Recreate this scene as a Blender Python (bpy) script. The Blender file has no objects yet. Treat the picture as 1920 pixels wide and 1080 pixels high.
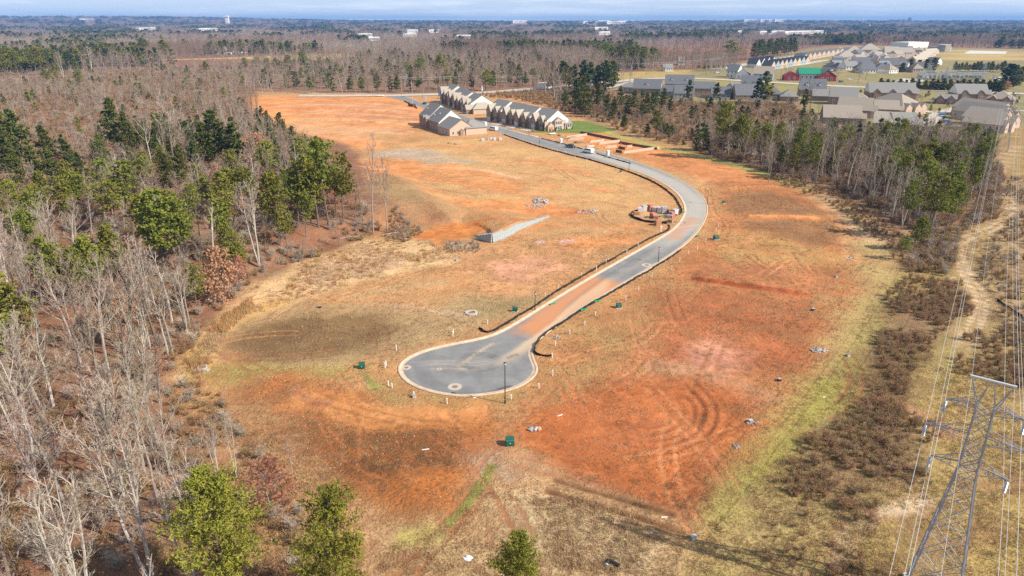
import bpy, bmesh, math, random
import numpy as np
from mathutils import Vector, Matrix
from mathutils.geometry import delaunay_2d_cdt

R = math.radians
scene = bpy.context.scene
COL = scene.collection
rng = random.Random(7)

# ------------------------------------------------------------------ camera
CAM_H = 55.0
FPX = 1280.0                      # focal length in photo pixels (1920 wide)
PITCH = math.atan(500.0 / FPX)    # horizon at photo row 40
cam_d = bpy.data.cameras.new('camera')
cam_d.sensor_width = 36.0
cam_d.lens = 36.0 * FPX / 1920.0
cam_d.clip_start = 1.0
cam_d.clip_end = 60000.0
cam = bpy.data.objects.new('camera', cam_d)
COL.objects.link(cam)
cam.location = (0, 0, CAM_H)
cam.rotation_euler = (math.pi / 2 - PITCH, 0, 0)
scene.camera = cam

# ------------------------------------------------------------------ light
SUN_EL, SUN_AZ = R(38.0), math.atan2(-0.36, 0.93)     # towards the sun: right, a little behind the camera
sun_dir = Vector((math.cos(SUN_EL) * math.cos(SUN_AZ), math.cos(SUN_EL) * math.sin(SUN_AZ), math.sin(SUN_EL)))
sd = bpy.data.lights.new('sun', 'SUN')
sd.energy = 5.0
sd.angle = R(0.5)
sd.color = (1.0, 0.93, 0.81)
sun = bpy.data.objects.new('sun', sd)
COL.objects.link(sun)
sun.location = (0, 0, 300)
sun.rotation_euler = (-sun_dir).to_track_quat('-Z', 'Y').to_euler()

world = bpy.data.worlds.new('World')
scene.world = world
world.use_nodes = True
nt = world.node_tree
for n in list(nt.nodes): nt.nodes.remove(n)
w_out = nt.nodes.new('ShaderNodeOutputWorld')
w_bg = nt.nodes.new('ShaderNodeBackground')
w_sky = nt.nodes.new('ShaderNodeTexSky')
w_sky.sky_type = 'NISHITA'
w_sky.sun_disc = False
w_sky.sun_elevation = SUN_EL
w_sky.sun_rotation = math.pi / 2 - SUN_AZ
w_sky.altitude = 200.0
w_sky.air_density = 1.0
w_sky.dust_density = 0.3
w_sky.ozone_density = 1.6
w_tc = nt.nodes.new('ShaderNodeTexCoord')
w_map = nt.nodes.new('ShaderNodeMapping')
w_map.inputs['Scale'].default_value = (3.0, 3.0, 42.0)
w_no = nt.nodes.new('ShaderNodeTexNoise')
w_no.inputs['Scale'].default_value = 1.6
w_no.inputs['Detail'].default_value = 6.0
w_no.inputs['Roughness'].default_value = 0.62
w_rmp = nt.nodes.new('ShaderNodeMapRange')
w_rmp.inputs['From Min'].default_value = 0.46
w_rmp.inputs['From Max'].default_value = 0.72
w_rmp.inputs['To Min'].default_value = 0.52
w_rmp.inputs['To Max'].default_value = 0.92
w_mix = nt.nodes.new('ShaderNodeMix')
w_mix.data_type = 'RGBA'
w_mix.inputs[7].default_value = (7.6, 8.1, 8.7, 1)
nt.links.new(w_tc.outputs['Generated'], w_map.inputs['Vector'])
w_lift = nt.nodes.new('ShaderNodeVectorMath')        # a crisp winter sky: blue well down towards the horizon
w_lift.operation = 'MULTIPLY_ADD'
w_lift.inputs[1].default_value = (1, 1, 0.85)
w_lift.inputs[2].default_value = (0, 0, 0.24)
w_nrm = nt.nodes.new('ShaderNodeVectorMath'); w_nrm.operation = 'NORMALIZE'
nt.links.new(w_tc.outputs['Generated'], w_lift.inputs[0])
nt.links.new(w_lift.outputs[0], w_nrm.inputs[0])
nt.links.new(w_nrm.outputs[0], w_sky.inputs['Vector'])
nt.links.new(w_map.outputs['Vector'], w_no.inputs['Vector'])
nt.links.new(w_no.outputs['Fac'], w_rmp.inputs['Value'])
w_sep = nt.nodes.new('ShaderNodeSeparateXYZ')          # streaky cloud thinned overhead, out of view, to cut the sky's fill light
nt.links.new(w_tc.outputs['Generated'], w_sep.inputs[0])
w_el = nt.nodes.new('ShaderNodeMapRange')
w_el.inputs['From Min'].default_value = 0.05
w_el.inputs['From Max'].default_value = 0.75
w_el.inputs['To Min'].default_value = 1.0
w_el.inputs['To Max'].default_value = 0.25
nt.links.new(w_sep.outputs['Z'], w_el.inputs['Value'])
w_mul = nt.nodes.new('ShaderNodeMath'); w_mul.operation = 'MULTIPLY'
nt.links.new(w_rmp.outputs['Result'], w_mul.inputs[0]); nt.links.new(w_el.outputs['Result'], w_mul.inputs[1])
nt.links.new(w_mul.outputs[0], w_mix.inputs[0])
nt.links.new(w_sky.outputs['Color'], w_mix.inputs[6])
nt.links.new(w_mix.outputs[2], w_bg.inputs['Color'])
w_bg.inputs['Strength'].default_value = 0.105
nt.links.new(w_bg.outputs['Background'], w_out.inputs['Surface'])

vs = scene.view_settings
vs.view_transform = 'Standard'
vs.look = 'None'
vs.exposure = 0.5
vs.gamma = 1.0
vs.use_curve_mapping = False
scene.render.engine = 'CYCLES'
cy = scene.cycles
cy.max_bounces = 4
cy.diffuse_bounces = 2
cy.glossy_bounces = 2
cy.transmission_bounces = 2
cy.volume_bounces = 0
cy.transparent_max_bounces = 4
cy.use_denoising = False
cy.pixel_filter_type = 'BLACKMAN_HARRIS'

# ------------------------------------------------------------------ numeric noise
def _hash(ix, iy, seed):
    h = (ix.astype(np.int64) * 374761393 + iy.astype(np.int64) * 668265263 + seed * 1442695041) & 0x7fffffff
    h = ((h ^ (h >> 13)) * 1274126177) & 0x7fffffff
    h = h ^ (h >> 16)
    return (h & 0xffff) / 65535.0

def vnoise(x, y, seed=0):
    x = np.asarray(x, float); y = np.asarray(y, float)
    ix = np.floor(x); iy = np.floor(y)
    fx = x - ix; fy = y - iy
    fx = fx * fx * (3 - 2 * fx); fy = fy * fy * (3 - 2 * fy)
    ix = ix.astype(np.int64); iy = iy.astype(np.int64)
    a = _hash(ix, iy, seed); b = _hash(ix + 1, iy, seed)
    c = _hash(ix, iy + 1, seed); d = _hash(ix + 1, iy + 1, seed)
    return (a * (1 - fx) + b * fx) * (1 - fy) + (c * (1 - fx) + d * fx) * fy

def fbm(x, y, seed=0, octv=4, rough=0.5):
    s = 0.0; a = 1.0; t = 0.0
    for k in range(octv):
        s = s + a * vnoise(x * 2 ** k + 13.7 * k, y * 2 ** k - 7.1 * k, seed + k)
        t += a; a *= rough
    return s / t

def sstep(a, b, x):
    t = np.clip((x - a) / (b - a), 0, 1)
    return t * t * (3 - 2 * t)

def seg_dist(P, pts, closed=False):
    """distance of points P (N,2) to a polyline; also the fraction along it"""
    pts = np.asarray(pts, float)
    n = len(pts)
    best = np.full(len(P), 1e18); frac = np.zeros(len(P))
    lens = [0.0]
    rngs = range(n if closed else n - 1)
    for i in rngs:
        lens.append(lens[-1] + np.hypot(*(pts[(i + 1) % n] - pts[i])))
    for k, i in enumerate(rngs):
        a = pts[i]; b = pts[(i + 1) % n]; d = b - a
        L2 = max(d @ d, 1e-9)
        t = np.clip(((P - a) @ d) / L2, 0, 1)
        q = P - a - t[:, None] * d
        dd = q[:, 0] ** 2 + q[:, 1] ** 2
        m = dd < best
        best = np.where(m, dd, best)
        frac = np.where(m, (lens[k] + t * math.sqrt(L2)) / lens[-1], frac)
    return np.sqrt(best), frac

def inside(P, pts):
    pts = np.asarray(pts, float); n = len(pts)
    r = np.zeros(len(P), bool)
    x, y = P[:, 0], P[:, 1]
    j = n - 1
    for i in range(n):
        xi, yi = pts[i]; xj, yj = pts[j]
        c = ((yi > y) != (yj > y)) & (x < (xj - xi) * (y - yi) / (yj - yi + 1e-12) + xi)
        r ^= c
        j = i
    return r

def sdf(P, pts):
    """positive inside"""
    d, _ = seg_dist(P, pts, True)
    return np.where(inside(P, pts), d, -d)

# ------------------------------------------------------------------ where a photo pixel meets the land
CP, SP = math.cos(PITCH), math.sin(PITCH)
def flat(px, py, z=0.0):
    u = (px - 960.0) / FPX; v = (py - 540.0) / FPX
    dx, dy, dz = u, CP - v * SP, -SP - v * CP
    t = (z - CAM_H) / dz
    return (dx * t, dy * t)

def flats(l): return [flat(*p) for p in l]

def cat(pts, n=6, closed=False):
    """Catmull-Rom through points"""
    P = [np.array(p, float) for p in pts]; m = len(P); out = []
    for i in range(m if closed else m - 1):
        p0 = P[(i - 1) % m] if closed or i > 0 else P[0]
        p1 = P[i]; p2 = P[(i + 1) % m]
        p3 = P[(i + 2) % m] if closed or i + 2 < m else P[-1]
        for k in range(n):
            t = k / n
            out.append(0.5 * (2 * p1 + (p2 - p0) * t + (2 * p0 - 5 * p1 + 4 * p2 - p3) * t * t + (3 * p1 - p0 - 3 * p2 + p3) * t ** 3))
    if not closed: out.append(P[-1])
    return np.array(out)

WALL_PX = [(895, 449), (922.5, 455.6), (948, 446), (972, 433), (1000, 420), (1028, 407)]
WALL = np.array(flats(WALL_PX))
TER2 = np.array(list(WALL) + flats([(1040, 392), (1000, 372), (880, 378), (850, 410), (866, 436)]))
TER2_BACK = TER2[len(WALL) - 1:]
TER1 = np.array(flats([(400, 590), (470, 530), (560, 482), (690, 440), (800, 418), (866, 425), (880, 395), (800, 340), (640, 300), (450, 300), (250, 330), (150, 480), (300, 560)]))
STEPS = [  # low cut banks across the lots: photo line, height (far side higher)
    (flats([(1290, 522), (1380, 537), (1470, 550), (1528, 558)]), 0.55),
    (flats([(1392, 408), (1450, 408), (1540, 411)]), 0.5),
    (flats([(1365, 358), (1420, 354), (1465, 353)]), 0.5),
    (flats([(985, 470), (1040, 474), (1100, 482)]), 0.5),
    (flats([(540, 208), (640, 206), (760, 212)]), 1.2),
    (flats([(500, 225), (620, 226), (720, 232)]), 1.0),
]

# a kerb outline (outer edge) read off the photograph, far end -> round the turning circle -> far end
OUT_PX = [(700, 176), (737, 184), (770, 194), (801, 206), (850, 222), (900, 238), (935, 248.5), (962, 257), (1004, 270), (1060, 286),
          (1120, 301), (1175, 316), (1215, 330), (1245, 345), (1268, 362), (1280, 380), (1283, 396), (1276, 412), (1260, 430), (1230, 449),
          (1180, 477), (1120, 511), (1060, 546), (1000, 583), (960, 608), (925, 626), (890, 635.5), (850, 643), (805, 653), (770, 666), (750, 680),
          (745, 694), (754, 711), (777, 726), (812, 737), (852, 743), (892, 743), (932, 738), (967, 729), (992, 716), (1006, 702),
          (1009, 690), (1003, 676), (999, 663), (1003, 648), (1018, 631), (1053, 606), (1112, 567), (1172, 531), (1237, 493), (1287, 458),
          (1313, 430), (1325, 408), (1328, 388), (1318, 367), (1295, 347), (1255, 326), (1200, 305), (1140, 287), (1080, 274), (1025, 262),
          (978, 248.5), (930, 235), (880, 220), (827, 203), (790, 192), (758, 179)]
OUT = cat(flats(OUT_PX), 5)
def smooth_poly(P, it):
    P = P.copy()
    for _ in range(it):
        P[1:-1] = 0.5 * P[1:-1] + 0.25 * (P[:-2] + P[2:])
    return P
OUT = smooth_poly(OUT, 6)

def height(x, y):
    x = np.atleast_1d(np.asarray(x, float)); y = np.atleast_1d(np.asarray(y, float))
    P = np.stack([x, y], 1)
    z = 0.35 * (fbm(x / 23.0, y / 23.0, 3, 3) - 0.5) * sstep(40, 60, y)
    # fine lumps of graded clay
    near = (y < 520) & (np.abs(x) < 330)
    if near.any():
        z[near] += 0.10 * (fbm(x[near] / 2.2, y[near] / 2.2, 11, 2) - 0.5)
    nr = (y < 270) & (np.abs(x) < 130)
    if nr.any():
        z[nr] += 0.13 * (fbm(x[nr] / 0.95, y[nr] / 0.95, 17, 2, .6) - 0.5) * sstep(.35, .6, fbm(x[nr] / 8.0, y[nr] / 8.0, 19, 2)) 
    m = (y > 95) & (y < 330) & (x > -190) & (x < 60)
    if m.any():
        Q = P[m]
        d1 = sdf(Q, TER1)
        h1 = 3.2 * sstep(-1.0, 13.0, d1)
        d2 = sdf(Q, TER2)
        dw, fr = seg_dist(Q, WALL)
        db, _ = seg_dist(Q, TER2_BACK)
        hw = np.interp(fr, [0, .28, .62, 1.0], [1.4, 2.5, 1.9, 0.35])
        h2 = hw * sstep(0.18, 0.75, d2) * sstep(0, 14, db)
        z[m] += np.maximum(h1, h2)
    for line, hh in STEPS:
        L = np.asarray(line)
        lo = L.min(0) - 16; hi = L.max(0) + 16
        m = (x > lo[0]) & (x < hi[0]) & (y > lo[1]) & (y < hi[1])
        if m.any():
            Q = P[m]
            d, fr = seg_dist(Q, L)
            yl = np.interp(Q[:, 0], L[:, 0], L[:, 1])
            far = Q[:, 1] > yl
            wob = 0.7 + 0.6 * vnoise(Q[:, 0] / 1.7, Q[:, 1] / 1.7, 5)
            hz = hh * wob * np.where(far, 1 - sstep(1, 14, d), 1 - sstep(0.0, 0.7, d))
            end = sstep(0.0, 0.1, fr) * sstep(0.0, 0.1, 1 - fr)
            z[m] += hz * end
    # keep the road bed level
    m = (y > 90) & (y < 720) & (x > -200) & (x < 120)
    if m.any():
        Q = P[m]
        cl = np.concatenate([OUT, OUT[:1]])
        d = sdf(Q, OUT)
        z[m] = z[m] * (1 - sstep(-6.0, -0.2, d)) - 0.16 * sstep(-0.15, 0.25, d)
    # distant country
    far = y > 2500
    if far.any():
        xf, yf = x[far], y[far]
        a = sstep(3000, 9500, yf)
        ridge = 22 + 44 * fbm(xf / 2600.0, yf / 1900.0, 21, 3) + 52 * sstep(-1200, -5200, -(-xf)) * sstep(5000, 8000, yf)
        z[far] += a * ridge
    return z

def gz(x, y): return float(height(x, y)[0])

def at(px, py):
    z = 0.0
    for _ in range(5):
        x, y = flat(px, py, z)
        z = gz(x, y)
    return Vector((x, y, z))

def top_z(y, py):
    """height of the point over ground distance y that shows at photo row py"""
    v = (py - 540.0) / FPX
    zc = y / (CP - v * SP)
    return CAM_H - zc * (SP + v * CP)

# ------------------------------------------------------------------ object helpers
def link(o, parent=None):
    COL.objects.link(o)
    if parent is not None: o.parent = parent
    return o

def tag(o, label=None, cat_=None, group=None, kind=None):
    if label: o['label'] = label
    if cat_: o['category'] = cat_
    if group: o['group'] = group
    if kind: o['kind'] = kind
    return o

def thing(name, label, cat_, loc=(0, 0, 0), rz=0.0, group=None):
    o = bpy.data.objects.new(name, None)
    o.empty_display_size = 0.5
    COL.objects.link(o)
    o.location = loc; o.rotation_euler = (0, 0, rz)
    return tag(o, label, cat_, group)

class MB:
    """collects geometry for ONE mesh object"""
    def __init__(s): s.v = []; s.f = []; s.mi = []
    def add(s, vs, fs, mi=0):
        b = len(s.v); s.v += [tuple(p) for p in vs]
        for f in fs:
            s.f.append(tuple(b + i for i in f)); s.mi.append(mi)
        return s
    def box(s, x0, x1, y0, y1, z0, z1, mi=0):
        return s.add([(x0, y0, z0), (x1, y0, z0), (x1, y1, z0), (x0, y1, z0), (x0, y0, z1), (x1, y0, z1), (x1, y1, z1), (x0, y1, z1)],
                     [(0, 3, 2, 1), (4, 5, 6, 7), (0, 1, 5, 4), (1, 2, 6, 5), (2, 3, 7, 6), (3, 0, 4, 7)], mi)
    def prism(s, prof, axis, a, b, mi=0):
        """closed profile of (p,z) extruded along axis 'x' or 'y'"""
        n = len(prof)
        if axis == 'x': V = [(a, p, z) for p, z in prof] + [(b, p, z) for p, z in prof]
        else: V = [(p, a, z) for p, z in prof] + [(p, b, z) for p, z in prof]
        F = [tuple(range(n))[::-1], tuple(range(n, 2 * n))] + [(i, (i + 1) % n, n + (i + 1) % n, n + i) for i in range(n)]
        return s.add(V, F, mi)
    def tube(s, p0, p1, r0, r1=None, n=6, cap=True, mi=0):
        r1 = r0 if r1 is None else r1
        p0 = Vector(p0); p1 = Vector(p1); d = p1 - p0
        if d.length < 1e-6: return s
        d.normalize()
        a = d.orthogonal().normalized(); c = d.cross(a)
        V = []
        for p, r in ((p0, r0), (p1, r1)):
            for i in range(n):
                t = 2 * math.pi * i / n
                V.append(p + a * (math.cos(t) * r) + c * (math.sin(t) * r))
        F = [(i, (i + 1) % n, n + (i + 1) % n, n + i) for i in range(n)]
        if cap: F += [tuple(range(n))[::-1], tuple(range(n, 2 * n))]
        return s.add(V, F, mi)
    def mesh(s, name, mats, smooth=False):
        me = bpy.data.meshes.new(name)
        me.from_pydata(s.v, [], s.f)
        for m in (mats if isinstance(mats, (list, tuple)) else [mats]): me.materials.append(m)
        if any(s.mi): me.polygons.foreach_set('material_index', s.mi)
        if smooth: me.polygons.foreach_set('use_smooth', [True] * len(s.f))
        me.update()
        return me
    def build(s, name, mats, parent=None, smooth=False):
        o = bpy.data.objects.new(name, s.mesh(name, mats, smooth))
        return link(o, parent)

def recalc(me):
    bm = bmesh.new(); bm.from_mesh(me)
    bmesh.ops.recalc_face_normals(bm, faces=bm.faces)
    bm.to_mesh(me); bm.free()

def put(name, me, parent=None, loc=(0, 0, 0), rz=0.0, sc=1.0):
    o = bpy.data.objects.new(name, me)
    o.location = loc; o.rotation_euler = (0, 0, rz)
    o.scale = (sc, sc, sc) if not isinstance(sc, (tuple, list)) else sc
    return link(o, parent)

# ------------------------------------------------------------------ materials
MATS = {}
def mat(name, col, rough=0.85, var=0.25, scale=1.5, spec=0.25, bump=0.0, metal=0.0, objvar=0.0, second=None, detail=4.0, trans=0.0):
    """procedural paint: noise between col and a darker or second colour, with per-object variation"""
    if name in MATS: return MATS[name]
    m = bpy.data.materials.new(name); m.use_nodes = True
    t = m.node_tree; b = t.nodes['Principled BSDF']
    b.inputs['Roughness'].default_value = rough
    b.inputs['Specular IOR Level'].default_value = spec
    b.inputs['Metallic'].default_value = metal
    tc = t.nodes.new('ShaderNodeTexCoord')
    no = t.nodes.new('ShaderNodeTexNoise')
    no.inputs['Scale'].default_value = scale; no.inputs['Detail'].default_value = detail; no.inputs['Roughness'].default_value = 0.65
    t.links.new(tc.outputs['Object'], no.inputs['Vector'])
    mr = t.nodes.new('ShaderNodeMapRange')
    mr.inputs['From Min'].default_value = 0.3; mr.inputs['From Max'].default_value = 0.7
    t.links.new(no.outputs['Fac'], mr.inputs['Value'])
    mx = t.nodes.new('ShaderNodeMix'); mx.data_type = 'RGBA'
    c2 = second if second else tuple(c * (1 - var) for c in col)
    mx.inputs[6].default_value = (*c2, 1); mx.inputs[7].default_value = (*col, 1)
    t.links.new(mr.outputs['Result'], mx.inputs[0])
    last = mx.outputs[2]
    if objvar:
        oi = t.nodes.new('ShaderNodeObjectInfo')
        hs = t.nodes.new('ShaderNodeHueSaturation')
        r2 = t.nodes.new('ShaderNodeMapRange')
        r2.inputs['To Min'].default_value = 1 - objvar; r2.inputs['To Max'].default_value = 1 + objvar
        t.links.new(oi.outputs['Random'], r2.inputs['Value'])
        t.links.new(r2.outputs['Result'], hs.inputs['Value'])
        r3 = t.nodes.new('ShaderNodeMapRange')
        r3.inputs['To Min'].default_value = 0.5 - 0.035 * objvar / 0.3; r3.inputs['To Max'].default_value = 0.5 + 0.03 * objvar / 0.3
        mm = t.nodes.new('ShaderNodeMath'); mm.operation = 'FRACT'
        m7 = t.nodes.new('ShaderNodeMath'); m7.operation = 'MULTIPLY'; m7.inputs[1].default_value = 7.31
        t.links.new(oi.outputs['Random'], m7.inputs[0]); t.links.new(m7.outputs[0], mm.inputs[0])
        t.links.new(mm.outputs[0], r3.inputs['Value']); t.links.new(r3.outputs['Result'], hs.inputs['Hue'])
        t.links.new(last, hs.inputs['Color']); last = hs.outputs['Color']
    t.links.new(last, b.inputs['Base Color'])
    if bump:
        bp = t.nodes.new('ShaderNodeBump'); bp.inputs['Strength'].default_value = bump; bp.inputs['Distance'].default_value = 0.05
        t.links.new(no.outputs['Fac'], bp.inputs['Height']); t.links.new(bp.outputs['Normal'], b.inputs['Normal'])
    if trans:
        tr = t.nodes.new('ShaderNodeBsdfTranslucent'); t.links.new(last, tr.inputs['Color'])
        ms = t.nodes.new('ShaderNodeMixShader'); ms.inputs['Fac'].default_value = trans
        o = t.nodes['Material Output']
        t.links.new(b.outputs[0], ms.inputs[1]); t.links.new(tr.outputs[0], ms.inputs[2]); t.links.new(ms.outputs[0], o.inputs['Surface'])
    MATS[name] = m
    return m

def banded(name, col, axis='Z', pitch=0.2, dark=0.72, var=0.2, rough=0.85):
    """courses of siding, brick or shingle: thin dark joints at a real pitch"""
    if name in MATS: return MATS[name]
    m = mat(name, col, rough, var, 2.0)
    t = m.node_tree; b = t.nodes['Principled BSDF']
    src = b.inputs['Base Color'].links[0].from_socket
    tc = t.nodes.new('ShaderNodeTexCoord'); sx = t.nodes.new('ShaderNodeSeparateXYZ')
    t.links.new(tc.outputs['Object'], sx.inputs[0])
    dv = t.nodes.new('ShaderNodeMath'); dv.operation = 'DIVIDE'; dv.inputs[1].default_value = pitch
    fr = t.nodes.new('ShaderNodeMath'); fr.operation = 'FRACT'
    lt = t.nodes.new('ShaderNodeMath'); lt.operation = 'LESS_THAN'; lt.inputs[1].default_value = 0.16
    t.links.new(sx.outputs[axis], dv.inputs[0]); t.links.new(dv.outputs[0], fr.inputs[0]); t.links.new(fr.outputs[0], lt.inputs[0])
    mx = t.nodes.new('ShaderNodeMix'); mx.data_type = 'RGBA'; mx.blend_type = 'MULTIPLY'
    mx.inputs[7].default_value = (dark, dark, dark, 1)
    t.links.new(lt.outputs[0], mx.inputs[0]); t.links.new(src, mx.inputs[6]); t.links.new(mx.outputs[2], b.inputs['Base Color'])
    return m
# ================================================================== THE GROUND
def axis_lines(lo_hi_steps):
    out = []
    for a, b, s in lo_hi_steps:
        n = max(1, int(round((b - a) / s)))
        out += list(np.linspace(a, b, n, endpoint=False))
    return out
ys = axis_lines([(30, 56, .6), (56, 170, .32), (170, 300, .6), (300, 420, 1.6), (420, 640, 3.2), (640, 1500, 16)])
g = 1500.0
while g < 16000: ys.append(g); g *= 1.06
ys = np.array([-60, -20, 0, 15] + ys + [g])
xr = axis_lines([(0, 72, .36), (72, 200, 1.3), (200, 620, 7)])
g = 620.0
while g < 12000: xr.append(g); g *= 1.14
xr = np.array(xr + [g])
xs = np.concatenate([-xr[:0:-1], xr])
NX, NY = len(xs), len(ys)
GX, GY = np.meshgrid(xs, ys)
gx = GX.ravel(); gy = GY.ravel()
GP = np.stack([gx, gy], 1)
gzv = height(gx, gy)

# colours of the earth (albedo)
ORANGE = (.60, .25, .09); CLAY = (.42, .15, .052); REDCLAY = (.42, .112, .042); PINK = (.56, .27, .175)
TAN = (.56, .275, .115); PALE = (.60, .41, .25); LITTER = (.27, .125, .07); BROWN = (.24, .13, .06); UMBER = (.24, .135, .065)
STRAW = (.50, .29, .13); DRY = (.41, .225, .095); OLIVE = (.33, .28, .085); GREEN = (.155, .20, .04); DARKG = (.20, .12, .055)
BRUSH = (.29, .18, .11); GREYB = (.30, .23, .17); GREYD = (.46, .36, .26)

soil = np.tile(np.array(LITTER), (len(gx), 1)); grass = np.tile(np.array(BRUSH), (len(gx), 1)); dens = np.full(len(gx), 0.45)
wx = gx + 7.0 * (fbm(gx / 9.0, gy / 9.0, 31, 4) - 0.5)
wy = gy + 7.0 * (fbm(gx / 9.0, gy / 9.0, 47, 4) - 0.5)
WP = np.stack([wx, wy], 1)
N1 = fbm(gx / 6.0, gy / 6.0, 61, 4, 0.6)
N2 = fbm(gx / 17.0, gy / 17.0, 71, 4, 0.55)

def layer(mask_idx, m, s=None, gcol=None, d=None):
    if s is not None: soil[mask_idx] = soil[mask_idx] * (1 - m[:, None]) + np.array(s) * m[:, None]
    if gcol is not None: grass[mask_idx] = grass[mask_idx] * (1 - m[:, None]) + np.array(gcol) * m[:, None]
    if d is not None: dens[mask_idx] = dens[mask_idx] * (1 - m) + d * m

def area(px, s=None, g=None, d=None, feather=3.0, a=1.0, breakup=0.0, world=False, warp=True):
    L = np.array(px if world else flats(px))
    lo = L.min(0) - feather * 2 - 8; hi = L.max(0) + feather * 2 + 8
    idx = np.where((gx > lo[0]) & (gx < hi[0]) & (gy > lo[1]) & (gy < hi[1]))[0]
    if not len(idx): return
    Q = WP[idx] if warp else GP[idx]
    m = sstep(-feather, feather, sdf(Q, L)) * a
    if breakup: m = m * (1 - breakup * sstep(0.42, 0.62, N1[idx]))
    layer(idx, m, s, g, d)

def stroke(px, width, s=None, g=None, d=None, feather=0.5, a=1.0, breakup=0.0, groove=0.0, warp=0.15, world=False, smooth=True):
    L = np.array(px if world else flats(px))
    if smooth and len(L) > 2: L = cat(L, 5)
    lo = L.min(0) - width - feather - 4; hi = L.max(0) + width + feather + 4
    idx = np.where((gx > lo[0]) & (gx < hi[0]) & (gy > lo[1]) & (gy < hi[1]))[0]
    if not len(idx): return
    Q = GP[idx] * (1 - warp) + WP[idx] * warp
    dd, fr = seg_dist(Q, L)
    m = 1 - sstep(width / 2 - feather, width / 2 + feather, dd)
    m = m * sstep(0, .06, fr) * sstep(0, .06, 1 - fr) * a
    if breakup: m = m * (1 - breakup * sstep(0.4, 0.6, N1[idx]))
    layer(idx, m, s, g, d)
    if groove: gzv[idx] -= groove * m

def ruts(px, gauge=2.0, w=0.55, s=None, a=0.8, groove=0.09, d=0.05, g=None):
    L = cat(flats(px), 6)
    T = np.gradient(L, axis=0); T /= np.linalg.norm(T, axis=1)[:, None] + 1e-9
    N = np.stack([-T[:, 1], T[:, 0]], 1)
    for sgn in (-1, 1):
        stroke(L + N * sgn * gauge / 2, w, s=s, d=d, g=g, feather=0.28, a=a, groove=groove, world=True, warp=0.0, smooth=False)
        if groove: stroke(L + N * (sgn * gauge / 2 + 0.55), 0.5, feather=0.3, groove=-groove * 0.6, world=True, warp=0.0, smooth=False)

# ---- far country: wood floor, with grass clearings
area([(-200, 178), (480, 178), (640, 178), (1130, 150), (1130, 105), (500, 120), (-200, 120)], (.27, .15, .09), BRUSH, .5, 10)
area([(300, 112), (430, 108), (640, 100), (690, 106), (520, 117), (430, 121), (330, 124)], (.50, .36, .12), (.46, .36, .12), .5, 5, warp=False)
area([(310, 113), (440, 110), (520, 113), (480, 124), (330, 128)], (.28, .13, .08), (.28, .14, .09), .5, 4, warp=False)
area([(1130, 138), (1290, 130), (1340, 138), (1300, 146), (1130, 148)], (.46, .30, .12), (.40, .33, .10), .5, 6)
area([(1290, 135), (1560, 85), (1800, 88), (1960, 95), (1960, 260), (1700, 250), (1540, 236), (1300, 190), (1140, 185), (1150, 160), (1290, 146)], (.36, .26, .15), (.27, .235, .085), .6, 8)
area([(1770, 93), (1960, 97), (1960, 116), (1800, 112), (1750, 106)], (.52, .36, .14), (.47, .35, .13), .5, 6, warp=False)
area([(1140, 160), (1290, 148), (1500, 162), (1400, 190), (1150, 180)], (.38, .28, .15), (.30, .26, .08), .6, 6)
# ---- brush belt right of the cleared field
area([(900, 176), (1130, 160), (1300, 200), (1500, 190), (1540, 240), (1800, 270), (1850, 340), (1740, 470), (1640, 430), (1440, 325), (1300, 285), (1170, 250), (1080, 210)], (.26, .14, .08), (.33, .21, .12), .55, 5)
area([(1090, 205), (1170, 225), (1290, 265), (1330, 290), (1250, 275), (1150, 245)], (.42, .22, .10), (.44, .28, .12), .6, 5)
area([(1390, 230), (1470, 240), (1460, 300), (1380, 290)], (.5, .42, .33), GREYD, .5, 4, breakup=.5)
area([(1240, 200), (1480, 196), (1480, 206), (1250, 210)], (.36, .19, .10), (.34, .22, .12), .5, 6)
# ---- the whole cleared site
SITE = [(335, 700), (400, 610), (470, 545), (560, 492), (700, 447), (760, 410), (720, 330), (640, 262), (500, 232), (470, 190), (480, 172),
        (760, 176), (900, 172), (1010, 176), (1080, 215), (1170, 255), (1300, 288), (1430, 322), (1560, 362), (1630, 410), (1680, 480),
        (1660, 560), (1610, 680), (1500, 800), (1350, 960), (1260, 1120), (620, 1120), (560, 980), (480, 870), (350, 780)]
area(SITE, TAN, STRAW, .5, 4)
# upper, freshly graded slope
area([(470, 182), (760, 180), (850, 232), (770, 240), (790, 262), (700, 285), (620, 262), (500, 236)], ORANGE, STRAW, .12, 5)
area([(560, 195), (700, 190), (800, 215), (800, 230), (640, 222)], (.56, .235, .095), STRAW, .12, 4)
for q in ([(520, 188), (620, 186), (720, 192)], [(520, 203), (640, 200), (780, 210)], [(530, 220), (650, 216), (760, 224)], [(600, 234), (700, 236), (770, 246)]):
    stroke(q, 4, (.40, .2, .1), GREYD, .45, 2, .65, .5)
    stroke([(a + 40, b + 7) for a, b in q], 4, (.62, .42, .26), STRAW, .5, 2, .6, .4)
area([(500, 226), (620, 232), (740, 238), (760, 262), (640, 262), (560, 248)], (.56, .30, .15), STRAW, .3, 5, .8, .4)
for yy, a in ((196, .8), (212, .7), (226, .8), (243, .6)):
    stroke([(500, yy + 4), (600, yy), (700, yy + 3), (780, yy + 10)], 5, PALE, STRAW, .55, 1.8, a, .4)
area([(690, 250), (850, 262), (980, 268), (1060, 300), (900, 310), (760, 300)], (.50, .27, .115), STRAW, .5, 6, breakup=.4)
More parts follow.
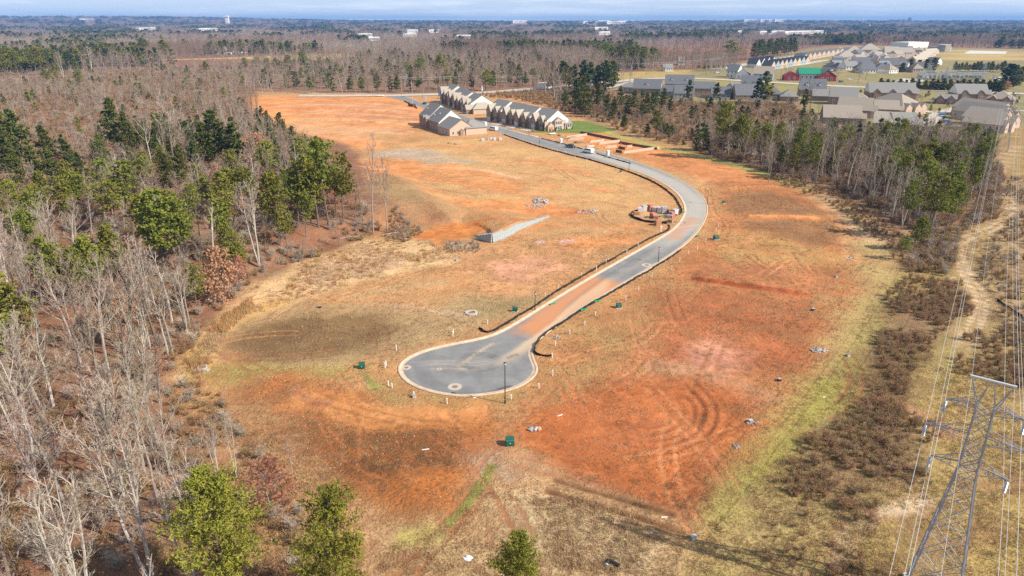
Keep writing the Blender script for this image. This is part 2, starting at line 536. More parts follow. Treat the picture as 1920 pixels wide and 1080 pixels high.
# the middle field west of the road
area([(760, 270), (900, 258), (1040, 285), (1150, 316), (1230, 352), (1270, 388), (1240, 410), (1120, 400), (1020, 396), (880, 372), (760, 335)], (.62, .325, .14), (.56, .335, .14), .56, 6)
area([(680, 300), (800, 292), (900, 318), (990, 345), (960, 360), (860, 345), (740, 335), (690, 345)], ORANGE, STRAW, .22, 4, breakup=.5)
area([(700, 282), (800, 278), (850, 292), (780, 300), (700, 296)], GREYD, GREYD, .6, 4, .8)
area([(780, 296), (880, 297), (900, 304), (800, 308)], GREYD, GREYD, .6, 3, .7)
area([(860, 378), (1000, 372), (1090, 398), (1080, 408), (1000, 404), (900, 394), (820, 388)], ORANGE, STRAW, .15, 3, breakup=.3)
area([(960, 385), (1080, 392), (1110, 402), (1050, 406), (980, 400)], (.52, .20, .075), STRAW, .1, 2)
stroke([(680, 345), (760, 362), (850, 376), (960, 384), (1080, 398)], 5, ORANGE, STRAW, .1, 2, .9)
stroke([(900, 338), (960, 345), (1010, 340), (1030, 332)], 3, (.5, .25, .1), DRY, .3, 1, .7)
stroke([(820, 314), (880, 316), (930, 324), (985, 338)], 3, PALE, STRAW, .3, 1, .7)
area([(700, 340), (780, 360), (860, 390), (850, 420), (760, 400), (690, 380)], (.44, .25, .12), (.38, .24, .11), .6, 5)
for q in ([(640, 318), (720, 312), (800, 318), (870, 312)], [(700, 330), (790, 330), (880, 345)], [(860, 350), (960, 360), (1050, 372)], [(1010, 352), (1090, 348), (1150, 362)], [(960, 300), (1040, 308), (1110, 330)], [(900, 412), (1000, 425), (1090, 420), (1190, 425)], [(760, 270), (860, 275), (950, 270)]):
    stroke(q, 5, (.56, .22, .08), DRY, .18, 2.4, .7, .45)
for q in ([(720, 348), (800, 352), (900, 368)], [(930, 318), (1010, 330), (1080, 345)], [(1040, 385), (1120, 378), (1180, 392)], [(830, 335), (900, 330), (960, 338)], [(1060, 320), (1140, 340), (1210, 365)]):
    stroke(q, 1.6, (.36, .19, .09), DRY, .45, .7, .65, .4)
# red banks beside the retaining wall
area([(770, 442), (830, 420), (900, 415), (906, 434), (880, 442), (850, 462), (800, 466)], (.52, .19, .055), DRY, .08, 1.5)
area([(700, 405), (800, 398), (850, 412), (800, 430), (700, 440)], (.40, .18, .085), (.34, .20, .1), .5, 4)
area([(840, 448), (900, 452), (930, 462), (900, 480), (840, 472)], (.34, .2, .1), GREYD, .6, 3)
# straw slope below the wood
area([(345, 700), (395, 615), (470, 545), (560, 495), (690, 452), (800, 450), (870, 478), (860, 500), (760, 505), (660, 535), (560, 570), (450, 600), (410, 665), (370, 712)], (.60, .36, .195), (.66, .43, .215), .72, 3)
stroke([(360, 695), (400, 630), (460, 590), (540, 560)], 6, (.46, .25, .1), (.58, .34, .12), .8, 2.5, .95)
area([(560, 500), (700, 470), (760, 480), (680, 520), (580, 550)], (.46, .27, .17), (.50, .33, .21), .6, 4, .7)
# basin
area([(410, 655), (450, 608), (540, 575), (640, 570), (780, 590), (860, 560), (930, 590), (890, 632), (820, 645), (740, 668), (640, 690), (480, 700)], (.42, .265, .135), (.42, .28, .135), .6, 4)
area([(420, 650), (470, 612), (560, 588), (690, 592), (745, 615), (700, 650), (560, 672), (450, 685)], UMBER, DARKG, .65, 4, .95)
stroke([(590, 600), (700, 572), (820, 585), (900, 600)], 2.5, GREYD, STRAW, .4, 1.2, .6)
stroke([(640, 560), (740, 540), (850, 528)], 4, (.50, .36, .2), STRAW, .5, 2, .6)
area([(380, 690), (470, 685), (590, 690), (700, 668), (720, 690), (640, 705), (520, 715), (420, 735)], (.36, .22, .075), (.31, .255, .07), .7, 3, .8)
# lots between the basin and the road
area([(850, 470), (960, 458), (1080, 470), (1170, 470), (1100, 505), (1010, 545), (900, 545), (840, 510)], (.50, .255, .115), STRAW, .35, 5, breakup=.3)
area([(930, 490), (1020, 480), (1060, 500), (1000, 530), (930, 520)], PINK, STRAW, .2, 4, .8, .3)
area([(1000, 455), (1100, 440), (1200, 432), (1190, 452), (1080, 470)], ORANGE, STRAW, .3, 4, breakup=.4)
area([(1040, 450), (1065, 446), (1078, 452), (1050, 458)], (.58, .36, .3), STRAW, .05, 1, .9)
area([(995, 452), (1012, 450), (1016, 455), (998, 457)], (.56, .36, .33), STRAW, .05, .7, .9)
area([(880, 560), (990, 545), (1010, 560), (940, 600), (880, 605)], (.38, .24, .12), (.36, .26, .12), .6, 4)
# lots east of the road
area([(1335, 325), (1440, 325), (1560, 385), (1625, 440), (1650, 520), (1600, 620), (1520, 720), (1430, 790), (1290, 810), (1060, 770), (1020, 720), (1030, 670), (1110, 605), (1220, 530), (1310, 455), (1340, 400)], (.48, .185, .072), (.42, .225, .092), .45, 4)
area([(1150, 262), (1240, 272), (1440, 330), (1420, 345), (1340, 345), (1260, 318), (1160, 288)], (.52, .21, .08), DRY, .2, 4)
area([(1060, 240), (1180, 258), (1250, 285), (1180, 290), (1075, 265)], (.56, .23, .08), DRY, .08, 3)
for poly in ([(1360, 362), (1460, 360), (1555, 402), (1380, 402)], [(1395, 415), (1560, 416), (1600, 450), (1520, 462), (1400, 450)]):
    area(poly, (.34, .15, .065), (.25, .14, .07), .6, 3, .9, .3)
for p in ([(1390, 406), (1450, 407), (1540, 410)], [(1365, 356), (1420, 352), (1465, 352)]):
    stroke(p, 2.2, ORANGE, DRY, .05, .9, .95)
area([(1345, 430), (1440, 435), (1560, 470), (1620, 480), (1600, 500), (1450, 500), (1350, 485)], (.54, .255, .095), (.46, .29, .11), .5, 4)
area([(1300, 500), (1400, 490), (1560, 510), (1560, 550), (1470, 545), (1300, 520)], (.47, .18, .075), (.38, .20, .085), .4, 4)
stroke([(1290, 521), (1380, 536), (1470, 549), (1530, 558)], 1.9, (.30, .075, .028), DRY, .0, .5, 1.0, groove=0.12)  # red cut face, the bank's shade painted in as a darker tone
area([(1225, 545), (1330, 540), (1530, 570), (1555, 610), (1500, 690), (1330, 690), (1180, 690), (1150, 640)], (.43, .14, .055), (.34, .155, .068), .45, 5)
area([(1290, 640), (1350, 632), (1395, 655), (1400, 690), (1330, 705), (1270, 690)], PINK, DRY, .05, 4, .8)
area([(1090, 600), (1200, 560), (1240, 600), (1170, 690), (1060, 720), (1030, 690)], (.44, .20, .082), (.39, .235, .095), .5, 5)
stroke([(1200, 680), (1300, 700), (1400, 735), (1450, 760)], 5, (.48, .27, .16), STRAW, .5, 2, .75)
# large red front lot
area([(1000, 760), (1120, 722), (1290, 706), (1420, 745), (1440, 790), (1350, 930), (1290, 985), (1180, 950), (1060, 895), (965, 835)], (.42, .13, .042), (.30, .14, .058), .34, 4)
area([(1080, 780), (1200, 760), (1290, 775), (1260, 830), (1120, 830)], (.48, .155, .055), (.36, .16, .07), .18, 6)
area([(1100, 905), (1200, 930), (1290, 920), (1330, 880), (1340, 930), (1290, 990), (1180, 958)], (.36, .125, .055), (.24, .13, .075), .55, 4, .85, .3)
area([(990, 880), (1100, 900), (1200, 940), (1130, 950), (1010, 930)], (.35, .14, .06), (.25, .13, .065), .6, 4, .8, .3)
# front-left brown lot
area([(430, 740), (540, 705), (700, 735), (800, 760), (930, 770), (955, 835), (900, 900), (840, 960), (720, 990), (600, 930), (500, 860)], (.46, .158, .044), (.28, .12, .045), .40, 4)
area([(500, 790), (600, 775), (760, 800), (880, 810), (860, 880), (760, 900), (640, 920), (540, 870)], (.30, .118, .042), (.14, .07, .034), .55, 5, .9, .35)
stroke([(540, 740), (680, 775), (800, 775), (930, 765)], 7, (.55, .24, .085), DRY, .15, 3, .8)
stroke([(540, 718), (575, 748), (625, 760)], 2.4, (.36, .15, .085), DRY, .1, .9, .6)
area([(700, 680), (745, 700), (760, 735), (860, 752), (1010, 740), (1050, 735), (960, 762), (850, 768), (740, 755), (690, 710)], (.45, .23, .095), (.39, .275, .105), .6, 3, .9)
area([(870, 860), (955, 835), (1000, 900), (960, 920), (900, 900)], (.46, .27, .165), (.46, .31, .2), .6, 4, .9)
# foreground rough grass
area([(560, 960), (720, 1000), (850, 985), (900, 920), (1010, 930), (1160, 950), (1290, 1000), (1250, 1130), (560, 1130)], (.34, .17, .08), (.42, .28, .14), .6, 4)
area([(1000, 940), (1100, 930), (1190, 970), (1230, 1020), (1180, 1080), (1040, 1060), (1010, 1000)], (.5, .33, .19), (.60, .45, .26), .75, 5, .9)
area([(430, 735), (500, 760), (560, 830), (640, 930), (700, 1000), (640, 1130), (500, 1130), (420, 900)], (.38, .185, .085), (.44, .25, .12), .6, 5)
# green drainage strips
stroke([(930, 868), (905, 905), (870, 952), (830, 992)], 1.5, (.34, .22, .08), (.23, .215, .055), .7, .5, 1)
stroke([(830, 992), (790, 1008), (735, 1012)], 3.0, (.40, .30, .11), (.42, .34, .10), .75, 1.4, .8)
stroke([(683, 698), (697, 718), (712, 730)], 1.4, (.36, .25, .09), (.27, .25, .07), .7, .5, 1)
stroke([(960, 850), (1040, 895), (1120, 928), (1200, 955), (1290, 985)], 3.5, (.46, .27, .15), STRAW, .55, 1.5, .8)
ruts([(1020, 905), (1110, 932), (1200, 958), (1290, 985)], 2.4, .9, (.16, .075, .03), .9, .16)
# margin along the eastern edge of the site
stroke([(1075, 232), (1150, 253), (1230, 275), (1300, 290), (1430, 325), (1530, 362)], 6, (.45, .34, .13), (.36, .33, .085), .75, 2, .95)
stroke([(1530, 362), (1590, 400), (1640, 450), (1690, 490)], 9, PALE, (.50, .35, .15), .55, 3, .8)
ruts([(1480, 345), (1540, 380), (1585, 430), (1600, 480), (1595, 510)], 2.6, 1.3, (.44, .23, .10), .9, .10)
area([(1070, 228), (1100, 226), (1160, 245), (1120, 250), (1040, 250), (980, 248), (1000, 246)], (.22, .2, .05), (.155, .20, .045), .85, 1.5)
# the olive grass strip and the rough ground under the power line
area([(1690, 470), (1790, 440), (1850, 340), (1880, 240), (2300, 240), (2500, 700), (2300, 1130), (1240, 1130), (1370, 950), (1500, 800), (1620, 660), (1660, 560)], (.32, .19, .09), (.36, .25, .09), .55, 5)
area([(1640, 530), (1700, 520), (1680, 600), (1640, 680), (1560, 770), (1470, 860), (1390, 950), (1330, 985), (1330, 945), (1430, 810), (1530, 720), (1600, 640)], (.34, .24, .075), (.30, .27, .06), .74, 4, .95)
area([(1590, 440), (1680, 470), (1690, 520), (1620, 640), (1560, 700), (1560, 640), (1610, 560)], (.48, .31, .14), (.45, .33, .13), .62, 4, .8)
area([(1400, 930), (1520, 900), (1600, 950), (1560, 1050), (1400, 1110), (1300, 1110), (1340, 990)], (.33, .22, .105), (.40, .29, .12), .62, 5, .85)
area([(1730, 600), (1790, 600), (1800, 690), (1760, 720), (1730, 680)], (.42, .32, .13), (.42, .34, .11), .72, 4, .9)
area([(1660, 560), (1800, 540), (1830, 600), (1740, 660), (1700, 720), (1690, 790), (1640, 790), (1620, 700)], (.23, .13, .075), (.26, .16, .09), .6, 4, .85)
area([(1500, 830), (1640, 760), (1760, 800), (1730, 930), (1600, 950), (1500, 920)], (.23, .14, .075), (.27, .17, .095), .6, 5, .85)
area([(1760, 690), (2000, 640), (2100, 1100), (1760, 1100)], (.35, .20, .09), (.40, .28, .10), .58, 6, .8)
area([(1860, 330), (2000, 330), (2050, 700), (1870, 620), (1820, 500)], (.32, .21, .12), (.40, .28, .15), .6, 5, .8)
TRK = [(1905, 270), (1880, 310), (1880, 350), (1895, 388), (1868, 425), (1810, 448), (1797, 470), (1810, 510), (1840, 560), (1828, 610), (1790, 680)]
stroke(TRK, 4.5, (.46, .30, .16), (.44, .32, .13), .45, 2, .8)
ruts(TRK, 2.0, .8, (.54, .40, .25), .85, .1)
stroke([(1560, 1075), (1590, 1000), (1640, 965), (1720, 945), (1760, 930)], 2.6, (.58, .42, .26), STRAW, .35, 1, .95)
stroke([(1640, 740), (1700, 770), (1760, 800), (1800, 830)], 4, (.48, .26, .14), DRY, .35, 1.5, .8)
# tyre marks turning on the lots
def ring(cx, cy, rx, ry, a0, a1, n=14):
    return [(cx + rx * math.cos(a0 + (a1 - a0) * k / n), cy + ry * math.sin(a0 + (a1 - a0) * k / n)) for k in range(n + 1)]
for rx, ry, a0, a1 in ((100, 58, -.9, 2.2), (120, 70, -.5, 2.6), (80, 46, -.7, 1.5), (142, 84, .2, 2.4), (60, 34, .3, 2.8)):
    ruts(ring(1212, 775, rx, ry, a0, a1), 1.8, .42, (.29, .09, .035), .7, .09)
ruts([(1290, 715), (1318, 745), (1330, 780), (1312, 822)], 1.9, .42, (.24, .08, .032), .75, .13)
ruts([(1060, 720), (1090, 770), (1170, 800), (1190, 850)], 2, .5, (.44, .15, .055), .7, .08)
ruts([(1190, 590), (1200, 630), (1215, 680), (1160, 720)], 2, .5, (.40, .19, .085), .7, .07)
ruts([(1255, 545), (1268, 590), (1280, 610)], 2, .45, (.33, .13, .06), .8, .08)
ruts([(1400, 475), (1440, 505), (1480, 520)], 2, .6, (.36, .15, .07), .8, .1)
ruts([(1490, 470), (1510, 500), (1525, 515)], 2, .6, (.34, .15, .07), .8, .1)
ruts([(1430, 520), (1470, 490), (1500, 485)], 2, .6, (.38, .16, .08), .7, .1)
ruts([(1040, 690), (1120, 660), (1200, 640), (1240, 600)], 2, .5, (.46, .2, .085), .6, .06)
ruts([(560, 730), (640, 760), (760, 790), (880, 800)], 2, .55, (.30, .13, .045), .7, .08)
ruts([(640, 690), (690, 750), (760, 790)], 2, .5, (.5, .24, .1), .6, .06)
ruts([(1325, 350), (1335, 400), (1360, 420), (1350, 450)], 2, .8, (.45, .2, .08), .7, .08)
ruts([(1120, 398), (1130, 415), (1180, 432), (1240, 430)], 2, .8, (.40, .25, .11), .8, .1)
ruts([(760, 560), (850, 590), (900, 600)], 2, .5, (.42, .3, .18), .5, .05)
ruts([(1160, 300), (1220, 322), (1250, 345)], 2, .9, (.42, .26, .12), .6, .06)
# many faint wheel marks wandering over the lots
_r = random.Random(77)
for k in range(90):
    px = _r.uniform(560, 1600); py = _r.uniform(430, 930) if k % 3 else _r.uniform(300, 460)
    if not inside(np.array([flat(px, py)]), np.array(flats(SITE)))[0]: continue
    x0, y0 = flat(px, py); a = _r.uniform(0, 6.28); L_ = [(x0, y0)]; bend = _r.uniform(-.22, .22)
    for q in range(6):
        a += bend + _r.uniform(-.06, .06); L_.append((L_[-1][0] + 4.5 * math.cos(a), L_[-1][1] + 4.5 * math.sin(a)))
    dark = _r.random() < .88
    P_ = np.array(L_)
    if seg_dist(P_, OUT, True)[0].min() < 3 or inside(P_, OUT).any(): continue
    T_ = np.gradient(P_, axis=0); T_ /= np.linalg.norm(T_, axis=1)[:, None]; N_ = np.stack([-T_[:, 1], T_[:, 0]], 1)
    for sg in (-1, 1):
        stroke(P_ + N_ * sg * 1.0, .5, s=(.33, .125, .055) if dark else (.50, .22, .095), d=.08, feather=.3, a=_r.uniform(.35, .75), groove=.05, world=True, warp=0.0)
# scattered freckles over the bare earth: patchy natural variation
N3 = fbm(gx / 2.6, gy / 2.6, 101, 3, .6)
N4 = fbm(wx / 16.0 + wy / 40.0, wy / 1.9, 111, 3, .6)      # grader passes run across the slope
N5 = fbm(gx / 1.3, gy / 1.3, 121, 2, .6)
var = (0.72 + 0.56 * N2) * (0.76 + 0.48 * N3) * (0.84 + 0.32 * N4) * (0.88 + .24 * N5)
dens = np.clip(dens + .45 * (N4 - .5), 0, 1)
soil *= var[:, None]
dens = np.clip(dens + 0.5 * (N1 - 0.5) + 0.25 * (N2 - 0.5), 0, 1)

def grid_mesh(name, X, Y, Z, nx, ny):
    me = bpy.data.meshes.new(name)
    n = nx * ny
    me.vertices.add(n)
    me.vertices.foreach_set('co', np.stack([X, Y, Z], 1).astype(np.float32).ravel())
    i = (np.arange(ny - 1)[:, None] * nx + np.arange(nx - 1)[None, :]).ravel()
    q = np.stack([i, i + 1, i + nx + 1, i + nx], 1).astype(np.int32)
    me.loops.add(q.size); me.loops.foreach_set('vertex_index', q.ravel())
    me.polygons.add(len(q))
    me.polygons.foreach_set('loop_start', np.arange(len(q), dtype=np.int32) * 4)
    me.polygons.foreach_set('use_smooth', np.ones(len(q), bool))
    me.update(calc_edges=True)
    return me
gme = grid_mesh('ground', gx, gy, gzv, NX, NY)
a1 = gme.color_attributes.new('soil', 'FLOAT_COLOR', 'POINT')
a1.data.foreach_set('color', np.concatenate([soil, np.ones((len(gx), 1))], 1).astype(np.float32).ravel())
a2 = gme.color_attributes.new('grass', 'FLOAT_COLOR', 'POINT')
a2.data.foreach_set('color', np.concatenate([grass, dens[:, None]], 1).astype(np.float32).ravel())

def earth_material():
    m = bpy.data.materials.new('earth'); m.use_nodes = True
    t = m.node_tree; N = t.nodes; L = t.links; b = N['Principled BSDF']
    b.inputs['Roughness'].default_value = 0.95; b.inputs['Specular IOR Level'].default_value = 0.1
    s = N.new('ShaderNodeVertexColor'); s.layer_name = 'soil'
    gr = N.new('ShaderNodeVertexColor'); gr.layer_name = 'grass'
    tc = N.new('ShaderNodeTexCoord')
    def noise(sc, det, rough=0.6, stretch=None):
        n = N.new('ShaderNodeTexNoise'); n.inputs['Scale'].default_value = sc; n.inputs['Detail'].default_value = det; n.inputs['Roughness'].default_value = rough
        if stretch:
            mp = N.new('ShaderNodeMapping'); mp.inputs['Scale'].default_value = stretch
            L.new(tc.outputs['Object'], mp.inputs['Vector']); L.new(mp.outputs['Vector'], n.inputs['Vector'])
        else: L.new(tc.outputs['Object'], n.inputs['Vector'])
        return n
    tuft = noise(1.9, 5, 0.68)
    grain = noise(0.55, 6, 0.72)
    big = noise(0.11, 4, 0.6)
    # density threshold -> straw tufts over soil
    one = N.new('ShaderNodeMath'); one.operation = 'SUBTRACT'; one.inputs[0].default_value = 1.0
    L.new(gr.outputs['Alpha'], one.inputs[1])
    mm = N.new('ShaderNodeMapRange'); mm.inputs['To Min'].default_value = 0.30; mm.inputs['To Max'].default_value = 0.72
    L.new(one.outputs[0], mm.inputs['Value'])
    sub = N.new('ShaderNodeMath'); sub.operation = 'SUBTRACT'
    mixn = N.new('ShaderNodeMix'); mixn.inputs[0].default_value = 0.45
    L.new(tuft.outputs['Fac'], mixn.inputs[2]); L.new(grain.outputs['Fac'], mixn.inputs[3])
    L.new(mixn.outputs[0], sub.inputs[0]); L.new(mm.outputs['Result'], sub.inputs[1])
    thr = N.new('ShaderNodeMapRange'); thr.inputs['From Min'].default_value = -0.07; thr.inputs['From Max'].default_value = 0.07
    L.new(sub.outputs[0], thr.inputs['Value'])
    # soil with clods
    sv = N.new('ShaderNodeMapRange'); sv.inputs['From Min'].default_value = 0.3; sv.inputs['From Max'].default_value = 0.7
    sv.inputs['To Min'].default_value = 0.72; sv.inputs['To Max'].default_value = 1.25
    L.new(grain.outputs['Fac'], sv.inputs['Value'])
    hs = N.new('ShaderNodeHueSaturation'); L.new(s.outputs['Color'], hs.inputs['Color']); L.new(sv.outputs['Result'], hs.inputs['Value'])
    # grass with lighter and darker blades
    gv = N.new('ShaderNodeMapRange'); gv.inputs['From Min'].default_value = 0.32; gv.inputs['From Max'].default_value = 0.68
    gv.inputs['To Min'].default_value = 0.55; gv.inputs['To Max'].default_value = 1.35
    fine = noise(4.5, 3, 0.7)
    L.new(fine.outputs['Fac'], gv.inputs['Value'])
    hg = N.new('ShaderNodeHueSaturation'); L.new(gr.outputs['Color'], hg.inputs['Color']); L.new(gv.outputs['Result'], hg.inputs['Value'])
    mx = N.new('ShaderNodeMix'); mx.data_type = 'RGBA'
    L.new(thr.outputs['Result'], mx.inputs[0]); L.new(hs.outputs['Color'], mx.inputs[6]); L.new(hg.outputs['Color'], mx.inputs[7])
    bv = N.new('ShaderNodeMapRange'); bv.inputs['From Min'].default_value = 0.3; bv.inputs['From Max'].default_value = 0.7
    bv.inputs['To Min'].default_value = 0.86; bv.inputs['To Max'].default_value = 1.14
    L.new(big.outputs['Fac'], bv.inputs['Value'])
    hb = N.new('ShaderNodeHueSaturation'); L.new(mx.outputs[2], hb.inputs['Color']); L.new(bv.outputs['Result'], hb.inputs['Value'])
    L.new(hb.outputs['Color'], b.inputs['Base Color'])
    bp = N.new('ShaderNodeBump'); bp.inputs['Strength'].default_value = 0.75; bp.inputs['Distance'].default_value = 0.16
    ad = N.new('ShaderNodeMath'); ad.operation = 'ADD'
    L.new(mixn.outputs[0], ad.inputs[0]); L.new(thr.outputs['Result'], ad.inputs[1])
    L.new(ad.outputs[0], bp.inputs['Height']); L.new(bp.outputs['Normal'], b.inputs['Normal'])
    return m
gme.materials.append(earth_material())
ground = link(bpy.data.objects.new('ground', gme)); ground['kind'] = 'structure'
GZ2 = gzv.reshape(NY, NX)
def height(x, y):
    """from here on: read off the finished ground sheet"""
    x = np.atleast_1d(np.asarray(x, float)); y = np.atleast_1d(np.asarray(y, float))
    i = np.clip(np.searchsorted(xs, x) - 1, 0, NX - 2); j = np.clip(np.searchsorted(ys, y) - 1, 0, NY - 2)
    fx = np.clip((x - xs[i]) / (xs[i + 1] - xs[i]), 0, 1); fy = np.clip((y - ys[j]) / (ys[j + 1] - ys[j]), 0, 1)
    return (GZ2[j, i] * (1 - fx) + GZ2[j, i + 1] * fx) * (1 - fy) + (GZ2[j + 1, i] * (1 - fx) + GZ2[j + 1, i + 1] * fx) * fy

# ================================================================== THE ROAD
def normals_of(P, closed=False):
    T = np.roll(P, -1, 0) - np.roll(P, 1, 0)
    if not closed: T[0] = P[1] - P[0]; T[-1] = P[-1] - P[-2]
    T /= np.linalg.norm(T, axis=1)[:, None] + 1e-9
    return np.stack([-T[:, 1], T[:, 0]], 1)
def resample(P, step):
    d = np.concatenate([[0], np.cumsum(np.linalg.norm(np.diff(P, axis=0), axis=1))])
    n = max(2, int(d[-1] / step))
    t = np.linspace(0, d[-1], n)
    return np.stack([np.interp(t, d, P[:, 0]), np.interp(t, d, P[:, 1])], 1)
OUTR = resample(OUT, 1.2)
ONRM = normals_of(OUTR)
_test = OUTR[len(OUTR) // 3] + ONRM[len(OUTR) // 3]
if not inside(_test[None, :], OUT)[0]: ONRM = -ONRM
INN = OUTR + ONRM * 0.85
ASPH = OUTR + ONRM * 0.80

def asphalt_material(dusty=True, col=(.225, .222, .218), name='asphalt'):
    m = bpy.data.materials.new(name); m.use_nodes = True
    t = m.node_tree; N = t.nodes; L = t.links; b = N['Principled BSDF']
    b.inputs['Roughness'].default_value = 0.9; b.inputs['Specular IOR Level'].default_value = 0.2
    tc = N.new('ShaderNodeTexCoord')
    n1 = N.new('ShaderNodeTexNoise'); n1.inputs['Scale'].default_value = 0.25; n1.inputs['Detail'].default_value = 8; n1.inputs['Roughness'].default_value = 0.7
    n2 = N.new('ShaderNodeTexNoise'); n2.inputs['Scale'].default_value = 6; n2.inputs['Detail'].default_value = 3
    L.new(tc.outputs['Object'], n1.inputs['Vector']); L.new(tc.outputs['Object'], n2.inputs['Vector'])
    r = N.new('ShaderNodeValToRGB')
    r.color_ramp.elements[0].position = 0.32; r.color_ramp.elements[0].color = (col[0] * .74, col[1] * .74, col[2] * .76, 1)
    r.color_ramp.elements[1].position = 0.7; r.color_ramp.elements[1].color = (col[0] * 1.2, col[1] * 1.18, col[2] * 1.14, 1)
    L.new(n1.outputs['Fac'], r.inputs['Fac'])
    last = r.outputs['Color']
    if dusty:
        d = N.new('ShaderNodeVertexColor'); d.layer_name = 'dust'
        mu = N.new('ShaderNodeMapRange'); mu.inputs['From Min'].default_value = 0.3; mu.inputs['From Max'].default_value = 0.7; mu.inputs['To Min'].default_value = 0.75; mu.inputs['To Max'].default_value = 1.15
        L.new(n2.outputs['Fac'], mu.inputs['Value'])
        m2 = N.new('ShaderNodeMath'); m2.operation = 'MULTIPLY'; m2.use_clamp = True
        L.new(d.outputs['Alpha'], m2.inputs[0]); L.new(mu.outputs['Result'], m2.inputs[1])
        mx = N.new('ShaderNodeMix'); mx.data_type = 'RGBA'
        L.new(m2.outputs[0], mx.inputs[0]); L.new(last, mx.inputs[6]); L.new(d.outputs['Color'], mx.inputs[7])
        last = mx.outputs[2]
    L.new(last, b.inputs['Base Color'])
    return m

def build_road():
    B = [Vector(p) for p in ASPH]
    lo = OUT.min(0); hi = OUT.max(0)
    X, Y = np.meshgrid(np.arange(lo[0], hi[0], 0.55), np.arange(lo[1], hi[1], 0.55))
    # finer dust is only needed on the near part; thin the far grid
    P = np.stack([X.ravel(), Y.ravel()], 1)
    P = P[(P[:, 1] < 215) | ((np.round(P[:, 0] / .55).astype(int) % 4 == 0) & (np.round(P[:, 1] / .55).astype(int) % 4 == 0))]
    P = P[inside(P, ASPH)]
    dd, _ = seg_dist(P, ASPH, True)
    P = P[dd > 0.4]
    vin = B + [Vector(p) for p in P]
    n = len(B)
    edges = [(i, (i + 1) % n) for i in range(n)]
    V, E, F, *_ = delaunay_2d_cdt(vin, edges, [], 1, 1e-4)
    Q = np.array([(v.x, v.y) for v in V])
    me = bpy.data.meshes.new('road')
    me.from_pydata([(v.x, v.y, -0.045) for v in V], [], [tuple(f) for f in F])
    recalc(me)
    # tracked clay
    col = np.tile(np.array([.50, .24, .115]), (len(Q), 1)); al = np.zeros(len(Q))
    def dust(px, width, c, a, f=.5, warp=.4):
        L_ = cat(flats(px), 6)
        q = Q + warp * (np.stack([fbm(Q[:, 0] / 3, Q[:, 1] / 3, 5), fbm(Q[:, 0] / 3, Q[:, 1] / 3, 9)], 1) - .5)
        d, fr = seg_dist(q, L_)
        m = a * (1 - sstep(width / 2 - f, width / 2 + f, d)) * sstep(0, .15, fr) * sstep(0, .12, 1 - fr)
        nonlocal col, al
        k = (m / np.maximum(m + al * (1 - m), 1e-6))[:, None]
        col = col * (1 - k) + np.array(c) * k
        al = m + al * (1 - m)
    CLAYD = (.52, .235, .11); PALED = (.55, .40, .27); DARKD = (.07, .07, .075)
    dust([(990, 640), (1040, 600), (1100, 555), (1150, 520)], 9, (.56, .235, .095), .97, 1.8, 3)
    dust([(1000, 610), (1060, 572), (1120, 530)], 5, CLAYD, .8, 1.5, 2)
    dust([(1040, 600), (1130, 535), (1220, 480), (1290, 430)], 1.6, PALED, .2, .7, 1)
    dust([(1000, 640), (1040, 605), (1110, 555)], 3, (.50, .22, .11), .85, 1, 1)
    for k, off in enumerate((-22, -10, 0, 9, 18, 26)):
        dust([(940 + off, 690 - off * .3), (975 + off * .8, 655 - off * .3), (1020 + off * .5, 620 - off * .3), (1080, 575 - off * .4), (1150, 525 - off * .35)], .7, (.60, .42, .27), .5, .35)
    for k, off in enumerate((0, 6, 14)):
        dust([(770, 680 + off), (830, 676 + off), (900, 678 + off), (960, 660 + off * .6), (1000, 632)], .6, (.50, .40, .29), .38, .3)
    dust([(860, 690), (873, 676), (905, 655), (930, 640)], .6, (.6, .46, .3), .75, .3)
    dust([(860, 692), (875, 690)], .5, (.6, .46, .3), .7, .3)
    for rx, ry in ((34, 15), (40, 18), (28, 12)):
        dust([(900 + rx * math.cos(t * .45), 678 + ry * math.sin(t * .45)) for t in range(15)], .45, DARKD, .42, .25)
    for rx, ry in ((70, 34), (78, 38), (86, 43), (93, 47)):
        dust([(872 + rx * math.cos(1.2 + t * .2), 692 + ry * math.sin(1.2 + t * .2)) for t in range(12)], .7, (.15, .15, .155), .4, .3)
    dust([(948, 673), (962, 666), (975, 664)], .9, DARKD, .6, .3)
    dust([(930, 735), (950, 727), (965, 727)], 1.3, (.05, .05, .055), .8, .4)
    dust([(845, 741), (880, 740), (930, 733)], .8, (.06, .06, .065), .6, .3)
    dust([(1200, 478), (1255, 445), (1290, 418), (1305, 392), (1296, 370), (1255, 340), (1180, 310), (1080, 280)], 7.4, (.46, .415, .355), .78, 2.2, 2)
    dust([(1262, 452), (1268, 430), (1290, 418), (1300, 405)], 4.5, (.50, .26, .15), .75, 1.6, 3)
    dust([(1040, 596), (1080, 560), (1130, 522), (1180, 492), (1240, 455)], .8, (.11, .11, .115), .35, .4)
    dust([(1250, 430), (1330, 418)], .8, (.6, .45, .3), .4, .4)
    dust([(700, 180), (800, 205), (930, 243), (1100, 285), (1230, 330)], 2.0, (.36, .31, .26), .35, 1)
    ca = me.color_attributes.new('dust', 'FLOAT_COLOR', 'POINT')
    ca.data.foreach_set('color', np.concatenate([col, al[:, None]], 1).astype(np.float32).ravel())
    me.materials.append(asphalt_material())
    o = link(bpy.data.objects.new('road', me)); o['kind'] = 'structure'
build_road()

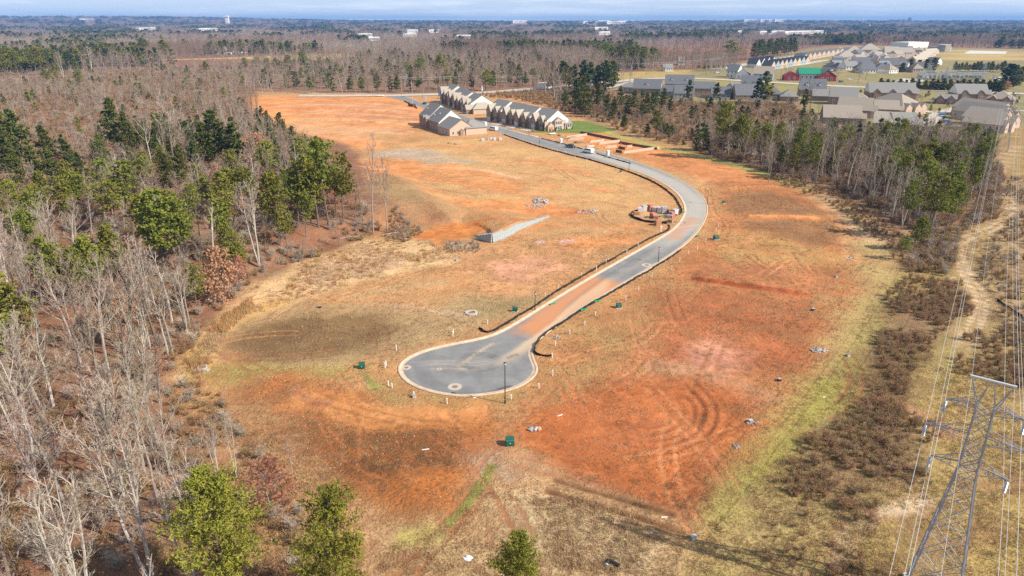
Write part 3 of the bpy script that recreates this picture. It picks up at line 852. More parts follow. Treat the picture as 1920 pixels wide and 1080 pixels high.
M_conc = mat('concrete', (.60, .49, .36), .9, .28, .9, second=(.46, .33, .22))
M_conc2 = mat('grey_concrete', (.50, .47, .43), .9, .2, .8)
def ribbon(name, P, prof, m, closed=False, nrm=None, zfun=None):
    """sweep a cross profile [(offset along normal, z)] along polyline P"""
    nrm = normals_of(P, closed) if nrm is None else nrm
    k = len(prof); V = []; F = []
    for i in range(len(P)):
        z0 = zfun(P[i]) if zfun else 0.0
        for o_, z in prof: V.append((P[i][0] + nrm[i][0] * o_, P[i][1] + nrm[i][1] * o_, z + z0))
    n = len(P)
    for i in range(n if closed else n - 1):
        j = (i + 1) % n
        for q in range(k - 1): F.append((i * k + q, j * k + q, j * k + q + 1, i * k + q + 1))
    me = bpy.data.meshes.new(name); me.from_pydata(V, [], F); me.materials.append(m)
    recalc(me)
    return link(bpy.data.objects.new(name, me))
kerb = ribbon('kerb', OUTR, [(-.02, -.3), (-.02, .06), (.04, .10), (.20, .115), (.36, .085), (.46, .0), (.86, -.04), (.86, -.2)], M_conc, nrm=ONRM)
kerb['kind'] = 'structure'
# ================================================================== AIR
hz = MB().box(-15500, 15500, -420, 18500, -1.8, 160)
hm = bpy.data.materials.new('haze'); hm.use_nodes = True
for n in list(hm.node_tree.nodes):
    if n.type != 'OUTPUT_MATERIAL': hm.node_tree.nodes.remove(n)
pv = hm.node_tree.nodes.new('ShaderNodeVolumePrincipled')
pv.inputs['Color'].default_value = (.22, .46, .90, 1)
pv.inputs['Density'].default_value = 0.85e-4
pv.inputs['Anisotropy'].default_value = 0.0
hm.node_tree.links.new(pv.outputs[0], hm.node_tree.nodes['Material Output'].inputs['Volume'])
hzo = hz.build('haze', hm); hzo['kind'] = 'stuff'

# ================================================================== PLANTS
M_bark = mat('grey_bark', (.40, .345, .285), .9, .45, 1.2, objvar=.25)
M_barkd = mat('dark_bark', (.22, .17, .14), .9, .4, 1.2, objvar=.3)
M_white = mat('white_bark', (.56, .50, .43), .9, .35, 1.0, objvar=.15)
M_twig = mat('twig', (.44, .355, .27), .9, .3, .5, objvar=.2)
M_twigr = mat('reddish_twig', (.42, .31, .225), .9, .3, .5, objvar=.18)
M_twigb = mat('brown_twig', (.35, .235, .14), .9, .3, .5, objvar=.16)
M_pine = mat('pine_needles', (.30, .30, .045), .8, .35, .35, objvar=.2, second=(.17, .19, .034), trans=.25)
M_pinen = mat('bright_pine_needles', (.36, .345, .045), .8, .35, .45, objvar=.1, second=(.19, .20, .034), trans=.25)
M_pined = mat('dark_pine_needles', (.165, .18, .036), .8, .35, .35, objvar=.25, second=(.09, .108, .028), trans=.2)
M_cedar = mat('cedar_green', (.095, .125, .042), .8, .35, .5, objvar=.25, second=(.055, .08, .032), trans=.15)
M_russet = mat('russet_leaves', (.56, .29, .175), .85, .4, .6, objvar=.15, second=(.42, .20, .115), trans=.3)
M_tanleaf = mat('tan_leaves', (.45, .26, .12), .85, .4, .6, objvar=.2, trans=.2)

class TB:
    """fast triangle builder for trees"""
    def __init__(s): s.v = []; s.f = []; s.m = []
    def limb(s, pts, r0, r1, n=4, mi=0):
        k = len(pts); base = len(s.v)
        for i, p in enumerate(pts):
            q = pts[min(i + 1, k - 1)] - pts[max(i - 1, 0)]
            if q.length < 1e-6: q = Vector((0, 0, 1))
            q.normalize(); a = q.orthogonal().normalized(); c = q.cross(a)
            r = r0 + (r1 - r0) * i / (k - 1)
            for j in range(n):
                t = 2 * math.pi * j / n
                s.v.append(p + a * (r * math.cos(t)) + c * (r * math.sin(t)))
        for i in range(k - 1):
            for j in range(n):
                s.f.append((base + i * n + j, base + i * n + (j + 1) % n, base + (i + 1) * n + (j + 1) % n, base + (i + 1) * n + j)); s.m.append(mi)
    def blade(s, p, q, w, mi=0, rnd=None):
        d = (q - p)
        if d.length < 1e-6: return
        a = d.normalized().orthogonal().normalized()
        if rnd is not None: a = Matrix.Rotation(rnd, 3, d.normalized()) @ a
        b = len(s.v); s.v += [p - a * w / 2, p + a * w / 2, q]
        s.f.append((b, b + 1, b + 2)); s.m.append(mi)
    def quad(s, c, a, b_, mi=0):
        k = len(s.v); s.v += [c - a - b_, c + a - b_, c + a + b_, c - a + b_]
        s.f.append((k, k + 1, k + 2, k + 3)); s.m.append(mi)
    def mesh(s, name, mats):
        me = bpy.data.meshes.new(name)
        me.from_pydata([tuple(p) for p in s.v], [], s.f)
        for m in mats: me.materials.append(m)
        if any(s.m): me.polygons.foreach_set('material_index', s.m)
        me.update()
        return me

def rv(r, s=1.0): return Vector((r.uniform(-s, s), r.uniform(-s, s), r.uniform(-s, s)))

def curve_limb(r, p, d, L, n, droop=0.0, wig=0.25, up=0.0):
    pts = [p.copy()]; d = d.normalized()
    for i in range(n):
        d = (d + rv(r, wig) + Vector((0, 0, up - droop))).normalized()
        p = p + d * (L / n); pts.append(p.copy())
    return pts, d

def bare_tree(seed, h=20.0, spread=.30, low=.32, limbs=13, sub=6, twigs=6, fine=3, fork=False, mats=None, lean=.06):
    """trunk with main limbs, and a crown of branches and twigs; two meshes of height h"""
    r = random.Random(seed)
    T = TB(); C = TB()
    stems = [(Vector((0, 0, -.3)), Vector((r.uniform(-lean, lean), r.uniform(-lean, lean), 1)), h, h * .0125)]
    if fork:
        a = r.uniform(0, 6.28)
        stems = [(Vector((0, 0, -.3)), Vector((.13 * math.cos(a + k * 2.1 + r.uniform(-.3, .3)), .13 * math.sin(a + k * 2.1), 1)), h * r.uniform(.85, 1), h * .0095) for k in range(fork)]
    for p, d, hh, rad in stems:
        pts, _ = curve_limb(r, p, d, hh * .96, 9, wig=.07, up=.06)
        T.limb(pts, rad, rad * .14, 6)
        nl = limbs if not fork else int(limbs * .6)
        for k in range(nl):
            t = low + (0.97 - low) * (k + r.random() * .8) / nl
            f = t * (len(pts) - 1); i = min(int(f), len(pts) - 2)
            q = pts[i].lerp(pts[i + 1], f - i)
            az = k * 2.4 + r.uniform(-.6, .6)
            ll = h * spread * (1.12 - .72 * ((t - low) / (1 - low)) ** 1.3) * r.uniform(.7, 1.15)
            el = r.uniform(.45, 1.0) + .35 * t
            ld = Vector((math.cos(az) * math.cos(el), math.sin(az) * math.cos(el), math.sin(el)))
            lp, _ = curve_limb(r, q, ld, ll, 5, wig=.2, up=.12)
            lr = max(rad * .40 * (1.1 - t * .6), .03)
            T.limb(lp, lr, .022, 4)
            for s_ in range(sub):
                u = .25 + .75 * (s_ + r.random()) / sub
                f2 = min(u, .999) * (len(lp) - 1); i2 = int(f2)
                qq = lp[i2].lerp(lp[i2 + 1], f2 - i2)
                bd = ((lp[i2 + 1] - lp[i2]).normalized() + rv(r, .85) + Vector((0, 0, .25)))
                bl = ll * r.uniform(.28, .5) * (1.15 - .5 * u)
                bp, _ = curve_limb(r, qq, bd, bl, 3, wig=.25, up=.1)
                C.limb(bp, max(lr * .34, .022), .014, 3)
                for w in range(twigs):
                    v = .2 + .8 * (w + r.random()) / twigs
                    f3 = min(v, .999) * (len(bp) - 1); i3 = int(f3)
                    q3 = bp[i3].lerp(bp[i3 + 1], f3 - i3)
                    td = ((bp[i3 + 1] - bp[i3]).normalized() + rv(r, .8) + Vector((0, 0, .2))).normalized()
                    tl = bl * r.uniform(.3, .6)
                    e = q3 + td * tl
                    C.blade(q3, e, .048, rnd=r.uniform(0, 3.1))
                    for _ in range(fine):
                        q4 = q3.lerp(e, r.uniform(.2, .95))
                        C.blade(q4, q4 + (td + rv(r, .8)).normalized() * tl * r.uniform(.4, .75), .040, rnd=r.uniform(0, 3.1))
    return T, C

def leafy(seed, h, base=.18, rad=.3, n=420, leaf=.22, spread=.32, mats=None):
    """bare frame with withered leaves still on it"""
    r = random.Random(seed)
    T, C = bare_tree(seed, h, spread, base, 11, 4, 3, 1)
    L = TB()
    for i in range(n):
        t = r.random() ** .8
        z = h * (base + (1 - base) * t)
        rr = h * rad * math.sin(math.pi * min(.12 + .85 * t, 1)) ** .7 * r.random() ** .45
        a = r.uniform(0, 6.283)
        c = Vector((rr * math.cos(a), rr * math.sin(a), z)) + rv(r, .4)
        for _ in range(6):
            p = c + rv(r, .55)
            x = rv(r).normalized() * leaf; y = x.orthogonal().normalized() * leaf * .8
            L.quad(p, x, y)
    return T, C, L

def pine(seed, h=18.0, crown_from=.38, rad=.20, whorls=15, per=5, tufts=16, tl=.55, flat=.55, conical=.6, droop=0.0, tw=.16, clump=1.0):
    r = random.Random(seed)
    T = TB(); C = TB()
    pts, _ = curve_limb(r, Vector((0, 0, -.3)), Vector((r.uniform(-.03, .03), r.uniform(-.03, .03), 1)), h * .97, 8, wig=.04, up=.05)
    T.limb(pts, h * .013, h * .0025, 6)
    for k in range(4):   # a few dead stubs
        z = r.uniform(.18, crown_from); q = pts[int(z * 8)]
        a = r.uniform(0, 6.28); T.limb([q, q + Vector((math.cos(a), math.sin(a), .1)) * r.uniform(.8, 1.8)], .04, .015, 3)
    for w in range(whorls):
        t = (w + r.uniform(0, .8)) / whorls
        z = h * (crown_from + (1 - crown_from) * t * .99)
        prof = (1 - t) ** conical * (1 - .55 * math.exp(-t * 7))
        for k in range(per):
            if r.random() < .12: continue
            az = r.uniform(0, 6.283)
            L = h * rad * (prof * r.uniform(.65, 1.2) + .06)
            f = min(z / (h * .97), .995) * 8; i = min(int(f), 7)
            q = pts[i].lerp(pts[i + 1], f - i)
            el = r.uniform(-.05, .30) + .55 * t - droop
            d = Vector((math.cos(az) * math.cos(el), math.sin(az) * math.cos(el), math.sin(el)))
            lp, _ = curve_limb(r, q, d, L, 3, wig=.14, up=.06)
            T.limb(lp, max(.05 * (1 - t) + .02, .02), .012, 3)
            nt_ = max(4, int(tufts * (.35 + .65 * L / (h * rad))))
            for j in range(nt_):
                u = .30 + .72 * (j + r.random()) / nt_
                f2 = min(u, .999) * 3; i2 = int(f2)
                c = lp[i2].lerp(lp[i2 + 1], f2 - i2)
                off = rv(r, .95) * (L * .24 + .25) * clump; off.z *= flat
                c = c + off
                for _ in range(4):
                    dd = (rv(r) + Vector((0, 0, .35)) + d * .4).normalized() * tl * r.uniform(.7, 1.2)
                    s1 = dd.orthogonal().normalized(); s1 = Matrix.Rotation(r.uniform(0, 3.14), 3, dd.normalized()) @ s1
                    C.quad(c + dd * .3, dd * .5, s1 * tw)
    return T, C

def joined(T, C, extra=None):
    J = TB(); mi = 0
    for k, part in enumerate([T, C] + ([extra] if extra else [])):
        b = len(J.v); J.v += part.v
        J.f += [tuple(b + i for i in f) for f in part.f]; J.m += [k] * len(part.f)
    return J

# ---- prototype meshes (all of nominal height, scaled per tree)
PROTO = {}
def proto(kind, parts): PROTO.setdefault(kind, []).append(parts)     # parts: [(name, mesh)], nominal height
for k in range(6):
    bark, tw = ((M_bark, M_twig), (M_barkd, M_twig), (M_white, M_twig), (M_bark, M_twigr), (M_barkd, M_twigr), (M_white, M_twig))[k]
    T, C = bare_tree(100 + k, 20, (.24, .30, .22, .27, .25, .32)[k], (.40, .30, .42, .35, .42, .28)[k], (14, 13, 14, 15, 13, 12)[k], fork=(0, 0, 3, 0, 0, 2)[k])
    proto('bare', [('trunk', T.mesh('trunk', [bark])), ('crown', C.mesh('crown', [tw]))])
for k in range(3):   # slender poles of the close wood
    T, C = bare_tree(140 + k, 20, .13, .5, 10, 4, 5, 2)
    proto('slender', [('trunk', T.mesh('trunk', [(M_bark, M_barkd, M_white)[k]])), ('crown', C.mesh('crown', [(M_twig, M_twigr, M_twig)[k]]))])
for k in range(4):
    T, C = pine(200 + k, 18, (.46, .40, .52, .34)[k], (.24, .27, .23, .26)[k], 12, 5, 15, conical=(.42, .5, .38, .55)[k], tl=.5)
    proto('pine', [('trunk', T.mesh('trunk', [M_barkd])), ('crown', C.mesh('crown', [M_pine]))])
for k in range(3):
    T, C = pine(230 + k, 18, (.16, .22, .3)[k], (.22, .24, .24)[k], 17, 5, 14, conical=(.9, .8, .65)[k], flat=.35)
    proto('dark_pine', [('trunk', T.mesh('trunk', [M_barkd])), ('crown', C.mesh('crown', [M_pined]))])
for k in range(2):
    T, C = pine(250 + k, 10, .06, (.20, .25)[k], 16, 6, 9, tl=.42, conical=.75, flat=.8)
    proto('cedar', [('trunk', T.mesh('trunk', [M_barkd])), ('crown', C.mesh('crown', [(M_cedar, M_pined)[k]]))])
for k in range(3):   # nearest pines, dense
    T, C = pine(270 + k, 16, (.34, .30, .34)[k], (.34, .31, .30)[k], 15, 5, 80, tl=.34, tw=.042, flat=.55, conical=.45, clump=.72)
    proto('near_pine', [('trunk', T.mesh('trunk', [M_barkd])), ('crown', C.mesh('crown', [M_pinen]))])
for k in range(2):
    T, C, L = leafy(300 + k, 9, .12, .33, 170, .15)
    C.v and None
    J = TB(); J.v = list(C.v); J.f = list(C.f); J.m = [0] * len(C.f)
    b = len(J.v); J.v += L.v; J.f += [tuple(b + i for i in f) for f in L.f]; J.m += [1] * len(L.f)
    proto('leafy', [('trunk', T.mesh('trunk', [M_bark])), ('crown', J.mesh('crown', [M_twigr, M_russet]))])
NOM = {'bare': 20., 'slender': 20., 'pine': 18., 'dark_pine': 18., 'cedar': 10., 'near_pine': 16., 'leafy': 9.}
# low detail whole trees for the distance
FAR = {}
def far_tree(kind, h, me): FAR.setdefault(kind, []).append((me, h))
for k in range(4):
    T, C = bare_tree(400 + k, 17, .30, .30, 10, 5, 4, 2)
    for i, v in enumerate(C.v): pass
    far_tree('bare', 17., joined(T, C).mesh('bare_tree', [(M_bark, M_barkd)[k % 2], (M_twig, M_twigr, M_twigr, M_twigb)[k]]))
for k in range(2):
    T, C = pine(430 + k, 17, .25, .24, 10, 4, 5, tl=1.1, tw=.40, conical=.7)
    far_tree('pine', 17., joined(T, C).mesh('pine_tree', [M_barkd, (M_pine, M_pined)[k]]))
    T, C = pine(440 + k, 17, .12, .25, 10, 4, 5, tl=1.1, tw=.40, conical=.8)
    far_tree('dark_pine', 17., joined(T, C).mesh('dark_pine_tree', [M_barkd, (M_pined, M_cedar)[k]]))

KIND = {'bare': 'bare_tree', 'slender': 'bare_tree', 'pine': 'pine_tree', 'dark_pine': 'evergreen_tree', 'cedar': 'cedar_tree', 'near_pine': 'pine_tree', 'leafy': 'oak_tree'}
KCAT = {'bare': 'tree', 'slender': 'tree', 'pine': 'tree', 'dark_pine': 'tree', 'cedar': 'tree', 'near_pine': 'tree', 'leafy': 'tree'}
def plant(kind, x, y, h, label, group=None, wide=1.0, var=None, rz=None, r=rng):
    ps = PROTO[kind]; parts = ps[r.randrange(len(ps)) if var is None else var % len(ps)]
    o = thing(KIND[kind], label, 'tree', (x, y, gz(x, y)), r.uniform(0, 6.283) if rz is None else rz, group)
    s = h / NOM[kind]
    o.scale = (s * wide, s * wide, s)
    for nm, me in parts: put(nm, me, o)
    return o
def plant_far(kind, x, y, h, label, group=None, wide=1.0, r=rng):
    me, nom = FAR[kind][r.randrange(len(FAR[kind]))]
    s = h / nom
    o = put({'bare': 'bare_tree', 'pine': 'pine_tree', 'dark_pine': 'evergreen_tree'}[kind], me, None, (x, y, gz(x, y)), r.uniform(0, 6.283), (s * wide, s * wide, s))
    return tag(o, label, 'tree', group)

# ---- instanced masses
def stuff(name, pts, zs, idx, scl, rot, protos, label=None, up=None):
    col = bpy.data.collections.new(name + '_kinds')
    for k, me in enumerate(protos):
        o = bpy.data.objects.new('%s_kind_%02d' % (name, k), me); col.objects.link(o)
    n = len(pts)
    me = bpy.data.meshes.new(name)
    me.vertices.add(n)
    me.vertices.foreach_set('co', np.stack([pts[:, 0], pts[:, 1], zs], 1).astype(np.float32).ravel())
    a = me.attributes.new('kind_index', 'INT', 'POINT'); a.data.foreach_set('value', np.asarray(idx, np.int32))
    a = me.attributes.new('size', 'FLOAT_VECTOR', 'POINT'); a.data.foreach_set('vector', np.asarray(scl, np.float32).ravel())
    a = me.attributes.new('turn', 'FLOAT_VECTOR', 'POINT'); a.data.foreach_set('vector', np.stack([np.zeros(n), np.zeros(n), rot], 1).astype(np.float32).ravel())
    o = link(bpy.data.objects.new(name, me)); o['kind'] = 'stuff'
    if label: o['label'] = label
    ng = bpy.data.node_groups.new(name, 'GeometryNodeTree')
    ng.interface.new_socket('Geometry', in_out='INPUT', socket_type='NodeSocketGeometry')
    ng.interface.new_socket('Geometry', in_out='OUTPUT', socket_type='NodeSocketGeometry')
    gi = ng.nodes.new('NodeGroupInput'); go = ng.nodes.new('NodeGroupOutput')
    ip = ng.nodes.new('GeometryNodeInstanceOnPoints')
    ci = ng.nodes.new('GeometryNodeCollectionInfo')
    ci.inputs['Collection'].default_value = col
    ci.inputs['Separate Children'].default_value = True; ci.inputs['Reset Children'].default_value = True
    ip.inputs['Pick Instance'].default_value = True
    def attr(nm, typ, sock):
        q = ng.nodes.new('GeometryNodeInputNamedAttribute'); q.data_type = typ
        q.inputs['Name'].default_value = nm
        ng.links.new([s for s in q.outputs if s.enabled and s.name == 'Attribute'][0], ip.inputs[sock])
    attr('kind_index', 'INT', 'Instance Index'); attr('size', 'FLOAT_VECTOR', 'Scale'); attr('turn', 'FLOAT_VECTOR', 'Rotation')
    ng.links.new(gi.outputs[0], ip.inputs['Points']); ng.links.new(ci.outputs[0], ip.inputs['Instance']); ng.links.new(ip.outputs[0], go.inputs[0])
    md = o.modifiers.new('scatter', 'NODES'); md.node_group = ng
    return o

def poisson(poly, spacing, seed, jitter=.42):
    """jittered points inside a ground polygon"""
    P = np.array(poly); lo = P.min(0); hi = P.max(0)
    r = np.random.default_rng(seed)
    X, Y = np.meshgrid(np.arange(lo[0], hi[0], spacing), np.arange(lo[1], hi[1], spacing))
    Q = np.stack([X.ravel(), Y.ravel()], 1) + r.uniform(-jitter, jitter, (X.size, 2)) * spacing
    return Q[inside(Q, P)]
# ================================================================== WHERE THE TREES STAND
def pix(x, y, z):
    zc = y * CP + (CAM_H - z) * SP
    return 960 + FPX * x / zc, 540 + FPX * (-(z - CAM_H) * CP - y * SP) / zc, zc
SITE_W = np.array(flats(SITE))
HWY_PX = [(560, 180), (690, 179.5), (800, 178), (905, 174), (1000, 167), (1080, 161), (1130, 156), (1200, 149), (1280, 147), (1400, 152), (1500, 158), (1600, 163), (1700, 167), (1800, 171), (2000, 180)]
HWY = cat(flats(HWY_PX), 5)
SUBDIV = np.array(flats([(1140, 192), (1140, 170), (1200, 152), (1300, 145), (1355, 140), (1400, 112), (1560, 84), (1700, 86), (1800, 90), (1960, 92), (2100, 100), (2100, 250), (1960, 250), (1800, 245), (1690, 252), (1540, 236), (1500, 205), (1440, 192)]))
FIELDS = [np.array(flats(p)) for p in ([(300, 112), (430, 107), (640, 100), (690, 106), (520, 117), (480, 125), (330, 125)],
                                       [(1140, 138), (1290, 130), (1345, 138), (1300, 147), (1130, 150)])]
CORR = np.array(flats([(1840, 240), (1930, 240), (2100, 300), (2500, 700), (2600, 1200), (1700, 1200), (1680, 800), (1790, 640), (1800, 480), (1850, 430), (1870, 330)]))
LEFTWOOD = flats([(-330, 340), (-40, 325), (90, 310), (200, 285), (330, 262), (490, 240), (545, 275), (600, 320), (650, 385), (715, 432), (690, 446), (600, 482), (540, 500), (470, 538), (405, 600), (340, 675), (312, 740), (318, 850), (360, 950), (380, 1060), (330, 1400), (-900, 1400), (-900, 600)])
STRIP = flats([(1300, 283), (1420, 318), (1560, 352), (1640, 395), (1710, 440), (1790, 425), (1830, 380), (1862, 320), (1845, 275), (1780, 258), (1640, 252), (1510, 240), (1470, 262), (1390, 240), (1310, 235)])
BELT = flats([(1030, 178), (1130, 166), (1160, 190), (1480, 196), (1540, 240), (1500, 245), (1400, 235), (1310, 232), (1290, 278), (1180, 248), (1090, 212)])
CENTRE = flats([(470, 176), (640, 177), (760, 174), (1000, 164), (1130, 148), (1140, 120), (1000, 108), (700, 104), (640, 118), (500, 128), (480, 150)])
BACKLEFT = flats([(-250, 330), (60, 300), (330, 250), (470, 240), (460, 176), (480, 140), (480, 128), (330, 128), (0, 140), (-250, 150)])

TREES = []          # (kind, x, y, h, wide, zone)
def add_tree(kind, x, y, h, zone, wide=1.0): TREES.append((kind, float(x), float(y), float(h), wide, zone))
def hero(kind, px, py, top, wide=1.0, var=None, label=None, group=None, maxh=30):
    p = at(px, py)
    h = min(max(top_z(p.y, top) - p.z, 2.0), maxh)
    o = plant(kind, p.x, p.y, h, label, group, wide, var)
    HEROES.append((p.x, p.y, h * .12 * wide, kind))
    return o
HEROES = []
ORD = ['first', 'second', 'third', 'fourth', 'fifth', 'sixth', 'seventh', 'eighth', 'ninth', 'tenth', 'eleventh', 'twelfth', 'thirteenth', 'fourteenth', 'fifteenth', 'sixteenth', 'seventeenth', 'eighteenth', 'nineteenth', 'twentieth', 'twenty-first', 'twenty-second', 'twenty-third']
def number_group(group, desc):
    m = [o for o in COL.objects if o.get('group') == group]
    m.sort(key=lambda o: pix(o.location.x, o.location.y, o.location.z)[0])
    for i, o in enumerate(m): o['label'] = ('leftmost' if i == 0 else 'rightmost' if i == len(m) - 1 else ORD[i] + ' from the left') + ' of the ' + desc

# trees one can point at ------------------------------------------------
hero('near_pine', 436, 1150, 897, 1.0, 0, 'large bright green pine at the lower left, tallest of the three nearest pines')
hero('near_pine', 628, 1165, 927, 0.92, 1, 'bright green pine in the middle of the three nearest pines')
hero('near_pine', 972, 1165, 997, 0.95, 2, 'small round pine at the bottom centre of the view')
hero('pine', 1742, 447, 318, 1.15, 1, 'broad sunlit pine at the lower end of the right hand tree strip')
hero('pine', 1775, 425, 338, 1.2, 3, 'pine leaning against the broad sunlit pine of the right strip, on its far side')
hero('pine', 1722, 470, 405, 1.4, 3, 'low bushy pine in front of the broad sunlit pine')
hero('pine', 1692, 487, 440, 1.2, 1, 'small isolated pine at the brush edge with a long shadow')
hero('pine', 1352, 300, 195, 1.0, 0, 'tall pine at the upper end of the right strip with a high round crown')
hero('pine', 1385, 300, 215, 1.1, 2, 'second pine at the upper end of the right strip, slightly shorter')
hero('dark_pine', 1323, 292, 232, 1.0, 0, 'shorter dark evergreen left of the two tall pines by the strip end')
hero('pine', 1232, 258, 207, 1.5, 3, 'broad yellow green evergreen standing alone on the brushy bank')
hero('cedar', 1281, 272, 262, 1.2, 0, 'small dark cedar alone on the brush slope')
hero('bare', 487, 502, 318, .95, 2, 'white barked spreading leafless tree at the edge of the left wood')
hero('bare', 700, 438, 250, .8, 0, 'tall grey leafless tree at the tip of the left wood')
hero('bare', 726, 436, 285, .7, 3, 'slimmer leafless tree at the tip of the left wood, right of the tall one')
hero('slender', 214, 740, 520, .8, 2, 'long white leaning bare trunk inside the left wood')
hero('bare', 283, 665, 445, .8, 2, 'pale forked leafless tree over the brown leaf litter')
hero('bare', 275, 900, 650, .75, 0, 'grey leafless tree above the dark gully of the left wood')
hero('bare', 325, 1010, 735, .6, 3, 'upright leafless tree left of the large bright pine')
hero('bare', 412, 905, 770, .8, 2, 'low spreading leafless tree reaching over the clay lot')
hero('bare', 445, 900, 765, .6, 5, 'slim bare tree leaning over the clay lot behind the large pine')
hero('bare', 548, 892, 820, .8, 3, 'small bare tree on the clay lot right of the leaning one')
hero('leafy', 510, 965, 862, 1.1, 0, 'russet leaved oak behind the near pines')
hero('leafy', 420, 570, 468, .9, 1, 'russet leaved oak at the straw slope edge of the wood')
hero('leafy', 452, 540, 480, .8, 0, 'smaller russet oak beside the straw slope')
hero('leafy', 487, 320, 250, 1.3, 0, 'russet oak at the back of the left wood')
hero('bare', 330, 325, 165, 1.15, 1, 'huge spreading leafless tree at the back of the left wood')
hero('bare', 400, 300, 168, 1.1, 4, 'wide leafless tree at the back, right of the huge spreading one')
hero('bare', 285, 315, 178, 1.0, 3, 'wide leafless tree at the back, left of the huge spreading one')
hero('bare', 455, 305, 186, 1.1, 0, 'leafless tree at the back of the left wood nearest the clay terraces')
hero('bare', 505, 318, 215, 1.1, 3, 'small leafless tree at the clay edge behind the russet oak')
hero('bare', 535, 330, 240, 1.1, 1, 'low leafless tree standing out into the clay behind the wood')
hero('bare', 120, 148, 80, 1.3, 2, 'pale spreading dead tree among the pines on the far left')
hero('bare', 172, 130, 58, 1.4, 2, 'big pale crowned bare tree on the far left skyline')
hero('bare', 1725, 300, 222, 1.2, 1, 'dark branched leafless tree in front of the brown roofed houses')
hero('bare', 1440, 345, 262, .6, 5, 'pale straight leafless tree near the upper part of the right strip')
EDGE = 'pines along the clearing side of the left wood'
for px, py, tp, w, v in ((618, 440, 265, 1.1, 0), (598, 432, 292, 1.0, 3), (645, 428, 285, .9, 1), (560, 425, 305, 1.1, 1), (525, 440, 318, 1.2, 3), (575, 455, 360, 1, 0), (540, 475, 385, .9, 1)):
    hero('pine', px, py, tp, w, v, 'pine on the clearing side of the left wood', EDGE)
MID = 'olive pines in the middle of the left wood'
for px, py, tp, w, v in ((310, 512, 352, 1.3, 3), (285, 500, 360, 1.2, 0), (340, 500, 375, 1.1, 1), (185, 560, 438, 1.2, 3), (165, 575, 465, 1, 1), (240, 405, 300, 1.4, 3), (215, 430, 335, 1.3, 1), (420, 410, 322, 1.4, 3), (395, 400, 330, 1.2, 1), (450, 400, 318, 1.2, 0), (125, 420, 330, 1.2, 3), (475, 395, 315, 1.1, 3), (360, 420, 345, 1.2, 1)):
    hero('pine', px, py, tp, w, v, 'olive green pine in the middle of the left wood', MID)
hero('pine', 22, 690, 515, 1.4, 3, 'bright green pine at the left edge of the picture')
hero('pine', -15, 730, 575, 1.3, 1, 'lower bright green pine cut by the left edge of the picture')
DK = 'dark evergreens at the back of the left wood'
for px, py, tp, w, v in ((20, 325, 195, 1.2, 0), (55, 318, 200, 1.2, 1), (95, 322, 235, 1.2, 2), (135, 325, 250, 1.3, 0), (10, 345, 240, 1.3, 2), (75, 345, 262, 1.3, 0), (-30, 330, 205, 1.2, 1), (110, 350, 275, 1.3, 1), (155, 345, 285, 1.1, 2), (35, 360, 280, 1.2, 1),
                         (222, 300, 182, 1.0, 2), (250, 302, 205, .9, 1), (418, 320, 205, 1.3, 2), (445, 322, 215, 1.3, 0), (395, 322, 225, 1.2, 1), (340, 352, 268, 1.3, 0), (315, 358, 285, 1.2, 1), (300, 305, 250, 1.1, 1), (370, 330, 262, 1.1, 2)):
    hero('dark_pine', px, py, tp, w, v, 'dark evergreen in the back part of the left wood', DK)
FL = 'pines on the far left beyond the brush'
for px, py, tp, w, v in ((12, 145, 72, 1.5, 3), (38, 148, 78, 1.5, 1), (68, 140, 88, 1.4, 0), (-20, 150, 75, 1.5, 0), (90, 160, 128, 1.2, 1), (105, 152, 120, 1.2, 3), (150, 165, 130, 1.3, 3), (165, 120, 88, 1.6, 1), (190, 125, 92, 1.6, 0), (210, 118, 88, 1.5, 3)):
    hero('pine', px, py, tp, w, v, 'pine on the far left beyond the brush', FL)
hero('pine', 278, 108, 66, 1.7, 0, 'left of two tall pines standing over the far left brush')
hero('pine', 310, 115, 65, 1.7, 3, 'right of two tall pines standing over the far left brush')
BR = 'dark pines beside the brushy bank behind the townhouses'
for px, py, tp in ((1062, 205, 168), (1080, 210, 165), (1090, 200, 152), (1100, 215, 172), (1120, 205, 155), (1135, 216, 175), (1150, 222, 180), (1165, 205, 160), (1175, 220, 178), (1190, 215, 168), (1208, 222, 172), (1225, 216, 170), (1240, 210, 165), (1255, 212, 178), (1052, 192, 170)):
    hero('dark_pine', px, py, tp, 1.3, None, 'dark young pine on the bank behind the townhouse rows', BR)
ROADP = 'pines beyond the highway'
for px, py, tp in ((1130, 128, 80), (1150, 126, 86), (1165, 128, 84), (1180, 126, 88), (1195, 127, 84), (1212, 128, 90), (1105, 108, 76), (1230, 126, 92), (1120, 112, 80)):
    hero('pine', px, py, tp, 1.4, None, 'dark green pine in the row beyond the highway', ROADP)
hero('pine', 1372, 116, 75, 1.9, 1, 'big round sunlit tree left of the row of tall pines')
PW = 'row of tall dark pines behind the far houses'
for k in range(13):
    hero('dark_pine', 1412 + k * 6.5, 113 - k * .9, 66 - (k % 3), 1.3, k, 'tall dark pine in the row behind the far houses', PW)
FG = 'green pines by the yellow field'
for px, py, tp in ((462, 134, 108), (480, 135, 106), (500, 136, 108), (520, 134, 108), (540, 135, 103), (555, 136, 110), (572, 134, 96), (615, 134, 108), (390, 138, 114), (475, 92, 74)):
    hero('pine', px, py, tp, 1.5, 3, 'bright green pine in front of the yellow field', FG)
CP_ = 'evergreens along the front of the wood above the site'
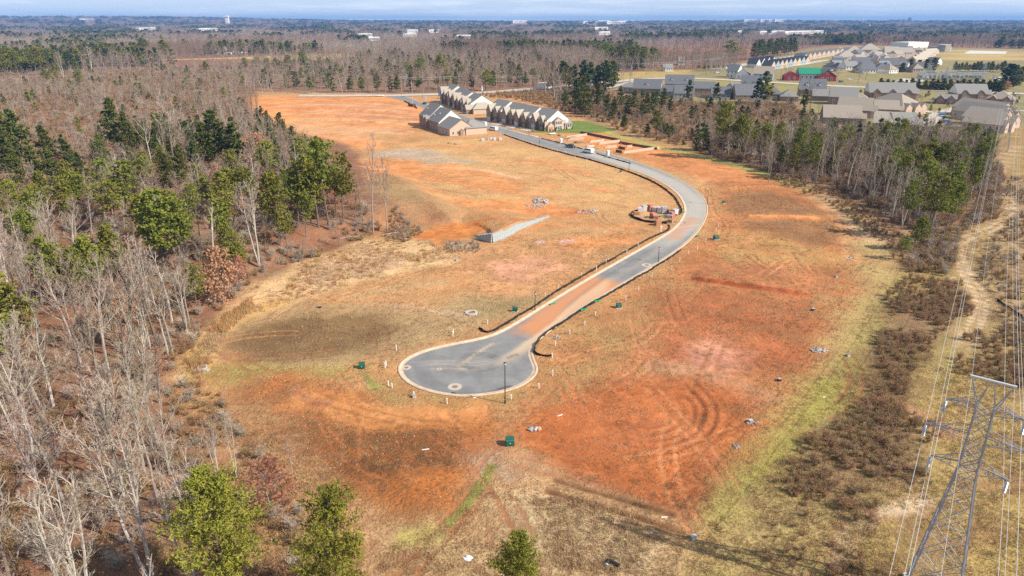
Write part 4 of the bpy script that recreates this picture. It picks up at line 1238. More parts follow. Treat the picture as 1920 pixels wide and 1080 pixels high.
for px, py, tp in ((655, 172, 142), (705, 173, 135), (745, 173, 138), (790, 172, 145), (910, 170, 128), (885, 168, 135), (985, 163, 138), (920, 171, 145), (840, 168, 130), (760, 150, 116), (790, 150, 106), (830, 152, 100), (725, 150, 110), (865, 156, 110), (955, 155, 128), (965, 150, 115), (975, 152, 120), (1000, 160, 128), (700, 160, 128), (660, 168, 150)):
    hero('dark_pine' if px % 2 else 'pine', px, py, tp, 1.4, None, 'evergreen at the front of the wood above the cleared site', CP_)
# hedge around the electrical yard and trees by the roads
HG = 'evergreen hedge trees around the electrical yard'
for k in range(20):
    hero('cedar', 1650 + k * 11.8, 166 + k * .35, 146 + (k * 7 % 5), 2.0, k, 'dense dark evergreen of the clipped row around the electrical yard', HG)
for k in range(22):
    hero('dark_pine', 1790 + k * 6.5 - (70 if k > 15 else 0), 134 + (k % 3), 114 + (k * 5 % 7), 1.6, k, 'dark evergreen at the back of the electrical yard', 'evergreens behind the electrical yard')
for k, (px, py) in enumerate(((1885, 165), (1900, 160), (1915, 150), (1895, 140), (1910, 135), (1870, 130))):
    hero('cedar', px, py, 118 + k * 3, 2.2, k, 'evergreen at the right end of the electrical yard', 'evergreens at the right end of the electrical yard')
for px, py in ((1705, 128), (1722, 130), (1735, 128), (1750, 126), (1745, 138), (1690, 135)):
    hero('cedar', px, py, py - 18, 2.6, 1, 'green shrub on the slope left of the electrical yard', 'shrubs left of the electrical yard')
OR_ = 'small bare ornamental trees along the highway'
for px in (1750, 1795, 1838, 1885, 1710):
    hero('leafy', px, 169 + (px - 1750) * .03, 153, 1.3, 1, 'small round ornamental tree along the highway before the hedge', OR_)
for px, py, tp in ((1570, 152, 124), (1608, 156, 124), (1622, 150, 128), (1655, 128, 108), (1470, 143, 122), (1480, 147, 125), (1212, 140, 108), (1246, 134, 100), (1290, 130, 98)):
    hero('bare', px, py, tp, 1.6, 3, 'rounded leafless street tree near the far houses', 'rounded leafless street trees')
for px in range(1310, 1380, 9):
    hero('pine', px, 134 - (px - 1310) * .08, 122, 1.8, px, 'yellow green bush tree along the far lane', 'yellow green bush trees along the far lane')

for _g, _d in ((EDGE, 'pines along the clearing side of the left wood'), (MID, 'olive pines amid the left wood'), (DK, 'dark evergreens at the back of the left wood'), (FL, 'pines on the far left beyond the brush'),
               (BR, 'dark pines on the bank behind the townhouses'), (ROADP, 'dark pines in the row beyond the highway'), (PW, 'tall dark pines behind the far houses'), (FG, 'green pines by the yellow field'),
               (CP_, 'evergreens fronting the wood above the site'), (HG, 'hedge trees before the electrical yard'), ('evergreens behind the electrical yard', 'evergreens behind the electrical yard'),
               ('evergreens at the right end of the electrical yard', 'evergreens right of the electrical yard'), ('shrubs left of the electrical yard', 'green shrubs left of the electrical yard'), (OR_, 'small ornamental trees along the highway'),
               ('rounded leafless street trees', 'rounded leafless street trees'), ('yellow green bush trees along the far lane', 'yellow green bushes along the far lane')):
    number_group(_g, _d)
# dense planting ----------------------------------------------------------
HV = np.array([h[:2] for h in HEROES if h[3] in ('pine', 'dark_pine') and h[0] < 0 and h[1] < 330])
PLACED = np.array([h[:2] for h in HEROES]); PRAD = np.array([h[2] for h in HEROES])
def free(x, y, m=.8):
    return bool(np.all((PLACED[:, 0] - x) ** 2 + (PLACED[:, 1] - y) ** 2 > (PRAD + m) ** 2))
r = random.Random(11)
CAND = np.concatenate([p for p in (poisson(LEFTWOOD, 6.0, 5), )])
for x, y in CAND:
    if not free(x, y): continue
    px, py, zc = pix(x, y, 10)
    if px < -220 or px > 800 or py > 1500: continue
    n = vnoise(x / 22.0, y / 22.0, 77); q = r.random()
    if y < 120 and r.random() < .14: continue
    back = y > 235
    dE = float(sdf(np.array([[x, y]]), np.array(LEFTWOOD))[0])
    if back and q < .30 + .6 * (n - .5): k, h = 'dark_pine', r.uniform(12, 17)
    elif 118 < y < 240 and x < -45 and q < .30 + .9 * (n - .45): k, h = 'pine', r.uniform(10, 16)
    elif q < .9 and r.random() < (.25 if y > 110 else .16): k, h = 'slender', r.uniform(13, 18)
    elif r.random() < .06: k, h = 'leafy', r.uniform(5, 8)
    else: k, h = 'bare', (r.uniform(11, 16) if y > 130 else r.uniform(16, 23))
    # keep the view of the pines and evergreens one can point at
    dx = HV[:, 0] - x; dy = HV[:, 1] - y; t_ = (HV[:, 0] * x + HV[:, 1] * y) / (x * x + y * y)
    lat = np.abs(HV[:, 0] * y - HV[:, 1] * x) / math.hypot(x, y)
    if h > 9 and np.any((lat < 4.5) & (t_ > 1.0) & (t_ < 1.16)):
        if k != 'bare' or r.random() < .4: continue
        h = r.uniform(6, 10)
    if dE < 4: h *= .8
    if y < 70 and x > -22: continue
    add_tree(k, x, y, h, 'left', r.uniform(.95, 1.3))
for x, y in poisson(STRIP, 4.7, 6):
    if not free(x, y): continue
    n = vnoise(x / 16.0, y / 16.0, 78); q = r.random()
    if q < .15: k, h = 'pine', r.uniform(12, 17)
    elif q < .18: k, h = 'dark_pine', r.uniform(8, 11)
    elif q < .45: k, h = 'slender', r.uniform(14, 19)
    else: k, h = 'bare', r.uniform(10, 17)
    if y > 300: h *= .75
    if y > 350: h *= .62
    add_tree(k, x, y, h, 'strip', r.uniform(.85, 1.2))
for x, y in poisson(BELT, 8.5, 8):
    if not free(x, y): continue
    q = r.random()
    k, h = ('bare', r.uniform(5, 9)) if q < .72 else ('cedar', r.uniform(2.5, 6)) if q < .86 else ('dark_pine', r.uniform(5, 9))
    add_tree(k, x, y, h, 'belt', r.uniform(1.1, 1.6))
for x, y in poisson(BACKLEFT, 9.0, 9):
    if not free(x, y): continue
    q = r.random(); n = vnoise(x / 40.0, y / 40.0, 79)
    px, py, zc = pix(x, y, 5)
    if px < -120: continue
    if q < .06: k, h = 'cedar', r.uniform(3, 6)
    elif q < .10: k, h = 'pine', r.uniform(6, 10)
    else: k, h = 'bare', r.uniform(5, 9) + (5 if n > .62 else 0)
    add_tree(k, x, y, h, 'backleft', r.uniform(1.2, 1.7))
front = cat(flats([(470, 176), (640, 177), (760, 174), (1000, 164), (1130, 148)]), 8)
for x, y in poisson(CENTRE, 10.5, 10):
    if not free(x, y): continue
    d, _ = seg_dist(np.array([[x, y]]), front)
    q = r.random(); n = vnoise(x / 60.0, y / 60.0, 80)
    right = x > 40
    if q < .07 + .16 * (n > .6): k, h = ('dark_pine' if r.random() < .5 else 'pine'), r.uniform(9, 15)
    elif q < .16 and d[0] < 60: k, h = 'leafy', r.uniform(6, 9)
    else: k, h = 'bare', (r.uniform(20, 27) if right else r.uniform(12, 19))
    add_tree(k, x, y, h, 'centre', r.uniform(1.1, 1.5))

LBL = {('bare', 'left'): ('grey leafless tree inside the dense left wood', 'leafless trees of the left wood'),
       ('slender', 'left'): ('slender tall bare trunked tree inside the left wood', 'slender bare trees of the left wood'),
       ('pine', 'left'): ('green pine scattered among the bare trees of the left wood', 'scattered pines of the left wood'),
       ('dark_pine', 'left'): ('dark evergreen mixed into the back of the left wood', 'mixed dark evergreens of the left wood'),
       ('leafy', 'left'): ('low russet leaved oak under the bare trees of the left wood', 'russet oaks of the left wood'),
       ('bare', 'strip'): ('grey leafless tree in the strip right of the cleared field', 'leafless trees of the right strip'),
       ('slender', 'strip'): ('tall slender pale trunk in the strip right of the cleared field', 'slender trees of the right strip'),
       ('pine', 'strip'): ('olive pine in the strip right of the cleared field', 'pines of the right strip'),
       ('dark_pine', 'strip'): ('dark evergreen in the strip right of the cleared field', 'dark evergreens of the right strip'),
       ('bare', 'belt'): ('low leafless tree on the brushy bank below the grey roofed houses', 'low leafless trees of the brushy bank'),
       ('cedar', 'belt'): ('small dark cedar on the brushy bank below the grey roofed houses', 'cedars of the brushy bank'),
       ('dark_pine', 'belt'): ('young evergreen on the brushy bank below the grey roofed houses', 'young evergreens of the brushy bank'),
       ('bare', 'backleft'): ('low leafless tree in the brush behind the left wood', 'low leafless trees behind the left wood'),
       ('cedar', 'backleft'): ('small cedar in the brush behind the left wood', 'cedars behind the left wood'),
       ('pine', 'backleft'): ('young pine in the brush behind the left wood', 'young pines behind the left wood'),
       ('bare', 'centre'): ('leafless tree of the wood between cleared site and horizon', 'leafless trees of the middle wood'),
       ('pine', 'centre'): ('pine among bare trees of the wood above the cleared site', 'pines of the middle wood'),
       ('dark_pine', 'centre'): ('dark evergreen in the wood above the cleared site', 'dark evergreens of the middle wood'),
       ('leafy', 'centre'): ('russet leaved oak at the front of the wood above the site', 'russet oaks of the middle wood')}
LOOK = {'bare': ('grey barked leafless tree', 'dark barked leafless tree', 'pale three stemmed leafless tree', 'grey leafless tree with brown twigs', 'dark leafless tree with brown twigs', 'pale twin stemmed leafless tree'),
        'slender': ('slender grey bare tree', 'slender dark bare tree', 'slender whitish bare tree'),
        'pine': ('rounded olive pine', 'broad olive pine', 'high crowned olive pine', 'low branched olive pine'), 'dark_pine': ('narrow dark evergreen', 'bushy dark evergreen', 'high crowned dark evergreen'),
        'leafy': ('russet leaved oak', 'spreading russet oak'), 'cedar': ('small dark cedar', 'small green cedar')}
def describe(k, zone, x, y, h, vv, lab):
    look = LOOK[k][vv]; px, py, _ = pix(x, y, 0)
    if zone == 'left':
        dE = float(sdf(np.array([[x, y]]), np.array(LEFTWOOD))[0])
        place = ('edging the left wood ' if dE < 9 else 'in the left wood, far left, ' if px < 90 else 'inside the left wood ') + ('below the gully' if y < 85 else 'beside the straw slope' if y < 140 else 'level with the wall' if y < 215 else 'at its back')
    elif zone == 'strip':
        place = 'in the right tree strip, ' + ('upper end' if px < 1480 else 'middle part' if px < 1650 else 'lower end') + (' by the field' if float(sdf(np.array([[x, y]]), np.array(STRIP))[0]) < 8 else '')
    elif zone == 'belt':
        place = 'on the brushy bank below ' + ('the townhouses' if px < 1180 else 'the fenced grey roofs' if px < 1380 else 'the brown roofs')
    elif zone == 'backleft':
        place = 'in brush behind the left wood, ' + ('far left' if px < 160 else 'middle' if px < 330 else 'near the clay terraces')
    else:
        place = 'in the upper wood, ' + ('left of the street entrance' if px < 740 else 'behind the townhouses' if px < 960 else 'left of the highway junction')
    return look + ' ' + place
LIMIT = {'bare_tree': 185, 'pine_tree': 100, 'evergreen_tree': 90, 'cedar_tree': 60, 'oak_tree': 60}
count = {k: 0 for k in LIMIT}
def shown(t):
    px, py, zc = pix(t[1], t[2], t[3] * .6)
    edge = -60 < px < 1980 and py < 1150
    return (t[3] * FPX / zc) if edge else 0
TREES.sort(key=lambda t: -shown(t))
REST = []
for t in TREES:
    k, x, y, h, w, zone = t
    nm = KIND[k]
    if shown(t) > 0 and count[nm] < LIMIT[nm]:
        count[nm] += 1
        lab, grp = LBL[(k, zone)]
        zc = pix(x, y, h / 2)[2]
        vv = r.randrange(len(PROTO[k]))
        lab = describe(k, zone, x, y, h, vv, lab)
        if zc < 430: plant(k, x, y, h, lab, grp, w, vv)
        else: plant_far({'leafy': 'bare', 'cedar': 'dark_pine', 'slender': 'bare'}.get(k, k), x, y, h, lab, grp, w)
    else:
        REST.append(t)

FARB = [((-5, 45), (30, 44), 'low white warehouse at the left edge near the horizon'), ((20, 47), (84, 46), 'long pink roofed warehouse at the left'), ((104, 47), (146, 46), 'long white warehouse left of the small white block'),
        ((164, 38), (192, 37), 'white warehouse on the far left ridge'), ((181, 47), (190, 47), 'small white block on the far left'), ((160, 51), (182, 50), 'flat white roof below the small white block'),
        ((360, 42), (387, 41), 'white hall left of the tall white tower'), ((446, 43), (452, 43), 'white block right of the tall white tower'), ((460, 44), (494, 42), 'long pale hall right of the tall white tower'), ((262, 58), (292, 57), 'pale shed in the left woods'),
        ((374, 59), (408, 58), 'pale flat buildings in the woods below the tall white tower'), ((656, 44), (718, 43), 'large white plant left of the picture centre on the horizon'), ((682, 42), (706, 41.5), 'upper storey hall of the large white plant'), ((673, 70), (699, 69), 'white office block among bare trees'),
        ((692, 77), (712, 76), 'white flat building below the white office block'), ((752, 70), (782, 69), 'low pale roof right of the white office block'), ((764, 62), (784, 61), 'brown pale roof above the low pale roof'), ((805, 62), (824, 61), 'white stepped roof in the woods'),
        ((850, 73), (888, 72), 'long low pale roof in the central woods'), ((962, 51), (988, 50.5), 'white hall in the middle of the horizon woods'), ((1094, 52), (1120, 51), 'first white hall of the central industrial group'), ((1122, 49), (1144, 48), 'second white hall of the central industrial group'),
        ((1116, 57), (1140, 56), 'lower pink roofed hall of the central industrial group'), ((1138, 52), (1172, 51), 'broad white hall of the central industrial group'), ((1160, 48), (1190, 47), 'rear white hall of the central industrial group'), ((1122, 66), (1144, 65), 'pale roof below the central industrial group'),
        ((1346, 45), (1358, 45), 'small white building on the right horizon'), ((1394, 49), (1420, 48), 'low white hall on the right horizon'), ((1425, 49), (1450, 48), 'white hall right of the low white hall'), ((1452, 49), (1474, 48), 'third white hall on the right horizon'),
        ((1425, 65), (1470, 63), 'long white roofs behind the tall dark pines'), ((1472, 65), (1556, 62), 'longest white warehouse behind the tall dark pines'), ((1384, 64), (1398, 63), 'small pale roof left of the long white roofs')]
# ---- everything beyond: one wood that reads as a mass
def far_points():
    rg = np.random.default_rng(3)
    P = []; S = []
    for y0, y1, sp in ((430, 900, 8.5), (900, 1500, 11), (1500, 2500, 17), (2500, 4200, 28), (4200, 6500, 46), (6500, 10500, 75)):
        xm = .80 * y1 + 60
        X, Y = np.meshgrid(np.arange(-xm, xm, sp), np.arange(y0, y1, sp))
        Q = np.stack([X.ravel(), Y.ravel()], 1) + rg.uniform(-.45, .45, (X.size, 2)) * sp
        Q = Q[np.abs(Q[:, 0]) < .80 * Q[:, 1] + 60]
        P.append(Q); S.append(np.full(len(Q), sp))
    P = np.concatenate(P); S = np.concatenate(S)
    keep = np.ones(len(P), bool)
    for poly in [SITE_W, SUBDIV, CORR, np.array(LEFTWOOD), np.array(STRIP), np.array(BELT), np.array(CENTRE), np.array(BACKLEFT)] + FIELDS: keep &= ~inside(P, poly)
    d, _ = seg_dist(P, HWY); keep &= d > 13
    zc_ = P[:, 1] * CP + CAM_H * SP; ppx = 960 + FPX * P[:, 0] / zc_
    for a, b, _l in FARB:
        Db = at(*a).y
        keep &= ~((ppx > a[0] - 2) & (ppx < b[0] + 2) & (P[:, 1] > Db * .80) & (P[:, 1] < Db + 60))
    # openings in the far woods: fields, lots
    op = fbm(P[:, 0] / 260.0, P[:, 1] / 420.0, 55, 3)
    keep &= ~((op > .66) & (P[:, 1] > 1100))
    return P[keep], S[keep]
FP, FS = far_points()
rg = np.random.default_rng(4)
n = len(FP)
protos = [m for m, _ in FAR['bare']] + [m for m, _ in FAR['pine']] + [m for m, _ in FAR['dark_pine']]
noms = 17.0
pn = fbm(FP[:, 0] / 130.0, FP[:, 1] / 190.0, 91, 3) + rg.uniform(-.09, .09, n)
patch = fbm(FP[:, 0] / 300.0, FP[:, 1] / 420.0, 92, 2) + rg.uniform(-.1, .1, n)
idx = np.clip((patch - .25) / .5 * 4, 0, 3).astype(int)
ever = pn > .64
idx[ever] = 4 + (rg.random(ever.sum()) * 4).astype(int)
hh = rg.uniform(14, 25, n) * np.where(ever, 1.0, .95) / noms
wd = np.maximum(1.0, FS / 9.0) * rg.uniform(.9, 1.25, n)
scl = np.stack([hh * wd, hh * wd, hh], 1)
rest = [t for t in REST if t[2] > 25]
k2 = {'bare': (0, 1, 2, 3), 'slender': (0, 1), 'leafy': (3,), 'pine': (4, 6), 'dark_pine': (5, 7), 'cedar': (5, 7)}
rp = np.array([(t[1], t[2]) for t in rest]); ri = np.array([r.choice(k2[t[0]]) for t in rest])
rs = np.array([(t[3] / 17 * t[4], t[3] / 17 * t[4], t[3] / 17) for t in rest])
AP = np.concatenate([FP, rp]); 
stuff('far_wood', AP, height(AP[:, 0], AP[:, 1]) - .2, np.concatenate([idx, ri]), np.concatenate([scl, rs]), rg.uniform(0, 6.28, len(AP)), protos)

# ================================================================== GROUND COVER
def bush(seed, h=1.8, w=1.3, stems=9, per=16, fine=4):
    r = random.Random(seed); T = TB()
    for k in range(stems):
        a = r.uniform(0, 6.283); d = Vector((math.cos(a) * w / h * r.uniform(.1, .9), math.sin(a) * w / h * r.uniform(.1, .9), 1))
        pts, _ = curve_limb(r, Vector((0, 0, -.1)), d, h * r.uniform(.7, 1.1), 3, wig=.2)
        T.limb(pts, .025, .012, 3)
        for j in range(per):
            u = r.uniform(.2, 1) * 2.999; i = int(u); q = pts[i].lerp(pts[i + 1], u - i)
            e = q + (rv(r) + Vector((0, 0, .5))).normalized() * h * r.uniform(.18, .4)
            T.blade(q, e, .035, rnd=r.uniform(0, 3))
            for _ in range(fine):
                m_ = q.lerp(e, r.uniform(.1, 1)); T.blade(m_, m_ + (rv(r) + Vector((0, 0, .3))).normalized() * h * r.uniform(.08, .2), .03, rnd=r.uniform(0, 3))
    return T
M_brushb = mat('scrub_brown', (.40, .25, .125), .9, .35, .6, objvar=.14)
BUSH = [bush(500 + k, (1.8, 1.5, 1.9, 1.3)[k], (1.3, 1.5, 1.3, 1.7)[k]).mesh('brush', [m]) for k, m in enumerate((M_brushb, M_brushb, M_twig, M_twigb))]
def tuft(seed, n=70, h=.6, rad=.75, w=.05, spread=.5):
    r = random.Random(seed); T = TB()
    for k in range(n):
        a = r.uniform(0, 6.283); q = rad * math.sqrt(r.random()); p = Vector((q * math.cos(a), q * math.sin(a), -.04))
        T.blade(p, p + Vector((r.uniform(-spread, spread), r.uniform(-spread, spread), 1)).normalized() * h * r.uniform(.5, 1.15), w * r.uniform(.6, 1.3), rnd=r.uniform(0, 3))
    return T
M_g1 = mat('straw_grass', (.58, .40, .22), .9, .35, .7, objvar=.2)
M_g2 = mat('broomsedge', (.58, .34, .15), .9, .35, .7, objvar=.2)
M_g3 = mat('olive_grass', (.30, .27, .08), .9, .35, .7, objvar=.25)
M_g4 = mat('dark_dead_grass', (.22, .13, .06), .9, .35, .7, objvar=.25)
M_g5 = mat('brown_grass', (.42, .27, .13), .9, .35, .7, objvar=.25)
TUFT = [tuft(520, 70, .45).mesh('grass', [M_g1]), tuft(521, 60, .95, .5, .05, .25).mesh('grass', [M_g2]), tuft(522, 80, .32, .8).mesh('grass', [M_g3]),
        tuft(523, 60, .3, .8).mesh('grass', [M_g4]), tuft(524, 70, .4, .8).mesh('grass', [M_g5]), tuft(525, 8, 1.0, .25, .06, .2).mesh('grass', [M_g2])]
GPTS, GI, GS = [], [], []
def grass_on(px, spacing, kinds, seed, size=(.7, 1.2), thin=0.0, scale=9.0):
    Q = poisson(flats(px), spacing, seed, .5)
    if thin: Q = Q[fbm(Q[:, 0] / scale, Q[:, 1] / scale, seed, 3) > thin]
    if not len(Q): return
    rr = np.random.default_rng(seed)
    nk = fbm(Q[:, 0] / 5.0, Q[:, 1] / 5.0, seed + 3, 3) + rr.uniform(-.12, .12, len(Q))
    e = np.clip((nk - .3) / .4 * len(kinds), 0, len(kinds) - 1).astype(int)
    GPTS.append(Q); GI.append(np.array(kinds)[e]); GS.append(rr.uniform(*size, len(Q)))
grass_on([(345, 700), (395, 615), (470, 545), (560, 495), (690, 452), (800, 450), (870, 478), (760, 505), (660, 535), (560, 560), (450, 598), (410, 660), (370, 715)], 1.15, (0, 0, 1, 4), 21, thin=.36)
grass_on([(340, 690), (400, 610), (470, 560), (480, 578), (430, 615), (400, 665), (365, 705)], .8, (1, 1, 0), 22, (.9, 1.4))
grass_on([(560, 585), (700, 590), (800, 580), (820, 600), (720, 612), (620, 630), (540, 620)], 2.2, (5, 5, 5), 23, (.8, 1.4), thin=.42)
grass_on([(560, 960), (720, 1000), (850, 985), (900, 920), (1010, 930), (1160, 950), (1290, 1000), (1250, 1130), (560, 1130)], .95, (4, 0, 0, 4, 3), 24, (.6, 1.1), thin=.40)
grass_on([(1000, 940), (1100, 930), (1190, 970), (1230, 1020), (1180, 1080), (1040, 1060)], .75, (0, 0, 4), 25, (.7, 1.1), thin=.35)
grass_on([(430, 735), (500, 760), (560, 830), (640, 930), (700, 1000), (640, 1130), (500, 1130), (400, 900)], 1.0, (4, 0, 4, 3), 26, (.7, 1.2), thin=.40)
grass_on([(1370, 950), (1500, 820), (1640, 680), (1700, 600), (1760, 640), (1700, 760), (1760, 930), (1660, 960), (1570, 1130), (1250, 1130), (1330, 985)], .95, (2, 0, 2, 4), 27, (.6, 1.1), thin=.36)
grass_on([(1560, 960), (1760, 930), (1760, 690), (2000, 640), (2100, 1130), (1560, 1130)], 1.05, (4, 2, 0, 3), 28, (.6, 1.1), thin=.38)
grass_on([(1640, 530), (1690, 530), (1680, 600), (1640, 680), (1560, 770), (1470, 860), (1340, 970), (1430, 810), (1530, 720), (1600, 640)], 1.3, (2, 2, 4), 29, (.4, .8), thin=.42)
grass_on([(500, 790), (600, 775), (760, 800), (880, 810), (860, 880), (760, 900), (640, 920), (540, 870)], 1.3, (3, 3, 4), 30, (.5, .9), thin=.48, scale=5)
grass_on([(1000, 870), (1100, 890), (1250, 900), (1330, 880), (1340, 930), (1290, 990), (1180, 958), (1060, 930)], 1.2, (3, 4), 31, (.5, .9), thin=.47, scale=5)
grass_on([(1790, 330), (1990, 330), (2050, 700), (1870, 620), (1800, 480)], 2.0, (4, 0, 4), 32, (.8, 1.3), thin=.4)
grass_on([(420, 640), (560, 570), (760, 480), (900, 440), (1200, 430), (1340, 330), (1560, 390), (1650, 500), (1500, 790), (1330, 980), (900, 960), (560, 900), (470, 790)], 1.45, (3, 4, 4, 0), 33, (.3, .75), thin=.44, scale=5)
_g = np.concatenate(GPTS); _k = ~inside(_g, OUT) & (seg_dist(_g, OUT, True)[0] > 1.0); _c = np.cumsum([len(q) for q in GPTS])[:-1]
GI = [np.concatenate(GI)[_k]]; GS = [np.concatenate(GS)[_k]]; GPTS = [_g[_k]]
G = np.concatenate(GPTS); gi_ = np.concatenate(GI); gs = np.concatenate(GS)
stuff('dry_grass', G, height(G[:, 0], G[:, 1]), gi_, np.stack([gs] * 3, 1), rg.uniform(0, 6.28, len(G)), TUFT)

BP, BI, BS = [], [], []
def brush_on(px, spacing, kinds, seed, size=(.7, 1.3), thin=0.0, scale=10.0):
    Q = poisson(flats(px), spacing, seed, .5)
    if thin: Q = Q[fbm(Q[:, 0] / scale, Q[:, 1] / scale, seed, 3) > thin]
    rr = np.random.default_rng(seed)
    BP.append(Q); BI.append(rr.choice(kinds, len(Q))); BS.append(rr.uniform(*size, len(Q)))
brush_on([(1660, 560), (1700, 520), (1800, 530), (1830, 590), (1790, 600), (1740, 650), (1700, 720), (1680, 800), (1630, 780), (1630, 690)], 1.25, (0, 3, 0, 1), 41, (.45, 1.25), .36)
brush_on([(1480, 840), (1640, 750), (1700, 770), (1770, 800), (1730, 930), (1600, 960), (1480, 930)], 1.15, (0, 3, 0, 1), 42, (.4, 1.2), .38, 7)
brush_on([(1760, 640), (1990, 600), (2050, 720), (1900, 730), (1790, 700)], 1.4, (0, 0, 3), 43, (.5, 1.3), .42)
brush_on([(1560, 980), (1700, 960), (1760, 980), (1700, 1130), (1560, 1130)], 1.4, (0, 1), 44, (.6, 1.1), .46, 7)
brush_on([(1330, 990), (1440, 900), (1560, 900), (1500, 1060), (1330, 1120)], 1.7, (0, 1, 0), 45, (.4, .85), .52, 6)
brush_on([(1440, 322), (1560, 356), (1640, 402), (1700, 445), (1720, 490), (1690, 500), (1640, 450), (1560, 385), (1440, 336)], 1.8, (0, 1), 46, (.6, 1.1), .32)
brush_on([(1790, 330), (1990, 330), (2050, 700), (1870, 620), (1830, 500), (1900, 400)], 2.4, (0, 2, 1), 47, (.7, 1.3), .42)
brush_on([(1700, 440), (1800, 430), (1850, 350), (1870, 300), (1880, 330), (1870, 410), (1800, 440), (1780, 520), (1700, 510)], 1.8, (2, 1, 0), 48, (1.0, 1.9), .3)
lw = [p for p in LEFTWOOD]
Q = poisson(lw, 2.5, 49, .5)
Q = Q[(fbm(Q[:, 0] / 9, Q[:, 1] / 9, 50, 3) > .40) & (Q[:, 1] < 250) & (Q[:, 0] > -190)]
BP.append(Q); rr = np.random.default_rng(50); BI.append(rr.choice((1, 2, 1, 2, 0), len(Q))); BS.append(rr.uniform(.7, 1.9, len(Q)))
brush_on([(318, 740), (350, 700), (420, 745), (500, 850), (560, 950), (620, 1060), (600, 1200), (330, 1200), (320, 850)], 1.6, (1, 1, 0, 2), 51, (.6, 1.4), .38)
brush_on([(860, 178), (1030, 172), (1130, 166), (1160, 190), (1480, 196), (1540, 240), (1500, 245), (1310, 232), (1290, 278), (1180, 250), (1090, 216), (960, 186)], 4.2, (0, 1, 1, 3), 52, (1.3, 2.6), .3)
brush_on([(-250, 330), (60, 300), (330, 250), (470, 240), (460, 176), (480, 140), (330, 128), (0, 140), (-250, 150)], 5.5, (1, 1, 2, 0), 53, (1.5, 3.0), .30, 30)
brush_on([(1300, 283), (1420, 318), (1560, 352), (1640, 395), (1710, 440), (1790, 425), (1862, 320), (1845, 275), (1640, 252), (1510, 240), (1310, 235)], 3.0, (1, 3, 2, 0), 56, (1.2, 2.6), .3)
brush_on([(740, 405), (800, 440), (760, 455), (720, 450)], 1.4, (0, 2, 1), 54, (.6, 1.1), .3)
brush_on([(835, 455), (900, 455), (905, 475), (840, 475)], 1.3, (0, 2), 55, (.3, .7), .35, 4)
B_ = np.concatenate(BP); bi = np.concatenate(BI); bs = np.concatenate(BS)
ok = ~((B_[:, 1] < 60) & (B_[:, 0] > 12) & (B_[:, 0] < 20))
stuff('brush', B_, height(B_[:, 0], B_[:, 1]), bi, np.stack([bs, bs, bs * rg.uniform(.7, 1.05, len(bs))], 1), rg.uniform(0, 6.28, len(B_)), BUSH)
print('COUNTS', count, 'rest', len(rest), 'far', len(FP), 'grass', len(G), 'brush', len(B_), 'heroes', len(HEROES))
# ================================================================== ROADS AND LOTS FARTHER OFF
def zfollow(off): return lambda p: gz(p[0], p[1]) + off
M_road2 = asphalt_material(False, (.50, .45, .37), 'pale_road')
M_drive = mat('driveway_concrete', (.56, .52, .46), .9, .2, .5)
M_court = mat('court_surface', (.62, .58, .54), .9, .12, .2)
def strip(name, px, width, m, off=.05, n=5, step=None):
    L = resample(cat(flats(px), n), step or 6.0)
    hw = width / 2
    o = ribbon(name, L, [(-hw, 0), (-hw * .5, .012), (0, .02), (hw * .5, .012), (hw, 0)], m, zfun=zfollow(off))
    o['kind'] = 'structure'; return o
strip('highway', HWY_PX, 15, M_road2, .30)
strip('side_road', [(1128, 168), (1160, 160), (1200, 152), (1235, 147)], 9, M_road2, .45)
strip('lane', [(1340, 131), (1400, 121), (1450, 113), (1500, 104), (1560, 93), (1600, 90)], 16, M_road2, .35)
strip('lane', [(1440, 128), (1500, 122), (1560, 112), (1640, 112), (1700, 112)], 12, M_road2, .35)
strip('street', [(1700, 262), (1735, 238), (1755, 218), (1775, 208), (1830, 200), (1900, 208)], 8, M_road2, .30)
strip('street', [(1690, 205), (1720, 207), (1750, 212)], 6, M_road2, .36)
strip('street', [(1870, 206), (1900, 208), (1960, 212)], 7, M_road2, .38)
def slab(name, px, m, off=.06, kind='structure'):
    P = flats(px); z = max(gz(*p) for p in P) + off
    b = MB(); n = len(P)
    b.add([(x, y, z) for x, y in P] + [(x, y, z - .3) for x, y in P], [tuple(range(n))] + [(i, n + i, n + (i + 1) % n, (i + 1) % n) for i in range(n)])
    o = b.build(name, m); recalc(o.data); o['kind'] = kind; return o
slab('playing_court', [(1806, 101), (1818, 95.5), (1888, 97), (1884, 101.5)], M_court, .4)
slab('parking_lot', [(1672, 158), (1688, 147), (1732, 150), (1726, 160)], M_road2, .3)
M_walk = mat('sidewalk_concrete', (.60, .56, .50), .9, .15, .5)

# ================================================================== HOUSES
def wallmat(name, c): return banded('wall_' + name, c, 'Z', .32, .86, .18)
W_brick = banded('brown_brick', (.35, .235, .165), 'Z', .23, .78, .3)
W_pinkbrick = banded('pale_brick', (.60, .45, .345), 'Z', .23, .86, .2)  # end walls' sunlit brightness is put into this paler brick; far houses share it
W_tan = wallmat('tan_siding', (.58, .47, .35))
W_white = wallmat('white_siding', (.80, .78, .73))
W_blue = wallmat('blue_siding', (.34, .45, .52))
W_red = wallmat('red_siding', (.34, .045, .04))
W_grey = wallmat('grey_siding', (.42, .41, .39))
R_grey = banded('grey_shingle', (.285, .27, .25), 'Z', .3, .88, .2)
R_brown = banded('brown_shingle', (.37, .31, .25), 'Z', .3, .88, .2)
R_tan = banded('weathered_shingle', (.45, .39, .315), 'Z', .3, .9, .2)
R_dark = banded('slate_shingle', (.17, .172, .185), 'Z', .3, .88, .25)
R_green = banded('green_metal_roof', (.03, .26, .155), 'X', .6, .85, .12, .5)
M_trim = mat('white_trim', (.80, .78, .74), .6, .08)
M_glass = mat('window_glass', (.045, .06, .08), .12, .3, .4, spec=.6)
